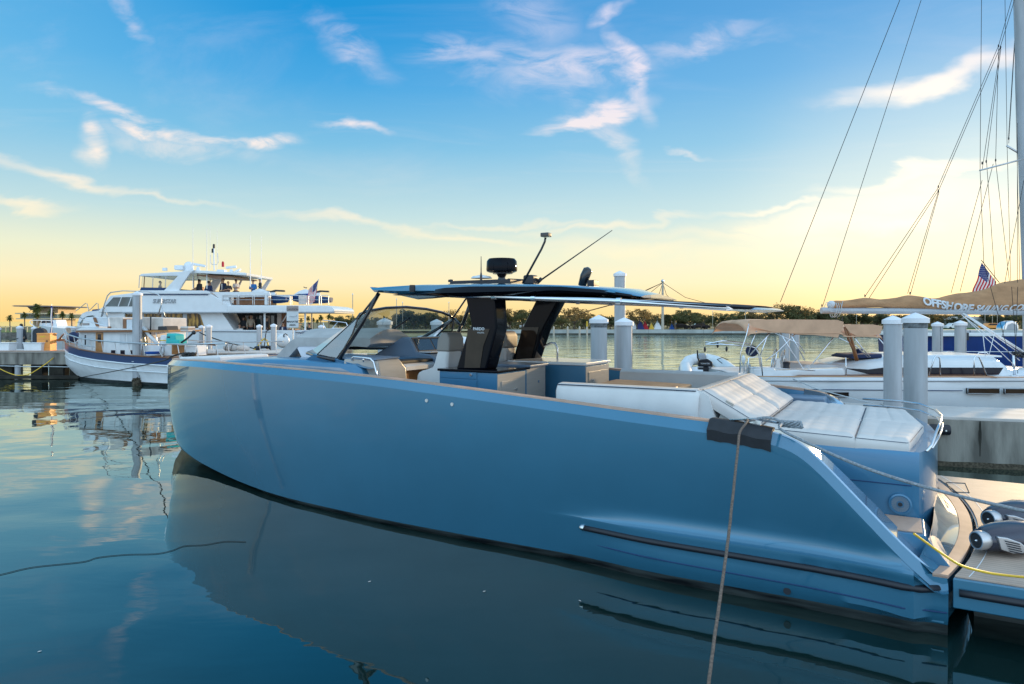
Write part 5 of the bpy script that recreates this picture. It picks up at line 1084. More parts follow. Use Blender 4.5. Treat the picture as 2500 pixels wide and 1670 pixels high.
# flybridge coaming with lip, side wall aft, deck rail
sp_prism([(335, 716), (338, 709), (395, 709), (505, 709.5), (513, 713), (514, 718), (335, 718)], -0.08, 5.6, 'coaming_lip', 'white_gel', bevel=0.04)
sp_prism([(340, 718.5), (508, 718.5), (508, 720.5), (340, 720.5)], -0.05, 0.02, 'blue_stripe', 'navy')
sp_prism([(516, 713), (655, 712), (658, 718), (658, 724), (556, 726), (562, 745), (550, 745), (528, 724)], 0.1, 0.3, 'deck_bulwark', 'white_gel'); sp_prism([(516, 713), (655, 712), (655, 725), (540, 725)], 5.3, 5.5, 'deck_bulwark', 'white_gel')
rl = MB()
for u0, u1 in ((543, 579), (583, 617), (621, 656), (660, 708), (712, 748), (753, 779), (784, 802)):
    rl.tube([S.y(u0, 744, .02), S.y(u0, 723, .02), S.y(u0 + 2, 721, .02), S.y(u1 - 2, 721, .02), S.y(u1, 723, .02), S.y(u1, 744, .02)], 0.03, 5); rl.tube([S.y(u0, 732, .02), S.y(u1, 732, .02)], 0.02, 5)
rl.build('deck_rail', 'dull_steel', SE); MB().tube([S.y(650, 744, 0.1), S.y(650, 716, 0.1)], 0.12, 8).build('crane_post', 'white_gel', SE, smooth=50)
sp_prism([(562, 726), (655, 725), (655, 744), (562, 744)], 0.6, 1.6, 'deck_locker', 'varnish')
sp_prism([(712, 719), (746, 719), (746, 742), (712, 742)], 1.5, 1.6, 'slatted_screen', 'canvas')
# hardtop over the flybridge
sp_prism([(337, 671), (341, 668), (445, 662), (470, 659), (598, 666), (597, 672), (472, 666), (440, 673), (338, 674)], 0.2, 5.4, 'flybridge_roof', 'white_gel', bevel=0.03)
for y in (0.05, 5.35): sp_prism([(445, 661), (474, 659), (462, 668), (452, 682), (434, 711), (397, 711)], y, y + 0.2, 'roof_arch', 'white_gel', bevel=0.03)
MB().slab([S.y(472, 660.5, .25), S.y(471, 667, .3), S.y(596, 673, 5.2), S.y(599, 666, 5.2)], .04).build('aft_roof_edge', 'white_gel', SE)
MB().slab([S.y(599, 666, 5.2), S.y(594, 672, 5.2), S.y(578, 700, 4.9), S.y(584, 700, 4.9)], .05).build('aft_leg_face', 'white_gel', SE)
for y in (5.2,): sp_prism([(597, 668), (578, 700), (574, 712), (560, 712), (572, 690), (585, 672)], y, y + 0.15, 'aft_roof_leg', 'white_gel')
sp_prism([(472, 672), (560, 676), (560, 673), (472, 669)], 0.5, 5.1, 'roof_lining', 'varnish')
ws_ = sp_prism([(340, 673), (432, 673), (400, 703), (338, 703)], 0.35, 0.37, 'flybridge_windscreen', 'clear_glass')
for u in (341, 353, 374, 405): MB().tube([S.y(u, 672, .36), S.y(u - 2, 703, .36)], 0.03, 5).build('screen_post', 'varnish' if u == 353 else 'dull_steel', ws_)
sp_prism([(338, 701), (400, 702), (392, 710), (335, 710)], 0.3, 5.3, 'flybridge_front', 'navy')
sp_prism([(440, 706), (455, 697), (462, 697), (462, 708), (440, 710)], 1.5, 2.2, 'helm_seat', 'bimini')
for u in (473, 484, 513, 541): MB().tube([S.y(u, 668, 4.6), S.y(u, 712, 4.6)], 0.035, 5).build('roof_post', 'varnish', SE)
# domes, radars, mast and whips
q = S.y(461, 650, 2.5); MB().ball((q[0], 2.5, q[2]), 0.33, n=16, m=10).build('radar_dome', 'white_gel', SE, smooth='all'); MB().lathe([(0.33, -0.4), (0.33, 0.0)], (q[0], 2.5, q[2]), 16).build('dome_base', 'white_gel', SE, smooth=40)
q = S.y(443, 655, 2.5); MB().box(q[0] - 0.3, q[0] + 0.3, 2.0, 3.0, q[2] - 0.14, q[2] + 0.18).build('liferaft_box', 'white_gel', SE, bevel=0.06)
q = S.y(402, 658, 2.0); MB().box(q[0] - 0.14, q[0] + 0.16, 1.9, 2.1, q[2] - 0.1, q[2] + 0.12).build('spotlight', 'white_gel', SE, bevel=0.03)
for u, v, w0, w1 in ((484, 647, 467, 502), (565, 653, 552, 577)):
    a = S.y(u, v + 8, 2.6); b = S.y(u, v, 2.6); MB().lathe([(0.2, -0.3), (0.1, 0.1)], (a[0], 2.6, a[2]), 10).build('scanner_foot', 'white_gel', SE, smooth=40); MB().tube([S.y(w0, v - 3 if u < 500 else v + 1, 2.6), S.y(w1, v + 3 if u < 500 else v - 2, 2.6)], 0.09, 8).build('scanner_bar', 'white_gel', SE, smooth=40)
sp_prism([(494, 652), (512, 652), (512, 661), (494, 661)], 2.2, 2.8, 'vent_box', 'white_matte')
ma = MB().tube([S.y(523, 660, 2.8), S.y(522, 600, 2.8)], 0.05, 6).build('mast', 'white_gel', SE)
for v in (601, 612): a = S.y(522 - (3 if v > 605 else 0), v, 2.8); MB().lathe([(0.08, -0.15), (0.08, 0.12), (0.02, 0.16)], (a[0], 2.8, a[2]), 8).build('mast_light', 'rubber', ma)
MB().tube([S.y(514, 622, 2.8), S.y(514, 640, 2.8), S.y(518, 646, 2.8), S.y(529, 646, 2.8), S.y(533, 640, 2.8), S.y(531, 618, 2.8)], 0.025, 5).build('mast_hoop', 'dull_steel', ma)
sp_prism([(525, 660), (545, 655), (548, 648), (541, 651)], 2.6, 2.9, 'mast_spar', 'white_gel'); a = S.y(544, 648, 2.7); MB().lathe([(0.09, -0.1), (0.09, 0.2), (0.03, 0.3)], (a[0], 2.7, a[2]), 8).build('beacon', 'flag_red', SE)
for u, vt, vb, r in ((471, 555, 705, .03), (505, 558, 705, .035), (513, 556, 655, .02), (530, 558, 655, .02), (611, 574, 700, .04), (638, 577, 690, .03)): MB().tube([S.y(u, vb, 0.5), S.y(u, vt, 0.5)], [r, r*0.4], 5).build('whip_antenna', 'white_gel', SE)
# bow rails, foredeck lounge
for a, b, c in ((185, 205, 214), (215, 232, 238)): MB().tube([S.y(a, 759, 1.0), S.y(a + 6, 755, 1.0), S.y(b + 4, 740, 1.0), S.y(b + 7, 741, 1.0), S.y(c + 2, 757, 1.0)], 0.025, 5).build('lounge_frame', 'dull_steel', SE)
sp_prism([(197, 759), (199, 755), (240, 751), (241, 758)], 1.2, 4.4, 'foredeck_sofa', 'navy')
hr = MB(); pts = [S.y(u, 793 if u < 140 else 795, 0)[0:1] + (2.8 - hb_at(S.y(u, 795, 0)[0]) + 0.05, S.y(u, 792, 0)[2] + 0.15) for u in (136, 150, 165, 180, 195, 205)]; hr.tube(pts, 0.025, 5); hr.build('bow_rail', 'dull_steel', SE)
# guests
zf = S.y(500, 745, 1.5)[2]
def guest(u, vhead, y, rz, label, zfloor=None, **k):
    q = S.y(u, vhead, y); h = k.pop('h', 1.75); z = q[2] - h*(1 if not k.get('sit') else 0.76); person((S.o[0] + q[0], S.o[1] + y, z), rz, label, h=h, **k)
guest(487, 683, 1.2, R(150), 'person in a black jacket at the left of the top deck group', skin='skin')
guest(510, 687, 0.9, R(170), 'person in a dark jacket leaning over the rail, seen from behind', top='cloth_navy', lean=-0.05)
guest(545, 681, 1.4, R(-20), 'person in a navy blazer with an open white shirt', top='cloth_navy', shirt='cloth_white', hair='hair_dark', h=1.82)
guest(557, 688, 1.1, R(40), 'person with blond hair and folded arms in a black top', top='cloth_dark', hair='hair_blond', arms='crossed', short=True, h=1.62)
guest(576, 683, 1.8, R(60), 'person in a cream shirt with folded arms by the aft roof leg', top='cloth_white', arms='crossed', short=True, h=1.7)
guest(618, 684, 1.6, R(-10), 'person in a bright blue pullover with folded arms', top='cloth_blue', arms='crossed')
guest(635, 680, 1.5, R(-60), 'person in a white cap and dark jacket beside the jet ski', top='cloth_dark', cap='cloth_white', hair='hair_grey')
guest(391, 687, 2.8, R(100), 'seated person in grey behind the top deck windscreen', top='cloth_grey', sit=True)
guest(691, 787, 0.9, R(0), 'seated person in a dark suit and pale shirt on the lower aft deck', top='cloth_navy', sit=True, shirt='cloth_white', h=1.8)
guest(755, 790, 1.0, R(-30), 'seated person in black at the far end of the lower aft deck', top='cloth_dark', sit=True)
guest(594, 772, 1.6, R(160), 'person in dark clothes standing inside the aft salon door', top='cloth_dark', h=1.7); guest(612, 769, 1.5, R(30), 'person in a pale patterned shirt standing inside the aft salon', top='cloth_tan', h=1.78)
guest(585, 792, 0.8, R(0), 'seated person in a white shirt at the salon opening', top='cloth_white', sit=True)
guest(651, 775, 1.0, R(90), 'person in dark clothes half hidden by the deck column', top='cloth_dark', h=1.7)
q = at(52, 792, 39.5); person((q.x, 39.5, q.z - 1.75), R(180), 'person in black standing behind the leftmost dock piling', top='cloth_dark')
# jet skis on the upper deck
def jet_ski(u, v, y, label):
    q = S.y(u, v, y); e = empty('jet_ski', (S.o[0] + q[0], S.o[1] + y, q[2]), R(0), label, 'jet ski', 'jet skis on the upper aft deck'); rows = []
    for x, w_, zb, zt in ((-1.55, .05, .38, .50), (-1.3, .25, .2, .62), (-0.8, .42, .08, .72), (0, .5, .02, .62), (0.9, .48, .05, .52), (1.4, .42, .12, .46)): rows.append([(x, -w_*.5, zb), (x, -w_, zb + .22), (x, -w_*.85, zt), (x, w_*.85, zt), (x, w_, zb + .22), (x, w_*.5, zb)])
    MB().grid(rows, True, True).build('hull', 'navy', e, smooth=40)
    rows = []
    for x, w_, zb, zt in ((-1.4, .1, .55, .62), (-0.9, .3, .68, .92), (-0.45, .3, .62, 1.06), (0.1, .25, .6, .86), (0.6, .2, .55, .80)): rows.append([(x, -w_, zb), (x, -w_*.6, zt), (x, w_*.6, zt), (x, w_, zb)])
    MB().grid(rows, True, True).build('cowl', 'white_gel', e, smooth=40)
    MB().grid([[(x, -0.17, z - .12), (x, -0.12, z), (x, .12, z), (x, .17, z - .12)] for x, z in ((-0.1, .92), (0.3, .9), (0.6, .98), (1.2, .95))], True, True).build('saddle', 'cloth_dark', e, smooth=40)
    MB().tube([(-0.5, -0.36, 1.2), (-0.42, 0, 1.14), (-0.5, 0.36, 1.2)], 0.03, 6).build('handlebar', 'rubber', e)
    MB().slab([(-1.2, -0.31, .5), (-0.1, -0.33, .66), (-0.2, -0.335, .74), (-1.0, -0.32, .68)], 0.01).build('stripe', 'fender_blue', e); return e
jet_ski(652, 742, 1.2, 'blue and white jet ski nearer the guests on the white yacht'); jet_ski(762, 742, 3.2, 'blue and white jet ski nearest the flag on the white yacht')
# flags
def flag(pole0, pole1, quad, label, name='flag', cols=12, rows_=13, wave=0.05, mat_pole='dull_steel'):
    """quad: hoist top, hoist bottom, fly bottom, fly top (world points)"""
    o = Vector(pole0); e = empty(name, o, 0, label, 'flag'); L_ = lambda p: Vector(p) - o
    MB().tube([L_(pole0), L_(pole1)], 0.022 if (o - Vector(pole1)).length > 1.0 else 0.01, 6).build('pole', mat_pole, e)
    a, b, c, d = [L_(p) for p in quad]; out = {'flag_red': MB(), 'flag_white': MB(), 'flag_blue': MB()}; n = (b - a).cross(d - a).normalized()
    P_ = lambda f, g: a*(1-f)*(1-g) + d*f*(1-g) + c*f*g + b*(1-f)*g + n*wave*math.sin(f*9 + g*2.5)*(0.3 + f)
    for r in range(rows_):
        for k in range(cols):
            f0, f1 = k/cols, (k + 1)/cols; g0, g1 = r/13, (r + 1)/13
            m = 'flag_blue' if (r < 7 and k < cols*0.4) else ('flag_red' if r % 2 == 0 else 'flag_white')
            out[m].add([P_(f0, g0), P_(f1, g0), P_(f1, g1), P_(f0, g1)], [(0, 1, 2, 3)])
    out['flag_red'].build('red_stripes', 'flag_red', e, recalc=False, smooth='all'); out['flag_white'].build('white_stripes', 'flag_white', e, recalc=False, smooth='all'); out['flag_blue'].build('canton', 'flag_blue', e, recalc=False, smooth='all')
    stn_ = MB(); sz = (b - a).length*0.013
    for r in range(9):
        for k in range(6 if r % 2 == 0 else 5):
            f = 0.4*(0.09 + (k + (0 if r % 2 == 0 else .5))*0.165); g = 7/13*(0.09 + r*0.102); p = P_(f, g)
            for s_ in (1, -1): q = p + n*0.004*s_; ex_ = (d - a).normalized()*sz; ey_ = (b - a).normalized()*sz; stn_.add([q - ex_, q - ey_, q + ex_, q + ey_], [(0, 1, 2, 3)])
    stn_.build('stars', 'flag_white', e, recalc=False); return e
Yf = 46.5
flag(at(762, 742, Yf), at(778, 681, Yf), [at(777, 683, Yf), at(754, 706, Yf), at(747, 745, Yf), at(769, 736, Yf)], 'American flag drooping from a slanted staff on the white yacht', wave=0.10)

# sign on the dock
Ysn = 27.0; q = at(714, 830, Ysn); sg_ = thing('warning_sign', (q.x, Ysn, 1.0), 'grey caution sign on a thin pole behind the canopy cover', 'sign')
SL = lambda u, v: (at(u, v, Ysn) - Vector((q.x, Ysn, 1.0)))
a = SL(700, 747); b = SL(729, 800); MB().box(a.x, b.x, -0.02, 0.0, b.z, a.z).build('sign_board', 'sign_white', sg_, bevel=0.012)
c_ = SL(700, 760); MB().box(a.x, b.x, -0.026, -0.021, c_.z, a.z).build('header_band', 'sign_brown', sg_)
MB().tube([(0.0, 0.03, -1.2), (0.0, 0.03, a.z + 0.02)], 0.025, 8).build('pole', 'dull_steel', sg_)
w1 = (a.x + b.x)/2
text('CAUTION', 0.105, 'letter_dark', sg_, 'lettering', (w1, -0.028, SL(714, 757.5).z), (1, 0, 0), (0, 0, 1), 0.002, 'CENTER'); text('MANATEE', 0.10, 'letter_dark', sg_, 'lettering', (w1, -0.023, SL(714, 787.5).z), (1, 0, 0), (0, 0, 1), 0.002, 'CENTER', bold=0.003); text('AREA', 0.10, 'letter_dark', sg_, 'lettering', (w1, -0.023, SL(714, 795.5).z), (1, 0, 0), (0, 0, 1), 0.002, 'CENTER', bold=0.003)
mt = MB(); mt.tube([SL(706, 773.5) + V(0, -.024, 0), SL(710, 772) + V(0, -.024, 0), SL(716, 773.5) + V(0, -.024, 0), SL(722, 772.5) + V(0, -.024, 0)], [0.004, 0.010, 0.012, 0.004], 6); mt.tube([SL(722, 772.5) + V(0, -.024, 0), SL(725, 771) + V(0, -.024, 0)], [0.004, 0.02], 5); mt.tube([SL(706, 776) + V(0, -.024, 0), SL(724, 776) + V(0, -.024, 0)], 0.002, 4); mt.build('manatee_picture', 'letter_grey', sg_)
# gear on the middle dock
q = at(562, 857, 33); bg_ = thing('gear_bag', (q.x, 33, 1.30), 'grey duffel bag with black straps on the middle dock', 'bag'); m_ = MB(); m_.tube([(-0.32, 0, 0.12), (-0.28, 0, 0.14), (-0.1, 0, 0.19), (0.15, 0, 0.17), (0.34, 0, 0.14), (0.38, 0, 0.12)], [0.04, 0.11, 0.17, 0.16, 0.11, 0.04], 12); m_.build('bag_body', 'grey_cover', bg_, smooth='all')
for x in (-0.15, 0.12): MB().tube([(x + 0.05*math.sin(a), 0.19*math.cos(a), 0.17 + 0.19*math.sin(a)) for a in [i*0.52 for i in range(12)]], 0.012, 5, closed=True).build('strap', 'rope_black', bg_)
q = at(592, 857, 33); b2 = thing('rolled_sail', (q.x, 33, 1.30), 'pale grey rolled sail bundle beside the duffel bag', 'bundle'); MB().tube([(-0.3, 0, 0.1), (-0.2, 0, 0.15), (0.1, 0, 0.16), (0.28, 0, 0.12), (0.34, 0, 0.08)], [0.05, 0.13, 0.14, 0.11, 0.04], 12).build('roll', 'canvas', b2, smooth='all')
q = at(642, 855, 34); b3 = thing('stored_paddles', (q.x, 34, 1.30), 'black heap of gear with a bent pole, under the yellow hose', 'gear'); m_ = MB()
for i in range(9): m_.ball((rnd.uniform(-.35, .5), rnd.uniform(-.2, .2), rnd.uniform(.05, .16)), rnd.uniform(.1, .2), .15, .08, 8, 5)
m_.build('heap', 'rubber', b3, smooth='all'); MB().tube([(0.05, 0, 0.1), (0.14, 0, 0.8), (0.16, 0, 0.95), (0.3, 0, 1.0)], 0.025, 6).build('bent_pole', 'rubber', b3)
hs = thing('yellow_hose', tuple(at(652, 850, 34.3)), 'yellow hose looped over the dock beside the pilings', 'hose'); h0 = Vector(hs.location)
MB().tube([at(u, v, 34.3) - h0 for u, v in ((615, 858), (625, 852), (632, 843), (638, 833), (645, 827), (652, 832), (655, 845), (652, 852))], 0.045, 8).build('hose_loop', 'yellow_hose', hs, smooth='all')
ds = thing('stern_dish', tuple(at(690, 832, 37)), 'white life buoy shaped cover with a black handle behind the canopy', 'buoy'); MB().lathe([(0.001, -.1), (0.3, -.08), (0.38, 0), (0.3, .08), (.001, .1)], (0, 0, 0), 20, 'y').build('cover', 'white_gel', ds, smooth='all'); MB().tube([(0.1, -.1, .2), (0.1, -.12, .34), (0.2, -.12, .38), (.3, -.1, .3)], 0.03, 6).build('handle', 'rubber', ds, smooth='all')
# ------------------------------------------------------------------ trawler with the navy sheer band
T = Frame(-20.9, 33.2, -24.0, 'trawler', 'old white trawler with a navy band, wooden doors and canvas flybridge covers', 'boat'); TE = T.e
LT = 11.4
tz = lambda u, v, y=-1.7: T.y(u, v, y)
tabs = [(-0.95, .04, 1.92, 1.56), (-0.6, .42, 1.85, 1.50), (0, .85, 1.76, 1.40), (1, 1.3, 1.60, 1.25), (2.2, 1.58, 1.46, 1.12), (3.5, 1.72, 1.36, 1.02), (5.5, 1.78, 1.26, .93), (8, 1.78, 1.22, .90), (10, 1.70, 1.25, .93), (11.2, 1.60, 1.32, 1.0)]
band = MB(); hl = MB(); bt = MB(); rb1 = []; rb2 = []
for s_ in (-1, 1):
    r1 = []; r2 = []; r3 = []
    for x, hb, zt, zm in tabs:
        xs = lambda z: x + (0.95*(1 - z/1.92) if x < 0 else 0)*(1 if x < -0.5 else (0.6 if x < 0 else 0))
        wl = max(0.03, hb - lerp([(-1, .0), (0, .55), (2, .55), (5, .28), (11, .15)], x))
        r1.append([(x, s_*hb, zt), (xs(zm)*1.0, s_*(hb*0.99), zm)])
        r2.append([(xs(zm), s_*(hb*0.99), zm), (xs(.72), s_*(hb*0.95 + 0.0), .72), (xs(.35), s_*(wl*0.6 + hb*0.36), .35), (xs(.14), s_*wl, .14)])
        r3.append([(xs(.14), s_*wl, .14), (xs(0), s_*wl*0.97, -.02), (xs(0) + .3, s_*wl*0.7, -.5)])
        if s_ < 0: rb1.append((xs(zm), -hb*0.99 - .02, zm)); rb2.append((xs(zm - .30), -(hb*.97 + .01), zm - .30))
    band.grid(r1); hl.grid(r2); bt.grid(r3)
for g_, k in ((band, 2), (hl, 4), (bt, 3)):
    e_ = len(g_.v)//2; g_.add([g_.v[e_ - k + i] for i in range(k)] + [g_.v[2*e_ - k + i] for i in range(k)], [tuple(range(k)) + tuple(range(2*k - 1, k - 1, -1))])
band.build('sheer_band', 'navy', TE, smooth=45); hl.build('hull', 'white_matte', TE, smooth=45); bt.build('boot_stripe', 'boot_black', TE, smooth=45)
MB().tube(rb1, 0.035, 6).build('rub_rail', 'white_gel', TE); MB().tube(rb2, 0.03, 6).build('rub_rail', 'white_gel', TE)
MB().tube([(x, -hb - 0.01, zt + .02) for x, hb, zt, _ in tabs], 0.035, 6).build('cap_rail', 'varnish', TE)
dk = MB(); dk.grid([[(x, -hb + .05, zt - .12), (x, hb - .05, zt - .12)] for x, hb, zt, _ in tabs]); dk.build('deck', 'teak', TE)
def tp(pts, y0, y1, name, m, par=TE, bevel=0.0, ref=None): return MB().prism(T.pl(pts, y0 if ref is None else ref), y0, y1).build(name, m, par, bevel=bevel)
hs_ = tp([(190, 860), (194, 811), (336, 810), (336, 868), (327, 870), (233, 866)], -1.25, 1.25, 'deckhouse', 'white_matte')
tp([(183, 812), (185, 807), (330, 806), (330, 811)], -1.45, 1.45, 'roof_eave', 'varnish', bevel=0.01); tp([(184, 806.8), (196, 801), (262, 802), (330, 803), (330, 805.8)], -1.40, 1.40, 'roof', 'white_gel', bevel=0.02)
o = tp([(233, 812), (251, 812), (251, 865), (233, 864)], -1.27, -1.253, 'side_door', 'door_wood', hs_); tp([(238, 816), (246, 816), (246, 836), (238, 836)], -1.28, -1.271, 'door_window', 'dark_glass', o)
for a, b in ((192, 208), (210, 230)): tp([(a + 1, 814), (b, 813.5), (b, 849), (a - 3, 846)], -1.262, -1.253, 'canvas_window_cover', 'canvas_white', hs_)
for a, b in ((292, 306), (310, 324)): tp([(a, 815), (b, 815), (b, 842), (a, 842)], -1.262, -1.253, 'window_cover', 'canvas_white', hs_)
for u in (270.5, 293.5, 317): tp([(u, 855), (u + 10.5, 855), (u + 10.5, 865), (u, 864)], -1.262, -1.253, 'portlight', 'dark_glass', hs_)
tp([(338, 814), (345, 811), (352, 840), (338, 862)], -1.2, -1.0, 'cockpit_screen', 'smoke_glass'); tp([(352, 818), (405, 820), (405, 843), (352, 843)], .6, 1.0, 'cockpit_far_side', 'white_matte'); MB().lathe([(.001, -.03), (.17, -.02), (.19, .02), (.001, .05)], T.y(388, 834, -.9), 16, 'y').build('round_vent', 'canvas_white', TE)
for u_ in (352, 366, 381): tt0 = T.y(u_, 812, -1.1); tt1 = T.y(u_ + 4, 843, -1.1); MB().tube([tt0, tt1], .02, 5).build('ladder_post', 'dull_steel', TE)
# front windows
MB().slab([(T.y(190, 845, -1.25)[0] - .03, -1.1, 1.9), (T.y(193, 814, -1.25)[0] - .02, -1.1, 2.3), (T.y(193, 814, -1.25)[0] - .02, 1.1, 2.3), (T.y(190, 845, -1.25)[0] - .03, 1.1, 1.9)], 0.02).build('front_window', 'canvas_white', hs_)
# flybridge
tp([(197, 801), (202, 783), (207, 775), (226, 774), (233, 778), (240, 801)], -1.05, 1.05, 'flybridge_front', 'white_gel', bevel=0.03); tp([(201, 789), (217, 789), (217, 794), (201, 794)], -1.07, -1.052, 'name_board', 'sign_brown')
tp([(226, 775), (232, 775), (240, 797), (234, 797)], -1.08, -1.04, 'trim_board', 'varnish'); tp([(262, 801), (262, 797), (270, 797), (270, 801)], -1.08, -1.04, 'trim_board', 'varnish')
tp([(234, 776), (263, 776), (263, 798), (240, 797)], -1.03, -1.0, 'spray_cloth', 'canvas_white'); tp([(265, 774), (298, 775), (298, 808), (268, 806)], -1.05, 0.9, 'canvas_enclosure', 'canvas', bevel=0.04)
tp([(299, 779), (308, 779), (308, 804), (299, 804)], -1.0, 0.9, 'wooden_locker', 'varnish'); tp([(309, 780), (322, 780), (322, 806), (309, 806)], -1.0, 0.9, 'bench', 'canvas_white')
tp([(324, 774), (396, 776), (397, 806), (330, 806)], -1.05, 0.2, 'canvas_enclosure', 'canvas', bevel=0.04); tp([(326, 807), (411, 806), (411, 810), (326, 812)], -1.3, 0.4, 'aft_eave', 'door_wood')
tp([(385, 797), (405, 796), (407, 807), (385, 807)], -1.2, -0.6, 'crate', 'rubber', bevel=0.02)
def tt_(pts, y, r, name, m, par=TE): return MB().tube([T.y(u, v, y) for u, v in pts], r, 6).build(name, m, par, smooth='all')
for y in (-1.3, 1.0):
    dx = 0
    tt_([(247, 774), (254, 745), (262, 722), (270, 714), (300, 710), (360, 712), (385, 718), (394, 726), (393, 745), (386, 770)], y, 0.025, 'bimini_frame', 'dull_steel')
    tt_([(262, 775), (256, 750), (250, 772)], y, 0.02, 'bimini_frame', 'dull_steel'); tt_([(393, 745), (404, 776)], y, 0.02, 'bimini_frame', 'dull_steel')
tt_([(196, 775), (206, 782), (234, 789), (262, 797)], -1.3, 0.02, 'flybridge_rail', 'steel')
tt_([(368, 772), (367, 820)], -1.2, 0.03, 'post', 'rubber'); tt_([(208, 818), (208, 842)], -1.45, 0.03, 'wiper_post', 'rubber')
# rails
rp_ = [(139, 826), (137, 835), (140, 842), (152, 847), (175, 849), (200, 852), (240, 854), (300, 854)]
rail3 = [(-1.05, -.05, 2.42), (-.6, -.5, 2.36), (0, -.88, 2.28), (1, -1.32, 2.12), (2.2, -1.6, 1.98), (3.5, -1.74, 1.9), (5.5, -1.8, 1.82), (7, -1.8, 1.80), (9, -1.76, 1.80), (11.1, -1.6, 1.86)]
rl = MB(); rl.tube(rail3, 0.03, 6); rl.tube([(x, -y, z) for x, y, z in rail3], 0.03, 6); rl.tube([(-1.05, -.05, 2.42), (-1.05, .05, 2.42)], 0.03, 6); rl.tube([(x, y, z - .3) for x, y, z in rail3[:6]], 0.018, 5)
for i, s in enumerate([-.8, -.3, .3, .9, 1.6, 2.3, 3.1, 3.9, 4.8, 5.7, 6.6, 7.6, 8.6, 9.6, 10.6]):
    y = lerp([(a[0], a[1]) for a in rail3], s); z = lerp([(a[0], a[2]) for a in rail3], s); zt = lerp([(t[0], t[2]) for t in tabs], s)
    for sg in (1, -1): rl.tube([(s + .12, sg*y*.99, zt), (s, sg*y, z)], 0.02, 5)
rl.build('deck_rail', 'dull_steel', TE)
q = T.y(148, 848, 0); pz = MB(); pz.box(-1.9, -0.4, -.25, .25, 1.78, 1.86); pz.build('bow_pulpit', 'varnish', TE); an = MB(); an.tube([(-1.8, 0, 1.8), (-1.5, 0, 2.05), (-1.2, 0, 2.2)], 0.05); an.tube([(-1.9, -.2, 1.9), (-1.75, 0, 1.75), (-1.9, .2, 1.9)], 0.04); an.build('anchor', 'dull_steel', TE)
MB().ball((-.35, -.15, 1.98), .32, .28, .26, 10, 7).build('windlass_cover', 'cloth_navy', TE, smooth='all')
m_ = MB(); m_.tube([(0.2, -.5, 1.7), (0.9, .2, 2.3)], 0.03); m_.tube([(0.3, .3, 1.7), (1.0, -.5, 2.35)], 0.03); m_.box(0.2, 0.9, -.4, .4, 1.55, 1.85); m_.build('deck_gear', 'dull_steel', TE)
# aft cabin and cockpit
tp([(346, 843), (446, 843), (478, 844), (478, 868), (346, 868)], -1.35, -0.8, 'aft_cabin', 'white_matte')
o = tp([(419, 842), (449, 843), (449, 866), (419, 865)], -1.37, -1.353, 'wooden_doors', 'door_wood')
for a, b in ((421.5, 433), (436, 447)): tp([(a, 844.5), (b, 844.5), (b, 863), (a, 863)], -1.38, -1.371, 'door_panel', 'orange_wood', o)
tt_([(350, 800), (365, 819), (385, 839)], -1.2, 0.09, 'crane_boom', 'white_gel'); tt_([(430, 841), (490, 838), (528, 843)], -1.5, 0.03, 'rail', 'varnish')
for u in (345, 393, 452, 480, 505, 528): tt_([(u, 838), (u, 866)], -1.55, 0.02, 'stanchion', 'dull_steel')
q = T.y(398, 822, -1.0)
# loose things on the trawler
def lt(name, u, v, y, label, cat):
    q = T.y(u, v, y); w = Vector((T.o[0] + q[0]*T.c - q[1]*T.s, T.o[1] + q[0]*T.s + q[1]*T.c, q[2])); return empty(name, w, T.a, label, cat)
k = lt('kayak_cover', 425, 826, -1.5, 'turquoise plastic tub and lid lashed on the trawler aft deck', 'tub'); MB().add([(-.28, -.2, -.24), (.30, -.2, -.20), (.26, -.2, .16), (-.22, -.2, .22), (-.28, .3, -.24), (.30, .3, -.20), (.26, .3, .16), (-.22, .3, .22)], [(0, 1, 2, 3), (7, 6, 5, 4), (0, 4, 5, 1), (1, 5, 6, 2), (2, 6, 7, 3), (3, 7, 4, 0)]).build('tub_body', 'teal_plastic', k, bevel=0.05, seg=3)
MB().box(.05, .50, -.22, .25, -.24, -.06).build('lid', 'teal_plastic', k, bevel=0.04, seg=3); MB().box(-.15, .0, -.215, -.2, .02, .08).build('grip', 'dark_glass', k)
k = lt('plastic_drum', 402, 831, -1.3, 'small pale yellow drum beside the turquoise tub', 'drum'); MB().lathe([(.001, -.2), (.16, -.2), (.17, -.1), (.16, .2), (.1, .23), (.001, .23)], n=14).build('drum_body', 'flag_white', k, smooth=40); MB().lathe([(.175, -.02), (.175, .02)], n=14).build('hoop', 'yellow_hose', k)
k = lt('cardboard_carton', 457, 803, -1.5, 'pale carton strapped on the rail above the wooden doors', 'carton'); MB().box(-.22, .22, -.15, .2, -.1, .1).build('carton_body', 'canvas', k, bevel=0.01); MB().box(-.23, .23, -.155, .205, -.02, .02).build('tape', 'varnish', k); MB().tube([(0, 0, -.1), (0, 0, -.75)], 0.02, 6).build('bracket', 'dull_steel', k)
k = lt('outboard_bracket', 462, 820, -1.6, 'black folded pole gear slanting off the trawler stern rail', 'pole gear'); MB().tube([(-.45, 0, -.28), (-.1, 0, -.1), (.22, 0, .12)], 0.04, 6).build('pole', 'rubber', k); MB().ball((.26, 0, .14), .1, .08, .09, 8, 6).build('head', 'rubber', k)
k = lt('coiled_rope', 396, 856, -1.75, 'coil of pale rope hanging on the trawler rail', 'rope'); m_ = MB()
for i in range(4): m_.tube([(.11*math.cos(a), .02*i - .03, .17*math.sin(a)) for a in [j*.52 for j in range(12)]], .02, 5, closed=True)
m_.build('coil', 'rope_pale', k, smooth='all')
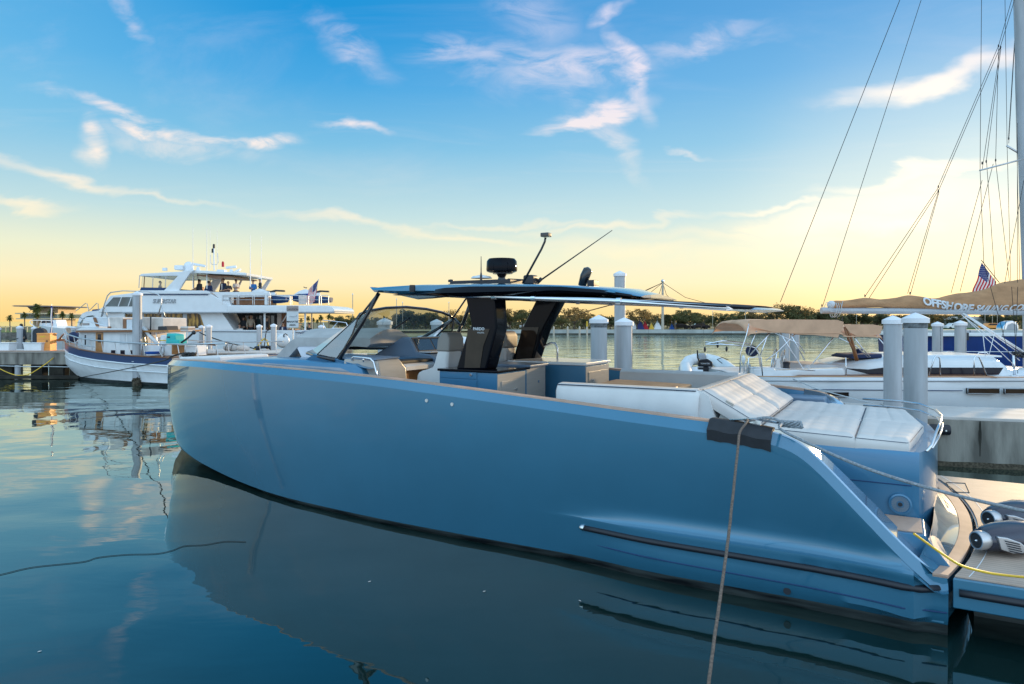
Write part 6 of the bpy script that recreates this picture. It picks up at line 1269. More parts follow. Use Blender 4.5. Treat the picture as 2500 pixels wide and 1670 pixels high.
k = lt('blue_tray', 374, 862, -1.7, 'flat blue tub on the trawler side deck', 'tub'); MB().lathe([(.001, -.04), (.28, -.04), (.32, .04), (.30, .04), (.27, 0), (.001, 0)], n=18).build('tray', 'fender_blue', k, smooth=40); MB().tube([(.31*math.cos(a), .31*math.sin(a), .045) for a in [j*.35 for j in range(18)]], .015, 5, closed=True).build('rim', 'fender_blue', k)
def fender(u, v, Y, r, L_, m, label, rz=0.0):
    q = at(u, v, Y); e = empty('fender', q, rz, label, 'fender', 'inflated boat fenders'); MB().lathe([(.02, -L_/2 - r*.5), (r*.6, -L_/2 - r*.2), (r, -L_/2 + r*.4), (r, L_/2 - r*.4), (r*.6, L_/2 + r*.2), (.02, L_/2 + r*.5)], n=16, axis='x').build('fender_body', m, e, smooth='all')
    MB().tube([(L_/2, 0, r*.5), (L_/2, 0, .75)], .012, 5).build('lanyard', 'rope_pale', e); return e
fender(255, 889, 30.9, .11, .30, 'fender_blue', 'blue fender hanging on the trawler side', T.a); fender(149, 870, 33.9, .12, .28, 'fender_white', 'white fender at the trawler bow', T.a)

# small white sport boat far left
B = Frame((70 - HX)/FPX*60, 60, 0.0, 'sport_boat', 'small white sport boat, its railed bow pointing left above the orange cabinet', 'boat')
bt_ = [(72, .1, 786, 794), (80, .7, 791, 800), (92, 1.2, 795, 812), (110, 1.5, 797, 822), (135, 1.6, 800, 828), (160, 1.6, 802, 830)]
m_ = MB()
for s_ in (1, -1): m_.grid([[(B.y(u, vt, 0)[0], 1.6 - s_*h, B.y(u, vt, 0)[2]), (B.y(u, vt, 0)[0], 1.6 - s_*h*.8, B.y(u, vb, 0)[2]), (B.y(u, vt, 0)[0] + .4, 1.6, -.4)] for u, h, vt, vb in bt_])
m_.build('hull', 'white_gel', B.e, smooth=50); m_ = MB(); m_.grid([[(B.y(u, vt, 0)[0], 1.6 - h, B.y(u, vt, 0)[2]), (B.y(u, vt, 0)[0], 1.6, B.y(u, vt, 0)[2] + .15), (B.y(u, vt, 0)[0], 1.6 + h, B.y(u, vt, 0)[2])] for u, h, vt, vb in bt_]); m_.build('foredeck', 'white_gel', B.e, smooth=60)
MB().tube([B.y(u, v, .6) for u, v in ((84, 797), (74, 790), (73, 784), (80, 782), (110, 782), (140, 784))], .04, 5).build('bow_rail', 'steel', B.e); 
for u in (80, 90, 100, 112, 124): MB().tube([B.y(u, 783, .6), B.y(u, 795, .6)], .025, 4).build('rail_post', 'steel', B.e)
MB().prism(B.pl([(96, 791), (102, 782), (136, 781), (140, 797), (96, 797)], 1), 1.0, 2.4).build('cabin', 'white_gel', B.e); MB().prism(B.pl([(100, 789), (104, 783), (124, 783), (124, 788)], 1), .97, 1.0).build('window', 'dark_glass', B.e)
# white sport boat seen behind the canopy (right)
B2 = Frame((790 - HX)/FPX*44, 44, -10.0, 'sport_boat', 'white sport boat with a metal roof frame, behind the canopy cover', 'boat')
MB().prism(B2.pl([(770, 816), (812, 800), (850, 803), (862, 812), (862, 845), (770, 845)], 0), 0, 2.4).build('hull', 'white_gel', B2.e, bevel=.05)
for y in (.2, 2.2): MB().tube([B2.y(u, v, y) for u, v in ((803, 812), (790, 794), (788, 782), (812, 784), (845, 788), (852, 803))], .035, 6).build('roof_frame', 'steel', B2.e); MB().tube([B2.y(810, 802, y), B2.y(826, 786, y)], .03, 5).build('frame_brace', 'steel', B2.e)
MB().slab([B2.y(812, 784, .2), B2.y(848, 788, .2), B2.y(848, 788, 2.2), B2.y(812, 784, 2.2)], .05).build('roof_cloth', 'cloth_navy', B2.e)
# pale covered tender behind the windscreen
B3 = Frame(at(985, 850, 21).x, 21, -20.0, 'covered_boat', 'white covered boat seen just past the dashboard', 'boat')
m_ = MB(); m_.grid([[(x, -w_, 1.4), (x, -w_*.9, 1.4 + h*.6), (x, 0, 1.4 + h), (x, w_*.9, 1.4 + h*.6), (x, w_, 1.4)] for x, w_, h in ((.1, .2, .45), (.5, .7, .9), (1.3, .9, 1.0), (2.3, .9, .85), (3.2, .8, .6))], True, True); m_.build('cover', 'canvas_white', B3.e, smooth=60); m_ = MB()
m_.grid([[(x, -w_, 1.38), (x, -w_*.9, .7), (x, 0, 0), (x, w_*.9, .7), (x, w_, 1.38)] for x, w_ in ((-.2, .1), (.4, .8), (1.3, 1.05), (2.3, 1.1), (3.4, 1.0))], True, True); m_.build('hull', 'white_gel', B3.e, smooth=60)

# ------------------------------------------------------------------ sailboat at the right
SB = Frame(at(1822, 920, 16.5).x, 16.3, 0.0, 'sailboat', 'white sailing yacht with a brown covered boom lettered in white', 'sailboat'); E_ = SB.e
HBW = 1.95
st_ = [(1822, 1.25, 921, 962), (1836, 1.5, 920, 975), (1870, 1.75, 920.5, 990), (1960, 1.9, 921, 1000), (2100, 1.95, 921.5, 1005), (2300, 1.95, 922, 1010), (2600, 1.7, 922, 1010), (2900, 1.0, 918, 1000), (3080, .1, 912, 940)]
m_ = MB(); dkm = MB()
for s_ in (1, -1):
    rows = []
    for u, hb, vt, vb in st_:
        x, _, z = SB.y(u, vt, 0); x2 = x
        rows.append([(x2, HBW - s_*hb, z), (x2, HBW - s_*(hb + .02), z - .07), (x2, HBW - s_*hb, z - .5), (x2 + (.25 if u < 1830 else 0), HBW - s_*hb*.93, .25), (x2 + (.4 if u < 1830 else 0), HBW - s_*hb*.6, -.25)])
    m_.grid(rows)
m_.add([m_.v[i] for i in range(5)] + [m_.v[len(st_)*5 + i] for i in range(5)], [(0, 1, 2, 3, 4, 9, 8, 7, 6, 5)])
m_.build('hull', 'white_gel', E_, smooth=50)
dkm.grid([[(SB.y(u, vt, 0)[0], HBW - hb + .02, SB.y(u, vt, 0)[2] - .01), (SB.y(u, vt, 0)[0], HBW, SB.y(u, vt, 0)[2] + .02), (SB.y(u, vt, 0)[0], HBW + hb - .02, SB.y(u, vt, 0)[2] - .01)] for u, hb, vt, vb in st_]); dkm.build('deck', 'white_matte', E_)
def sbp(pts, y0, y1, name, m, par=E_, bevel=0.0, ref=None): return MB().prism(SB.pl(pts, y0 if ref is None else ref), y0, y1).build(name, m, par, bevel=bevel)
def sbt(pts, y, r, name, m, par=E_, n=6): return MB().tube([SB.y(u, v, y) for u, v in pts], r, n).build(name, m, par, smooth='all')
sbt([(1830, 930), (2000, 930.5), (2600, 931)], -.02, .018, 'rub_strake', 'letter_grey'); sbt([(1840, 950), (2350, 954)], -.02, .010, 'blue_line', 'navy')
sbp([(1945, 921), (1960, 917), (2425, 918), (2438, 921), (2432, 923), (1945, 924)], .10, .5, 'side_deck_teak', 'varnish')
sbt([(1825, 919), (2200, 920), (2520, 921)], .05, .016, 'toe_rail', 'bimini')
for a, b, c, d in ((2363, 2440, 948, 961), (2454, 2530, 949, 962), (2018, 2072, 957, 968)): 
    o = sbp([(a, c), (b, c + .5), (b, d + .5), (a, d)], -.03, .03, 'hull_port', 'bronze_glass'); sbt([(a, c), (b, c + .5), (b, d + .5), (a, d), (a, c)], -.035, .012, 'port_frame', 'letter_grey', o)
# cabin trunk
cb_ = MB(); rows = []
for u, vt, w_ in ((2000, 906, .9), (2056, 897, 1.1), (2120, 884, 1.2), (2240, 871, 1.25), (2400, 871, 1.25), (2440, 873, 1.2), (2455, 885, 1.15), (2470, 898, 1.1), (2600, 905, .9)):
    x, _, z = SB.y(u, vt, HBW - w_); rows.append([(x, HBW - w_ - .12, 1.38), (x, HBW - w_, z - .09), (x, HBW - w_ + .2, z), (x, HBW + w_ - .2, z), (x, HBW + w_, z - .09), (x, HBW + w_ + .12, 1.38)])
cbo = cb_.grid(rows, True, True).build('cabin_trunk', 'white_gel', E_, smooth=35)
sbp([(2059, 898.5), (2120, 902), (2160, 897), (2449, 897.5), (2437, 915), (2160, 917), (2130, 916)], .56, .59, 'cabin_window', 'dark_glass', ref=.58)
sbp([(2222, 868), (2300, 866), (2445, 868), (2447, 872), (2222, 871)], 1.0, 2.9, 'coach_roof_top', 'white_gel'); sbp([(2301, 873), (2316, 873), (2316, 876), (2301, 876)], .9, 1.3, 'hatch', 'dark_glass', ref=.9)
sbt([(2320, 877), (2360, 877), (2365, 879)], .85, .015, 'grab_rail', 'letter_grey')
for a, b, t in ((2265, 2296, 2288), (2378, 2410, 2384)):
    L0, R0 = (2266, 2296) if a == 2265 else (2379, 2411); tp_ = (2283, 2292) if a == 2265 else (2380, 2390)
    sbt([(L0, 922), (tp_[0] - 2, 874), (tp_[0] + 2, 870), (tp_[1], 871), (tp_[1] + 3, 877), (R0 + (0 if a == 2265 else 0), 922)], .12, .017, 'lifeline_hoop', 'steel')
for u in (2065, 2066): pass
sbt([(2065, 873), (2066, 922)], .1, .014, 'stanchion', 'steel')
# cockpit
sbp([(1835, 921), (1842, 900), (1890, 898), (1895, 905), (2060, 899), (2065, 921)], .35, .75, 'cockpit_coaming', 'white_gel', bevel=.03); sbp([(1842, 921), (1850, 897), (2060, 890), (2065, 921)], 3.1, 3.5, 'cockpit_coaming', 'white_gel', bevel=.03)
sbp([(1946, 908), (1970, 890), (2020, 889), (2060, 893), (2060, 908)], 1.2, 2.7, 'companion_box', 'canvas_white', bevel=.05)
for y, u in ((1.2, 1890), (2.8, 1910)):
    c0 = Vector(SB.y(u, 876, y)); m_ = MB(); m_.tube([(c0.x + .05*math.sin(a), y + .12*math.cos(a), c0.z + .25*math.sin(a)) for a in [j*.3491 for j in range(18)]], .018, 6, closed=True)
    for a in (0, 2.1, 4.2): m_.tube([c0, (c0.x + .05*math.sin(a), y + .12*math.cos(a), c0.z + .25*math.sin(a))], .01, 4)
    m_.build('steering_wheel', 'steel', E_, smooth='all'); sbp([(u + 3, 905), (u + 5, 876), (u + 14, 874), (u + 18, 905)], y - .12, y + .12, 'helm_pedestal', 'white_gel', bevel=.02)
q = SB.y(1920, 893, .5); MB().lathe([(.09, -.08), (.075, .0), (.09, .08), (.05, .1), (.001, .1)], q, 16).build('winch', 'rubber', E_, smooth=40)
q = SB.y(2098, 860, 2.0); MB().lathe([(.09, -.08), (.075, .0), (.09, .08), (.001, .1)], q, 16).build('winch', 'cloth_navy', E_, smooth=40)
sbp([(2075, 872), (2090, 866), (2155, 864), (2155, 874), (2080, 876)], 1.3, 2.4, 'folded_cloths', 'cloth_navy', bevel=.04)
# pushpit rails at the stern
for y in (.15, 3.6): sbt([(1862, 920), (1858, 872), (1842, 872), (1828, 874), (1826, 921)], y, .016, 'pushpit', 'steel'); sbt([(1828, 898), (1860, 897), (1990, 905)], y, .012, 'pushpit', 'steel')
MB().tube([SB.y(1827, 875, .15), SB.y(1827, 875, 3.6)], .016, 6).build('pushpit', 'steel', E_)
# biminis
def bimini(us, y0, y1, name, label_m, edge):
    rows = []
    for i, (u, vt, sag) in enumerate(us):
        row = []
        for j in range(9):
            f = j/8; y = y0 + (y1 - y0)*f; q = SB.y(u, vt, y0); z = q[2] - edge*abs(2*f - 1)**4 + .03*noise.noise(Vector((i*.7, j*.5, u)))
            row.append((q[0] + (.05 if j in (0, 8) else 0)*0, y, z))
        rows.append(row)
    return MB().grid(rows).build(name, label_m, E_, smooth='all', solid=.012)
bimini([(1826, 790, 0), (1832, 783, 0), (1860, 781, 0), (1900, 780.5, 0), (1950, 781, 0), (2000, 781.5, 0), (2045, 782, 0), (2060, 786, 0)], .45, 3.45, 'bimini_cloth', 'bimini', .32)
bimini([(2060, 792, 0), (2075, 793, 0), (2100, 793, 0), (2130, 793, 0), (2153, 795, 0), (2155, 800, 0)], .45, 3.45, 'sprayhood_cloth', 'bimini', .30)
# front and back valances hang as curved cloth
for pts, nm in (([(1826, 787), (1845, 800), (1880, 809), (1920, 814), (1990, 818), (2046, 824), (2058, 800), (2060, 786), (2045, 781), (1900, 779.5), (1832, 781)], 'bimini_side'), ([(2060, 792), (2075, 812), (2092, 820), (2130, 820), (2150, 815), (2155, 796), (2130, 792)], 'sprayhood_side')):
    sbp(pts, .46, .48, nm, 'bimini', ref=.46)
for y in (.5, 3.4):
    for pts in ([(1829, 790), (1822, 820), (1808, 862), (1806, 920)], [(1847, 808), (1836, 835), (1826, 868)], [(1905, 812), (1934, 860), (1962, 902), (1970, 921)], [(1876, 812), (1862, 852), (1856, 868)], [(1885, 808), (1830, 868)], [(1884, 810), (1950, 838), (1965, 862)], [(1930, 815), (1965, 880)], [(1945, 812), (1895, 862), (1870, 880)], [(2035, 824), (2000, 868), (1970, 905)], [(2048, 824), (2090, 845), (2120, 872)]):
        sbt(pts, y, .014, 'bimini_frame', 'steel')
    for pts in ([(2062, 798), (2072, 830), (2082, 850), (2090, 881)], [(2066, 798), (2080, 830), (2088, 860), (2094, 881)]): sbt(pts, y, .03, 'sprayhood_frame', 'varnish')
    sbt([(2085, 822), (2105, 850), (2125, 872)], y, .014, 'sprayhood_frame', 'steel'); sbt([(2140, 818), (2165, 850), (2190, 876)], y, .014, 'sprayhood_frame', 'steel')
# davits at the stern
for y in (.9, 2.6): sbt([(1858, 905), (1852, 862), (1846, 850), (1835, 846), (1790, 842), (1722, 841 + (0 if y < 1 else -6))], y, .018, 'davit', 'steel')
sbt([(1722, 841), (1765, 832), (1800, 836), (1835, 840)], 1.6, .022, 'davit', 'steel')
for u, v in ((1721, 853), (1752, 843), (1774, 852)): q = SB.y(u, v, 1.0); MB().ball(q, .03, .03, .07, 8, 6).build('block', 'rubber', E_)
q = SB.y(1838, 872, 3.0); MB().ball(SB.y(1836, 857, 2.9), .18, .18, .16, 12, 8).build('wheel_cover', 'cloth_navy', E_, smooth='all'); MB().ball(SB.y(1815, 878, .4), .05, .05, .11, 8, 6).build('horseshoe_light', 'white_gel', E_)
m_ = MB()
for i in range(10):
    y = .2 + rnd.random()*.8; u = 1806 + rnd.random()*24; m_.tube([SB.y(u, 882, y), SB.y(u + rnd.uniform(-4, 4), 895, y), SB.y(u + rnd.uniform(-5, 5), 912, y), SB.y(u + 4, 890, y)], .009, 4)
m_.build('hanging_lines', 'rope_pale', E_)
# boom and cover
YB = HBW
bo = MB(); bo.tube([SB.y(2005, 758, YB), SB.y(2250, 759.5, YB), SB.y(2600, 763, YB)], .088, 16, flat=.95); boo = bo.build('boom', 'boom_grey', E_, smooth=50)
ctab = [(2024, 752, 741, .07), (2032, 753, 735, .11), (2050, 752, 734, .12), (2080, 752, 732, .12), (2110, 751, 727, .12), (2150, 751, 730, .12), (2185, 752, 727, .12), (2218, 753, 720.5, .14), (2250, 754.5, 724, .13), (2285, 756, 728, .13), (2310, 757, 722, .14), (2340, 758, 716, .15), (2380, 759, 711, .15), (2410, 760, 704, .16), (2440, 760, 691, .17), (2470, 760, 685, .19), (2500, 760, 682, .2), (2560, 760, 690, .2)]
rows = []; NC = 64
for i in range(NC + 1):
    u = 2024 + (2560 - 2024)*i/NC; vb = smooth_tab([(c[0], c[1]) for c in ctab], u); vt = smooth_tab([(c[0], c[2]) for c in ctab], u); hw = smooth_tab([(c[0], c[3]) for c in ctab], u)
    x, _, zb = SB.y(u, vb, YB); zt = SB.y(u, vt, YB)[2]; row = []
    for j in range(20):
        a = 2*math.pi*j/20; cy_ = math.sin(a); cz = math.cos(a); tz_ = (cz + 1)/2
        z = zb + (zt - zb)*tz_; wv = hw*abs(cy_)**.8*(1.0 - .45*tz_) + .0
        wr = .034*noise.noise(Vector((x*3.0 + tz_*2.0, tz_*3.5 - x*1.2, 1.3 if cy_ > 0 else 7.7))) + .010*noise.noise(Vector((x*9, tz_*7, 3)))
        row.append((x, YB + (1 if cy_ > 0 else -1)*(wv + wr), z + wr*.4))
    rows.append(row)
cvr = MB().grid(rows, True, True).build('sail_cover', 'sail_cover', E_, smooth='all')
def cover_pt(u, v):
    vb = smooth_tab([(c[0], c[1]) for c in ctab], u); vt = smooth_tab([(c[0], c[2]) for c in ctab], u); hw = smooth_tab([(c[0], c[3]) for c in ctab], u)
    t = min(1, max(0, (vb - v)/(vb - vt))); cz = t*2 - 1; sy = math.sqrt(max(0, 1 - cz*cz)); x, _, zb = SB.y(u, v, YB)
    return (x, YB - hw*sy**.8*(1 - .45*t) - .055, zb)
base_line = [(2246, 743), (2270, 748), (2300, 754), (2330, 759), (2360, 762), (2400, 763), (2440, 763), (2480, 760), (2520, 757)]
def warp1(x, y, z):
    u = 2246 + x*(2380 - 2246)/1.36 if False else 2246 + x
    v = lerp(base_line, u) - y; p = cover_pt(u, v); return (p[0], p[1] - z, p[2])
text('OFFSHORE', 26, 'letter_white', cvr, 'lettering', (0, 0, 0), (1, 0, 0), (0, 0, 1), 0.008, bold=0.8, warp=warp1, xscale=.96)
def warp2(x, y, z):
    u = 2371 + x; v = lerp([(2360, 758), (2400, 760), (2440, 759.5), (2480, 757.5), (2560, 752)], u) - y*1.0; p = cover_pt(u, v); return (p[0], p[1] - z, p[2])
text('SAILING.COM', 20, 'letter_white', cvr, 'lettering', (0, 0, 0), (1, 0, 0), (0, 0, 1), 0.008, bold=0.4, shear=.35, warp=warp2, xscale=1.05)
m_ = MB()
for u in (2035, 2040, 2046): m_.tube([Vector(SB.y(u + 3*math.sin(a), 752, YB)) + Vector((0, .2*math.cos(a), .2*math.sin(a) - .05)) for a in [j*.5236 for j in range(12)]], .009, 4, closed=True)
m_.tube([SB.y(2012, 750, YB - .12), SB.y(2018, 738, YB - .15), SB.y(2030, 742, YB - .15), SB.y(2026, 760, YB - .15), SB.y(2052, 764, YB - .15), SB.y(2058, 735, YB - .1)], .009, 4); m_.build('lashing', 'rope_pale', boo)
MB().tube([SB.y(2043, 766, YB), SB.y(2041, 782, YB), SB.y(2048, 790, YB), SB.y(2056, 787, YB), SB.y(2057, 770, YB)], .01, 5).build('hanging_loop', 'rubber', boo)
# end cloth of the cover
MB().ball(SB.y(2030, 744, YB), .12, .10, .11, 10, 7).build('clew_cloth', 'canvas_white', boo, smooth='all')
# mast, spreaders, rigging
MB().tube([SB.y(2512, 925, HBW), SB.y(2510, 700, HBW), SB.y(2499, 360, HBW), SB.y(2488, 0, HBW), SB.y(2480, -260, HBW)], .15, 14, flat=.75).build('mast', 'pile_grey', E_, smooth='all')
sbt([(2500, 388), (2392, 416)], .9, .022, 'spreader', 'dull_steel'); sbt([(2505, 384), (2458, 356)], 3.2, .028, 'spreader', 'dull_steel')
sbt([(2480, -90), (2442, -100)], 3.0, .022, 'spreader', 'dull_steel')
rg = [((2197, 0), (1905, 738), .8), ((2249, 0), (2009, 746), 1.95), ((2397, -60), (2393, 416), .9), ((2393, 416), (2402, 640), .9), ((2402, 640), (2474, 905), .6), ((2453, -60), (2459, 356), 3.2), ((2459, 356), (2468, 692), 3.2),
      ((2470, 0), (2438, 112), 1.9), ((2438, 112), (2291, 455), 1.9), ((2477, 0), (2442, 116), 1.9), ((2442, 116), (2292, 465), 1.9), ((2291, 458), (2111, 725), 1.85), ((2292, 464), (2122, 728), 1.95), ((2291, 468), (2216, 717), 1.85), ((2293, 468), (2223, 718), 1.95),
      ((2442, 118), (2398, 415), 1.8), ((2398, 440), (2322, 716), 1.85), ((2444, 118), (2408, 395), 2.0), ((2425, 400), (2344, 712), 1.9), ((2438, 118), (2431, 392), 2.0), ((2409, 397), (2430, 695), 1.9), ((2431, 395), (2465, 690), 2.0),
      ((2500, 440), (2453, 692), 1.0), ((2462, 340), (2482, 20), 3.0), ((2476, 40), (2490, 690), 2.6), ((2463, 350), (2478, 100), 3.2), ((2484, 300), (2484, 690), 1.5), ((2485, 700), (2478, 905), .8), ((2470, 700), (2485, 912), .7), ((2460, 770), (2440, 850), 2.8)]
m_ = MB()
for (u0, v0), (u1, v1), y in rg: m_.tube([SB.y(u0, v0, y), SB.y(u1, v1, y)], .0075 if y != .8 else .008, 4)
m_.build('rigging_wires', 'rope_black', E_)
bk_ = MB()
for u, v in ((2291, 456), (2291, 466), (2438, 112), (2443, 115), (2398, 398), (2408, 394), (2431, 391), (2463, 338), (2222, 716), (2112, 722), (2007, 746)): bk_.ball(SB.y(u, v, 1.9), .02, .02, .045, 6, 5)
bk_.build('rigging_blocks', 'rubber', E_)
# vang, sheets and shroud fittings near the mast foot
for pts, y, r in (([(2350, 764), (2500, 860)], 1.9, .03), ([(2352, 766), (2498, 868)], 1.85, .012), ([(2350, 770), (2490, 880)], 1.9, .01), ([(2348, 768), (2475, 890)], 1.7, .008), ([(2400, 818), (2406, 870)], 1.0, .008), ([(2428, 815), (2414, 870)], 1.3, .008)): sbt(pts, y, r, 'boom_vang', 'white_matte')
sbt([(2474, 868), (2477, 915)], .5, .03, 'shroud_turnbuckle', 'steel'); q = SB.y(2477, 917, .5); MB().lathe([(.001, -.02), (.12, -.02), (.1, .01), (.001, .02)], q, 14).build('chain_plate', 'steel', E_)
sbt([(2308, 865), (2312, 858), (2322, 858), (2328, 866)], 3.2, .012, 'deck_hoop', 'steel'); sbt([(2385, 868), (2390, 861), (2408, 860), (2416, 868)], 3.2, .02, 'deck_hoop', 'steel')
m_ = MB(); 
for i in range(14): m_.tube([SB.y(2480 + rnd.uniform(-10, 25), 866 + rnd.uniform(-8, 8), 1.5 + rnd.random()*.5) for _ in range(4)], .014, 4)
m_.build('halyard_tangle', 'rubber', E_)
mo = MB().tube([SB.y(1935, 925, .1), SB.y(1990, 948, -.6), SB.y(2100, 978, -1.6), SB.y(2130, 984, -1.9)], .012, 6); mo.v = [(x + SB.o[0], y + SB.o[1], z) for x, y, z in mo.v]; tag(mo.build('mooring_line', 'rope_pale', smooth='all'), 'thin pale mooring line from the sailboat side down to the dock', 'rope')
# flag over the boom
Yg = 19.5
flag(at(2440, 690, Yg), at(2396, 635, Yg), [at(2397, 641, Yg), at(2420, 668, Yg) + V(0, .2, 0), at(2440, 716, Yg) + V(0, .2, 0), at(2376, 722, Yg)][0:1] + [at(2433, 688, Yg), at(2420, 730, Yg), at(2374, 716, Yg)], 'American flag hanging behind the sailboat boom cover', wave=.03, mat_pole='rubber')

# dinghy with outboard
D = empty('inflatable_dinghy', tuple(at(1732, 912, 20.5)), R(-8), 'pale grey inflatable dinghy hanging behind the sailboat', 'dinghy')
tubep = [(-.80, -1.2, -.04), (-.76, -.8, .0), (-.68, 0, .06), (-.60, .9, .18), (-.44, 1.5, .28), (-.2, 1.8, .33), (0, 1.86, .34), (.2, 1.8, .33), (.44, 1.5, .28), (.60, .9, .18), (.68, 0, .06), (.76, -.8, .0), (.80, -1.2, -.04)]
m_ = MB(); m_.tube([(x, y, z) for x, y, z in tubep], [.08, .16] + [.18]*9 + [.16, .08], 14); m_.build('inflated_tube', 'fender_white', D, smooth='all')
for s_ in (-1, 1): MB().tube([(s_*.80, -1.22, -.12), (s_*.93, -.8, -.08), (s_*.87, 0, .0), (s_*.78, .9, .12)], .035, 6).build('rubbing_strip', 'letter_grey', D)
MB().box(-.55, .55, -.85, -.8, -.35, .12).build('transom_board', 'white_matte', D, bevel=.02); MB().add([(-.55, -.8, -.2), (.55, -.8, -.2), (.5, 1.3, .12), (-.5, 1.3, .12), (0, -.8, -.38), (0, 1.4, .0)], [(0, 1, 2, 3), (0, 4, 1), (0, 3, 5, 4), (1, 4, 5, 2), (3, 2, 5)]).build('floor', 'white_matte', D)
MB().box(-.1, .12, 1.56, 1.75, .2, .53).build('bow_patch', 'letter_grey', D, bevel=.05); MB().tube([(.45, .5, .28), (.35, .8, .38), (.55, 1.1, .43), (.72, 1.0, .36)], .012, 5).build('grab_line', 'rope_black', D)
OB = empty('outboard_motor', tuple(at(1722, 897, 19.5)), R(-8), 'black outboard motor with white lettering on the dinghy transom', 'outboard motor')
m_ = MB(); m_.grid([[(-.20, y*.7, .02), (-.22, y, .12), (-.17, y*.9, .22), (.05, y*.9, .25), (.18, y*.7, .16), (.20, y*.6, .02)] for y in (-.14, -.11, 0, .11, .14)], True, True); cw = m_.build('cowling', 'rubber', OB, smooth=45, bevel=.02)
MB().box(-.06, .10, -.08, .08, -.45, .02).build('leg', 'rubber', OB, bevel=.03); MB().tube([(-.16, -.1, .15), (-.24, -.25, .28), (-.26, -.3, .50)], .022, 6).build('tiller', 'rubber', OB); MB().box(-.2, .16, -.1, .1, -.06, .0).build('clamp', 'rubber', OB)
text('TOHATSU', .055, 'letter_white', OB, 'lettering', (-.15, -.152, .10), (1, 0, 0), (0, 0, 1), .002, bold=.001)

# royal blue hull behind the sailboat
BL = Frame(at(2250, 830, 31).x, 31, 0.0, 'blue_boat', 'long royal blue hulled boat with a white deck edge and a grill on board', 'boat')
def blp(pts, y0, y1, name, m, par=None, bevel=0.0): return MB().prism(BL.pl(pts, y0), y0, y1).build(name, m, par or BL.e, bevel=bevel)
m_ = MB(); 
for s_ in (1, -1): m_.grid([[(x, 2 - s_*h, 2.06), (x, 2 - s_*(h - .1), 1.0), (x, 2 - s_*h*.8, -.3)] for x, h in ((0, 1.7), (2, 1.95), (8, 2.0), (14, 1.8), (18, .6))])
m_.add([(0, .3, 2.06), (0, 3.7, 2.06), (0, 3.4, -.3), (0, .6, -.3)], [(0, 1, 2, 3)]); m_.build('hull', 'royal', BL.e, smooth=50)
MB().box(-.1, 17, -.02, 3.9, 2.06, 2.22).build('deck_edge', 'white_gel', BL.e, bevel=.02); blp([(2262, 806), (2600, 806), (2600, 815), (2262, 815)], .4, 3.0, 'cabin_side', 'seawall', bevel=.02)
for a, b in ((2353, 2368), (2370, 2382)): blp([(a, 806), (b, 806), (b, 815), (a, 815)], .2, .5, 'deck_box', 'letter_grey', bevel=.02)
MB().tube([BL.y(2262, 835, -.02), BL.y(2600, 836, -.02)], .01, 4); MB().tube([BL.y(2270, 858, -.06), BL.y(2480, 859, -.06)], .015, 4).build('white_line', 'white_gel', BL.e)
q = BL.y(2357, 823, -.12); MB().box(q[0] - .12, q[0] + .12, -.2, .0, q[2] - .15, q[2] + .2).build('vent_fitting', 'rubber', BL.e, bevel=.02)
gr_ = empty('grill', (BL.o[0] + BL.y(2462, 808, 1)[0], 32, 2.22), 0, 'round lidded steel grill on the royal blue boat', 'grill')
MB().prism([(-.42, .1), (-.40, .3), (-.25, .48), (0, .55), (.22, .48), (.3, .3), (.3, .1)], -.25, .25).build('lid', 'steel', gr_, bevel=.03); MB().prism([(-.28, .12), (-.2, .36), (0, .44), (.2, .36), (.26, .12)], -.262, -.251).build('lid_side', 'letter_grey', gr_); MB().box(-.45, .32, -.27, .27, .0, .1).build('tray', 'dull_steel', gr_)

# ------------------------------------------------------------------ ropes, pads and water toys round the near boat
def wp(s, y, z): return Vector((K.o[0] + s*K.c - y*K.s, K.o[1] + s*K.s + y*K.c, z))
def rope(pts, r, m, label, name='mooring_line', cat='rope', n=8, jit=0.0, dense=6):
    P_ = [Vector(p) for p in pts]; out = []
    for i in range(len(P_) - 1):
        a = P_[max(i - 1, 0)]; b = P_[i]; c = P_[i + 1]; d = P_[min(i + 2, len(P_) - 1)]
        for k in range(dense):
            t = k/dense; out.append(.5*((2*b) + (c - a)*t + (2*a - 5*b + 4*c - d)*t*t + (3*b - a - 3*c + d)*t**3) + Vector((rnd.uniform(-1, 1), rnd.uniform(-1, 1), rnd.uniform(-1, 1)))*jit)
    out.append(P_[-1]); o = MB().tube(out, r, n).build(name, m, smooth='all'); return tag(o, label, cat)
wc = K.y(1806, 1046, -2.17); c0 = wp(wc[0], -2.17, 1.775)
rope([wp(12.35, -2.12, 1.73), wp(12.38, -2.24, 1.775), wp(12.40, -2.36, 1.765), at(1806, 1056, 6.45), at(1802, 1090, 6.3), at(1791, 1195, 5.9), at(1778, 1314, 5.45), at(1761, 1440, 5.0), at(1744, 1560, 4.7), at(1730, 1670, 4.45), at(1716, 1790, 4.25)], .012, 'rope_brown', 'dark brown mooring rope hanging from the cleat towards the viewer', jit=.001)
rope([wp(12.35, -2.22, 1.745), wp(12.55, -2.18, 1.80), wp(12.70, -2.2, 1.765), at(1905, 1047, 6.3), at(1960, 1076, 6.1), at(2080, 1130, 5.75), at(2200, 1172, 5.5), at(2330, 1208, 5.3), at(2430, 1232, 5.15), at(2540, 1256, 5.0), at(2700, 1290, 4.8)], .0135, 'rope_grey', 'grey braided rope from the cleat across the stern to the right edge')
kn = MB()
for k in range(3):
    c = wp(12.78, -2.2, 1.755); ph = k*2.1; kn.tube([c + Vector((.10*math.cos(a*1)*K.c, .10*math.cos(a)*K.s + .02*math.sin(3*a + ph), .028*math.sin(2*a + ph))) for a in [j*.35 for j in range(18)]], .012, 6, closed=True)
tag(kn.build('rope_splice', 'rope_grey', smooth='all'), 'knotted eye splice of the grey rope beside the black pad', 'knot')
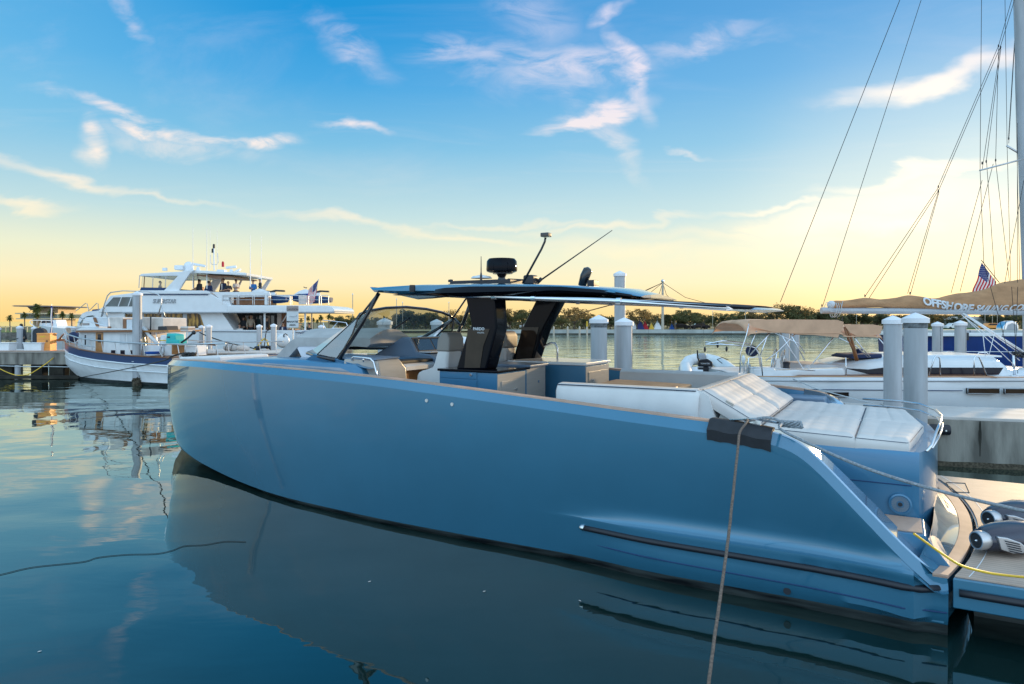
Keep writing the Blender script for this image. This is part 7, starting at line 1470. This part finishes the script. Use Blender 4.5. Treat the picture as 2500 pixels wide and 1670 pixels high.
rope([at(2231, 1303, 5.85), at(2262, 1325, 5.85), at(2300, 1352, 5.8), at(2345, 1380, 5.7), at(2400, 1396, 5.65), at(2450, 1404, 5.6), at(2520, 1411, 5.5), at(2640, 1420, 5.4)], .010, 'yellow_hose', 'yellow shore power cable lying over the transom and platform', name='power_cable', cat='cable')
rope([wp(.45, 0, 2.03), wp(.25, .02, 2.05), at(418, 871, 15.1), at(400, 880, 17), at(340, 894, 21.5), at(270, 908, 27), at(200, 921, 31.5), at(190, 924, 32.3)], .017, 'rope_black', 'black bow line running left from the blue yacht to the dock')
bh_ = MB()
for k in range(5): bh_.tube([wp(.55 + .12*math.cos(a) + rnd.uniform(-.05, .05), .1*math.sin(a), 2.04 + .03*math.sin(2*a + k)) for a in [j*.45 for j in range(14)]], .02, 5, closed=True)
tag(bh_.build('coiled_line', 'rope_black', smooth='all'), 'black line bunched round the bow cleat of the blue yacht', 'rope')
rope([at(-60, 1415, 1)*0 + Vector((*((at(-60, 1412, 1) - Vector((0, 0, CAMZ))) * (CAMZ/((1412 - HY)/FPX))).to_2d(), .004))] + [Vector((*((at(u, v, 1) - Vector((0, 0, CAMZ))) * (CAMZ/((v - HY)/FPX))).to_2d(), .006)) for u, v in ((0, 1404), (80, 1386), (200, 1373), (240, 1362), (310, 1355), (380, 1353), (420, 1345), (450, 1334), (500, 1331), (550, 1323), (600, 1324))], .0036, 'rope_black', 'thin dark line floating on the water at the lower left', name='floating_line')
rope([at(0, 893, 32.2), at(60, 895, 32.2), at(120, 895, 32.2), at(165, 896, 32.1), at(180, 895, 32)], .02, 'rope_pale', 'slack pale rope along the underside of the left dock')
rope([at(144, 861, 33.2), at(125, 878, 32.3), at(105, 893, 31.8), at(80, 909, 31.5), at(68, 914, 31.4)], .022, 'yellow_hose', 'yellowish rope slanting from the dock edge to the water at the left'); rope([at(-5, 898, 32), at(15, 908, 31.8), at(40, 916, 31.6), at(70, 915, 31.4)], .02, 'yellow_hose', 'yellow rope sagging under the left dock')
rope([at(12, 836, 34), at(30, 830, 35), at(44, 826, 36)], .02, 'rope_black', 'short dark line between the left dock box and the piling'); rope([at(488, 812, 36.5), at(510, 822, 36), at(560, 838, 35.5), at(600, 846, 35), at(640, 856, 34.5)], .03, 'rope_black', 'dark line drooping from the close pilings to the middle dock')
# padded guard over the gunwale
pdm = MB(); rows = []
for i in range(15):
    s = 12.02 + .60*i/14; h = hh(s); b = bb(s); rows.append([(s, -(b - .26), h + .03), (s, -(b - .1), h + .035), (s, -(b + .03), h - .06 + .008*math.sin(i)), (s, -(b + .02), h - .12), (s, -(b + .01), h - .165 + .005*math.sin(i*1.7)), (s, -(b - .01), h - .165), (s, -(b - .0), h - .1), (s, -(b - .1), h + .01), (s, -(b - .26), h + .015)])
pdm.grid(rows, True, True); pd_o = pdm.build('gunwale_pad', 'pad_black', smooth=50); pd_o.matrix_world = K_MW = Matrix.Translation((K.o[0], K.o[1], 0)) @ Matrix.Rotation(K.a, 4, 'Z'); tag(pd_o, 'black quilted pad folded over the gunwale under the rope', 'pad')
# underwater scooters on the platform
def scooter(u, v, z, rz, label, first=None):
    q = K.z(u, v, z); loc = wp(q[0], q[1], z)
    if first: return copy_thing(first, loc, rz, .8, label)
    e = empty('underwater_scooter', loc, rz, label, 'water scooter', 'underwater scooters on the swim platform'); rows = []
    for x, w_, zb, zt in ((-.05, .10, -.11, .11), (.05, .15, -.13, .15), (.2, .20, -.14, .19), (.45, .24, -.15, .21), (.8, .22, -.14, .18), (1.05, .12, -.08, .10), (1.15, .03, -.02, .03)):
        rows.append([(x, w_*math.sin(a), (zt if math.cos(a) > 0 else -zb)*math.cos(a)) for a in [2*math.pi*j/20 for j in range(20)]])
    MB().grid(rows, True, True).build('shell', 'scooter_shell', e, smooth='all')
    m_ = MB(); m_.lathe([(.06, .0), (.086, -.07), (.088, -.10), (.102, -.10), (.112, -.06), (.108, .0), (.09, .04)], (-.02, -.07, .02), 24, 'x'); m_.build('nozzle_ring', 'dull_steel', e, smooth=40); MB().lathe([(.001, -.088), (.083, -.088), (.083, -.06)], (-.02, -.07, .02), 20, 'x').build('hole_shade_disc', 'dark_int', e); MB().lathe([(.001, -.115), (.012, -.1), (.02, -.08)], (-.02, -.07, .02), 10, 'x').build('shaft_cone', 'steel', e)  # dark disc in the ring stands for the shade inside the nozzle hole
    sd_ = MB(); sd_.slab([(.06, -.185, .09), (.10, -.198, -.06), (.22, -.232, -.10), (.34, -.258, -.09), (.37, -.266, -.03), (.30, -.252, .03), (.16, -.215, .08)], .05); gp_ = sd_.build('vent_plate', 'dull_steel', e, bevel=.01)
    for k in range(5): z_ = .045 - k*.028; MB().tube([(.13 + .012*k, -.212 - .004*k, z_), (.28 + .010*k, -.252, z_ - .03)], .007, 5).build('vent_slot', 'rubber', gp_)
    text('SEABOB', .035, 'letter_white', e, 'lettering', (.42, -.262, -.02), (1, 0, 0), (0, 0, 1), .002, shear=.2); e.scale = (.8, .8, .8); text('F5', .04, 'flag_red', e, 'lettering', (.60, -.262, -.02), (1, 0, 0), (0, 0, 1), .002, shear=.2)
    return e
s1 = scooter(2393, 1318, .675, R(8), 'dark blue underwater scooter nearer the viewer on the platform'); scooter(2418, 1266, .70, R(14), 'dark blue underwater scooter farther back on the platform', s1)

for (u, v), lab in (((1182, 1445), 'small pale leaf floating under the middle of the blue hull'), ((902, 1421), 'tiny pale fleck floating left of the others under the bow'), ((96, 1592), 'pale leaf floating alone in the lower left corner'), ((1416, 1468), 'small pale leaf floating left of the brown rope')):
    Yw = CAMZ/((v - HY)/FPX); q = at(u, v, Yw); e = MB().add([(-.028, 0, 0), (-.008, .012, .003), (.018, .010, .002), (.03, 0, .004), (.012, -.012, .002), (-.012, -.010, .001)], [(0, 1, 2, 3, 4, 5)]).build('floating_leaf', 'canvas'); e.location = (q.x, Yw, .004); e.rotation_euler = (0, 0, rnd.random()*3); e.scale = (.6, .6, 1); tag(e, lab, 'leaf', 'leaves floating on the water')
# ------------------------------------------------------------------ trees on the far shore
def leaf_cloud(mb, c, rx, ry, rz, n, sz, seed):
    r_ = random.Random(seed)
    for _ in range(n):
        while True:
            p = Vector((r_.uniform(-1, 1), r_.uniform(-1, 1), r_.uniform(-1, 1)))
            if .15 < p.length < 1: break
        p = Vector((p.x*rx, p.y*ry, p.z*rz)) + Vector(c); a = Vector((r_.gauss(0, 1), r_.gauss(0, 1), r_.gauss(0, 1))).normalized(); b = a.orthogonal().normalized(); s = sz*r_.uniform(.6, 1.4)
        mb.add([p - a*s - b*s*.5, p + a*s - b*s*.6, p + a*s*.8 + b*s*.6, p - a*s*.7 + b*s*.5], [(0, 1, 2, 3)])
def make_tree(seed, H, W_, m, dens=1.0, loose=False):
    r_ = random.Random(seed); e = empty('broadleaf_tree', (0, 0, -500), 0, 'x', 'tree', 'park trees along the far shore'); tk = MB(); cr_ = MB()
    tops = []; nb = 6 + seed % 4
    tk.tube([(0, 0, -.2), (.05, 0, H*.15), (.1*r_.uniform(-1, 1), .1, H*.32)], [.28, .2, .16], 7)
    for i in range(nb):
        a = i*6.28/nb + r_.uniform(-.4, .4); rr = W_*r_.uniform(.15, .42); zz = H*r_.uniform(.5, .82); p = (rr*math.cos(a), rr*math.sin(a), zz); tops.append(p)
        tk.tube([(0, 0, H*.22), (rr*.35*math.cos(a), rr*.35*math.sin(a), H*.42), p], [.12, .08, .03], 5)
        for k in range(2): a2 = a + r_.uniform(-.7, .7); tk.tube([p, (p[0] + W_*.12*math.cos(a2), p[1] + W_*.12*math.sin(a2), p[2] + H*.12)], [.03, .01], 4)
    tops.append((0, 0, H*.8))
    for i, p in enumerate(tops):
        for k in range(3):
            q = (p[0] + r_.uniform(-.16, .16)*W_, p[1] + r_.uniform(-.16, .16)*W_, p[2] + r_.uniform(-.16, .13)*H); s = r_.uniform(.45, 1.0)
            leaf_cloud(cr_, q, W_*.15*s + .3, W_*.15*s + .3, H*.10*s + .25, int((110 if not loose else 60)*dens), .19 if not loose else .15, seed*31 + i*7 + k)
    tk.build('trunk', 'bark', e); cr_.build('crown', m, e, recalc=False); return e
def make_palm(seed, H, m='leaf_palm'):
    r_ = random.Random(seed); e = empty('palm_tree', (0, 0, -500), 0, 'x', 'palm', 'palms along the far shore'); tk = MB(); cr_ = MB(); lx = r_.uniform(-.3, .3)
    tk.tube([(0, 0, -.2), (lx*.4, 0, H*.5), (lx, 0, H*.86)], [.24, .17, .20], 7)
    for i in range(34):
        a = r_.uniform(0, 6.28); el = r_.uniform(-.9, 1.3); L_ = 1.35*r_.uniform(.75, 1.1); pts = []
        for k in range(5): t = k/4; pts.append(Vector((lx + math.cos(a)*math.cos(el)*L_*t, math.sin(a)*math.cos(el)*L_*t, H*.87 + math.sin(el)*L_*t - .55*t*t)))
        sd = Vector((-math.sin(a), math.cos(a), 0))
        for k in range(4):
            for s in (-1, 1): w_ = .34*math.sin((k + .7)/4.4*math.pi); cr_.add([pts[k], pts[k+1], pts[k+1] + sd*s*w_ + Vector((0, 0, -.10)), pts[k] + sd*s*w_*.8 + Vector((0, 0, -.07))], [(0, 1, 2, 3)])
    tk.build('trunk', 'palm_bark', e); cr_.build('crown', m, e, recalc=False); return e
protos = [make_tree(1, 7.0, 9.0, 'leaf_a'), make_tree(2, 7.5, 8.0, 'leaf_b', 1.15), make_tree(3, 6.2, 8.5, 'leaf_c', .8, True), make_tree(4, 6.0, 10, 'leaf_a', .9), make_tree(5, 8.0, 7.0, 'leaf_b', .8, True), make_tree(6, 5.0, 8.0, 'leaf_b', 1.2)]
palms = [make_palm(11, 6.0), make_palm(12, 6.6)]
def drop(pr, u, vtop, Y, label, natural):
    H = CAMZ - (vtop - HY)/FPX*Y - .85; return copy_thing(pr, ((u - HX)/FPX*Y, Y, .85), rnd.uniform(0, 6.28), H/natural, label)
NAT = [7.0*.98, 7.5*.98, 6.2*.98, 6.0*.98, 8.0*.98, 5.0*.98]
looks = ['rounded green tree', 'dense dark green tree', 'thin brownish tree with gaps in its crown', 'low spreading green tree', 'tall airy dark tree', 'squat bushy dark tree']
marks = [(870, 'at the left end of the far trees, near the glass edge'), (900, 'seen through the left of the windscreen'), (1000, 'seen through the middle of the windscreen'), (1075, 'behind the windscreen\'s dark frame'), (1150, 'between windscreen and the first roof pillar'), (1240, 'between the two roof pillars'), (1330, 'just right of the second roof pillar'), (1420, 'above the white channel posts'), (1560, 'right of the tallest piling'), (1700, 'behind the davits'), (1800, 'left of the bimini'), (1950, 'above the large bimini'), (2090, 'above the sprayhood'), (2200, 'behind the two thick pilings'), (2330, 'above the royal blue hull'), (2480, 'near the mast'), (2600, 'at the right edge')]
far_trees = [(845, 782, 150, 3), (868, 776, 152, 0), (888, 780, 158, 5), (930, 774, 150, 1), (958, 778, 156, 3), (985, 760, 148, 1), (1010, 757, 150, 0), (1040, 764, 152, 3), (1070, 776, 155, 5), (1108, 755, 150, 2), (1135, 768, 156, 0), (1165, 768, 158, 3), (1215, 757, 150, 1), (1245, 754, 152, 2), (1275, 757, 150, 3), (1310, 770, 158, 5), (1340, 772, 152, 0), (1372, 770, 156, 3),
    (1402, 750, 148, 2), (1425, 760, 152, 4), (1450, 768, 156, 3), (1490, 772, 152, 5), (1555, 754, 148, 2), (1585, 756, 150, 4), (1608, 766, 154, 2), (1650, 767, 150, 5), (1685, 758, 148, 3), (1712, 762, 150, 0), (1745, 768, 154, 1), (1778, 764, 150, 0), (1808, 760, 156, 3), (1838, 764, 152, 1), (1870, 750, 148, 2), (1893, 742, 146, 4), (1922, 742, 150, 2), (1948, 748, 150, 3), (1978, 752, 152, 2), (2005, 756, 150, 1), (2035, 762, 148, 0), (2070, 764, 152, 5), (2105, 766, 150, 1), (2140, 764, 154, 0), (2175, 768, 150, 5), (2210, 766, 152, 1), (2245, 766, 150, 3), (2280, 764, 148, 2), (2315, 767, 152, 5), (2350, 770, 150, 0), (2385, 772, 154, 1), (2420, 764, 148, 1), (2450, 762, 150, 0), (2480, 768, 146, 3), (2520, 760, 150, 1),
    (910, 790, 175, 5), (1190, 782, 175, 5), (1525, 784, 175, 5), (1630, 784, 178, 5), (1860, 776, 175, 5), (2060, 778, 175, 5), (2300, 778, 175, 5), (1090, 786, 178, 5), (1290, 782, 176, 1), (1470, 784, 178, 5), (2150, 780, 178, 5), (2400, 780, 178, 5)]
seen_ = {}
for (u, v, Y, k) in far_trees:
    mk = min(marks, key=lambda q: abs(q[0] - u))[1]; lab = looks[k] + ' ' + mk; seen_[lab] = seen_.get(lab, 0) + 1
    if seen_[lab] > 1: lab = ('farther ' if Y > 160 else 'neighbouring ') + lab
    if (u, v) == (2300, 778): lab = 'low dark bush between the two pilings before the royal blue hull'
    drop(protos[k], u, v, Y, lab, NAT[k])
pl_ = [(24, 765, 118, 'lone palm at the far left edge'), (60, 757, 122, 'palm in front of the left end of the waterfront pavilion'), (91, 735, 124, 'tallest palm, rising above the pavilion roof'), (89, 757, 118, 'sunlit yellowish palm in the middle of the pavilion'), (125, 748, 122, 'palm in front of the right end of the pavilion, behind the furled flag'), (152, 755, 120, 'palm just right of the pavilion'), (175, 759, 118, 'palm top peeking over the white yacht\'s bow deck'),
       (735, 774, 135, 'small palm left of the palm row beyond the white yacht stern'), (752, 768, 132, 'palm beside the yacht stern column, left of the palm row'), (765, 773, 136, 'short palm in the middle of the palm row'), (783, 765, 130, 'second tallest palm of the row behind the covered canopy'), (803, 762, 128, 'tallest palm of the row behind the covered canopy'), (775, 777, 140, 'shortest palm of the row behind the canopy'), (1180, 764, 146, 'palm left of the first roof pillar'), (1648, 764, 146, 'palm near the cable mast')]
for i, (u, v, Y, lab) in enumerate(pl_): drop(palms[i % 2], u, v, Y, lab, [6.0*1.08, 6.6*1.08][i % 2])
for u, v, k, lab in ((826, 772, 0, 'rounded tree just right of the palm row'), (846, 771, 3, 'spreading tree left of the windscreen edge'), (748, 796, 5, 'low bush under the palm row')): drop(protos[k], u, v, 140, lab, NAT[k])
for p in protos + palms:
    for ch in list(p.children): bpy.data.objects.remove(ch)
    bpy.data.objects.remove(p)
# undergrowth band along the far park, one continuous mass
ug = MB()
for i in range(1500):
    u = rnd.uniform(850, 2560); Y = rnd.uniform(158, 186); x = (u - HX)/FPX*Y; leaf_cloud(ug, (x, Y, .85 + rnd.random()*2.6), 1.2, .6, .7, 8, .30, i)
tag(ug.build('shrubbery', 'leaf_b', recalc=False), 'continuous dark shrubbery under the far park trees', 'shrubs', kind='stuff')

# pier pavilion at the far left
PV = Frame((118 - HX)/FPX*190, 190, 0.0, 'waterfront_pavilion', 'pale two-storey waterfront pavilion with a wide flat roof, behind palms', 'building')
def pvp(pts, y0, y1, name, m, par=None): return MB().prism(PV.pl(pts, 0), y0, y1).build(name, m, par or PV.e)
mat('pavilion', (0.62, 0.50, 0.33), 0.8); mat('pavilion_glass', (0.09, 0.16, 0.17), 0.1, 0, 0.3, .3); mat('pavilion_dark', (0.20, 0.16, 0.15), 0.8)
pvp([(47, 747.5), (54, 746), (132, 746.5), (144, 749), (132, 749.5), (54, 749)], -3, 14, 'roof', 'pavilion_dark'); pvp([(54, 749), (86, 750), (72, 757), (62, 757)], 2, 10, 'roof_soffit', 'pavilion_dark')
pvp([(62, 752), (118, 750), (118, 764), (62, 764)], 4, 12, 'upper_storey', 'pavilion'); pvp([(49, 764), (139, 764), (139, 767), (49, 767)], -2, 12, 'terrace', 'pavilion')
gl_ = pvp([(49, 767), (139, 767), (139, 777), (49, 777)], 0, 12, 'glass_storey', 'pavilion_glass')
for i in range(16): pvp([(52 + i*5.6, 767), (52.7 + i*5.6, 767), (52.7 + i*5.6, 772.5), (52 + i*5.6, 772.5)], -.1, 0, 'mullion', 'pavilion', gl_)
pvp([(48, 777), (140, 777), (140, 779.5), (48, 779.5)], -1.5, 12, 'lower_slab', 'pavilion'); pvp([(61, 779), (128, 779), (128, 800), (61, 800)], 3, 10, 'ground_storey', 'pavilion'); pvp([(80, 782), (95, 782), (95, 797), (80, 797)], 2.8, 3, 'opening', 'pavilion_dark')
fn = empty('picnic_fence', (at(30, 808, 114).x, 114, .9), 0, 'low pale fence on the grass behind the left dock', 'fence'); m_ = MB()
for i in range(30): m_.box(-3 + i*.9, -2.9 + i*.9, 0, .1, 0, 1.0)
m_.build('pickets', 'pavilion', fn); MB().box(-3, 24, 0, .08, .9, 1.0).build('rail', 'pavilion', fn)
# cable mast and lamp posts across the water
CMY = 142; q = at(1618, 690, CMY); cmst = empty('cable_mast', (q.x, CMY, .85), 0, 'tall pale mast with drooping cables on the far shore', 'mast'); z1 = q.z - .85
MB().tube([(0, 0, 0), (0, 0, z1)], [.30, .2], 10).build('mast_shaft', 'pile_wood', cmst); MB().ball((0, 0, z1 + .3), .35, .35, .4, 8, 6).build('finial', 'dull_steel', cmst)
m_ = MB()
for u, v in ((1430, 760), (1548, 726), (1728, 741), (1600, 728), (1636, 728), (1380, 775)): p = at(u, v, CMY) - Vector((q.x, CMY, .85)); mid = (Vector((0, 0, z1)) + p)/2 + Vector((0, 0, -.9)); m_.tube([(0, 0, z1), mid, p], .05, 4)
m_.build('cable', 'rope_black', cmst)
lampl = [(861, 718, 'left of the windscreen top'), (968, 730, 'seen through the windscreen, left one'), (983, 738, 'seen through the windscreen, right one'), (1096, 738, 'beside the windscreen strut'), (1740, 760, 'above the davits'), (1820, 762, 'left of the bimini'), (2405, 766, 'above the blue hull, left one'), (2423, 764, 'above the blue hull, middle one'), (2435, 764, 'above the blue hull, right one'), (2091, 770, 'above the sprayhood')]
l0 = empty('lamp_post', (0, 0, -500), 0, 'x', 'lamp post', 'thin lamp posts on the far shore'); MB().tube([(0, 0, 0), (0, 0, 1)], .012, 6).build('post', 'pile_wood', l0); MB().box(-.015, .015, -.015, .015, .98, 1.02).build('lamp_head', 'white_gel', l0)
for u, v, w_ in lampl:
    H = CAMZ - (v - HY)/FPX*144 - .85; copy_thing(l0, ((u - HX)/FPX*144, 144, .85), 0, H, 'thin lamp post on the far shore ' + w_)
for ch in list(l0.children): bpy.data.objects.remove(ch)
bpy.data.objects.remove(l0)
trunks = MB()
# playground tents and parked cars as small bright things
def car(u, Y, m, label, s=1.0):
    q = at(u, 806, Y); e = empty('parked_car', (q.x, Y, .95), rnd.choice([0, math.pi]), label, 'car', 'cars parked under the far trees')
    MB().prism([(-2.1, .3), (-2.1, .8), (-1.3, .9), (-.8, 1.35), (.7, 1.38), (1.3, .95), (2.1, .85), (2.15, .3)], -.85, .85).build('body', m, e, bevel=.08); MB().prism([(-1.15, .93), (-.72, 1.28), (.62, 1.3), (1.1, .95)], -.87, .87).build('windows', 'dark_glass', e)
    for x in (-1.35, 1.35):
        for y in (-.8, .8): MB().lathe([(.001, -.1), (.31, -.1), (.31, .1), (.001, .1)], (x, y, .3), 12, 'y').build('wheel', 'rubber', e)
for u, Y, m, lab in ((1290, 160, 'white_gel', 'white car parked beyond the galley'), (1660, 155, 'dark_int', 'black car parked left of the davits'), (1708, 155, 'dark_glass', 'dark car parked behind the outboard motor'), (1790, 156, 'white_gel', 'white car parked under trees above the davits'), (2330, 145, 'white_matte', 'pale car parked right of the blue boat pilings'), (2418, 143, 'orange_paint', 'orange car above the royal blue boat'), (2445, 146, 'fender_blue', 'blue car above the royal blue boat'), (2000, 155, 'letter_grey', 'grey car under the trees above the sprayhood'), (1225, 158, 'cloth_tan', 'tan car between the roof pillars')): car(u, Y, m, lab)
def tent(u, Y, m, w_, h_, label):
    q = at(u, 806, Y); e = empty('playground_tent', (q.x, Y, .95), 0, label, 'tent', 'coloured play structures on the far shore'); MB().add([(-w_, -w_, 0), (w_, -w_, 0), (w_, w_, 0), (-w_, w_, 0), (0, 0, h_)], [(0, 1, 4), (1, 2, 4), (2, 3, 4), (3, 0, 4), (0, 3, 2, 1)]).build('canopy', m, e); MB().tube([(0, 0, h_), (0, 0, h_ + .5)], .06, 5).build('finial', 'white_gel', e)
for u, m, w_, h_, lab in ((1562, 'flag_blue', .9, 2.4, 'blue peaked play tent on the far shore'), (1575, 'flag_red', .7, 2.0, 'red peaked play tent beside the blue one'), (1590, 'yellow_hose', .6, 1.5, 'yellow play hut beside the red tent'), (1605, 'white_gel', .9, 2.0, 'white peaked tent left of the cable mast'), (1640, 'fender_blue', .5, 1.5, 'small blue play tent right of the cable mast'), (1548, 'flag_white', .6, 1.6, 'small white play tent left of the blue one')): tent(u, 150, m, w_, h_, lab)
rf = empty('park_building', (at(2370, 800, 150).x, 150, .9), 0, 'low pale park building behind the royal blue boat', 'building'); MB().box(-4.5, 4.5, 0, 4, 0, 2.2).build('wall', 'seawall', rf); MB().prism([(-4.9, 2.2), (-4.2, 2.8), (4.2, 2.8), (4.9, 2.2)], -.3, 4.3).build('roof', 'concrete_top', rf)
gb_ = MB(); gb_.grid([[(at(2270, 800, 139).x, 138.8, .86), (at(2270, 800, 145).x, 148, 1.3)], [(at(2450, 800, 139).x, 138.8, .86), (at(2450, 800, 145).x, 148, 1.3)]]); tag(gb_.build('lawn', 'grass'), kind='structure')
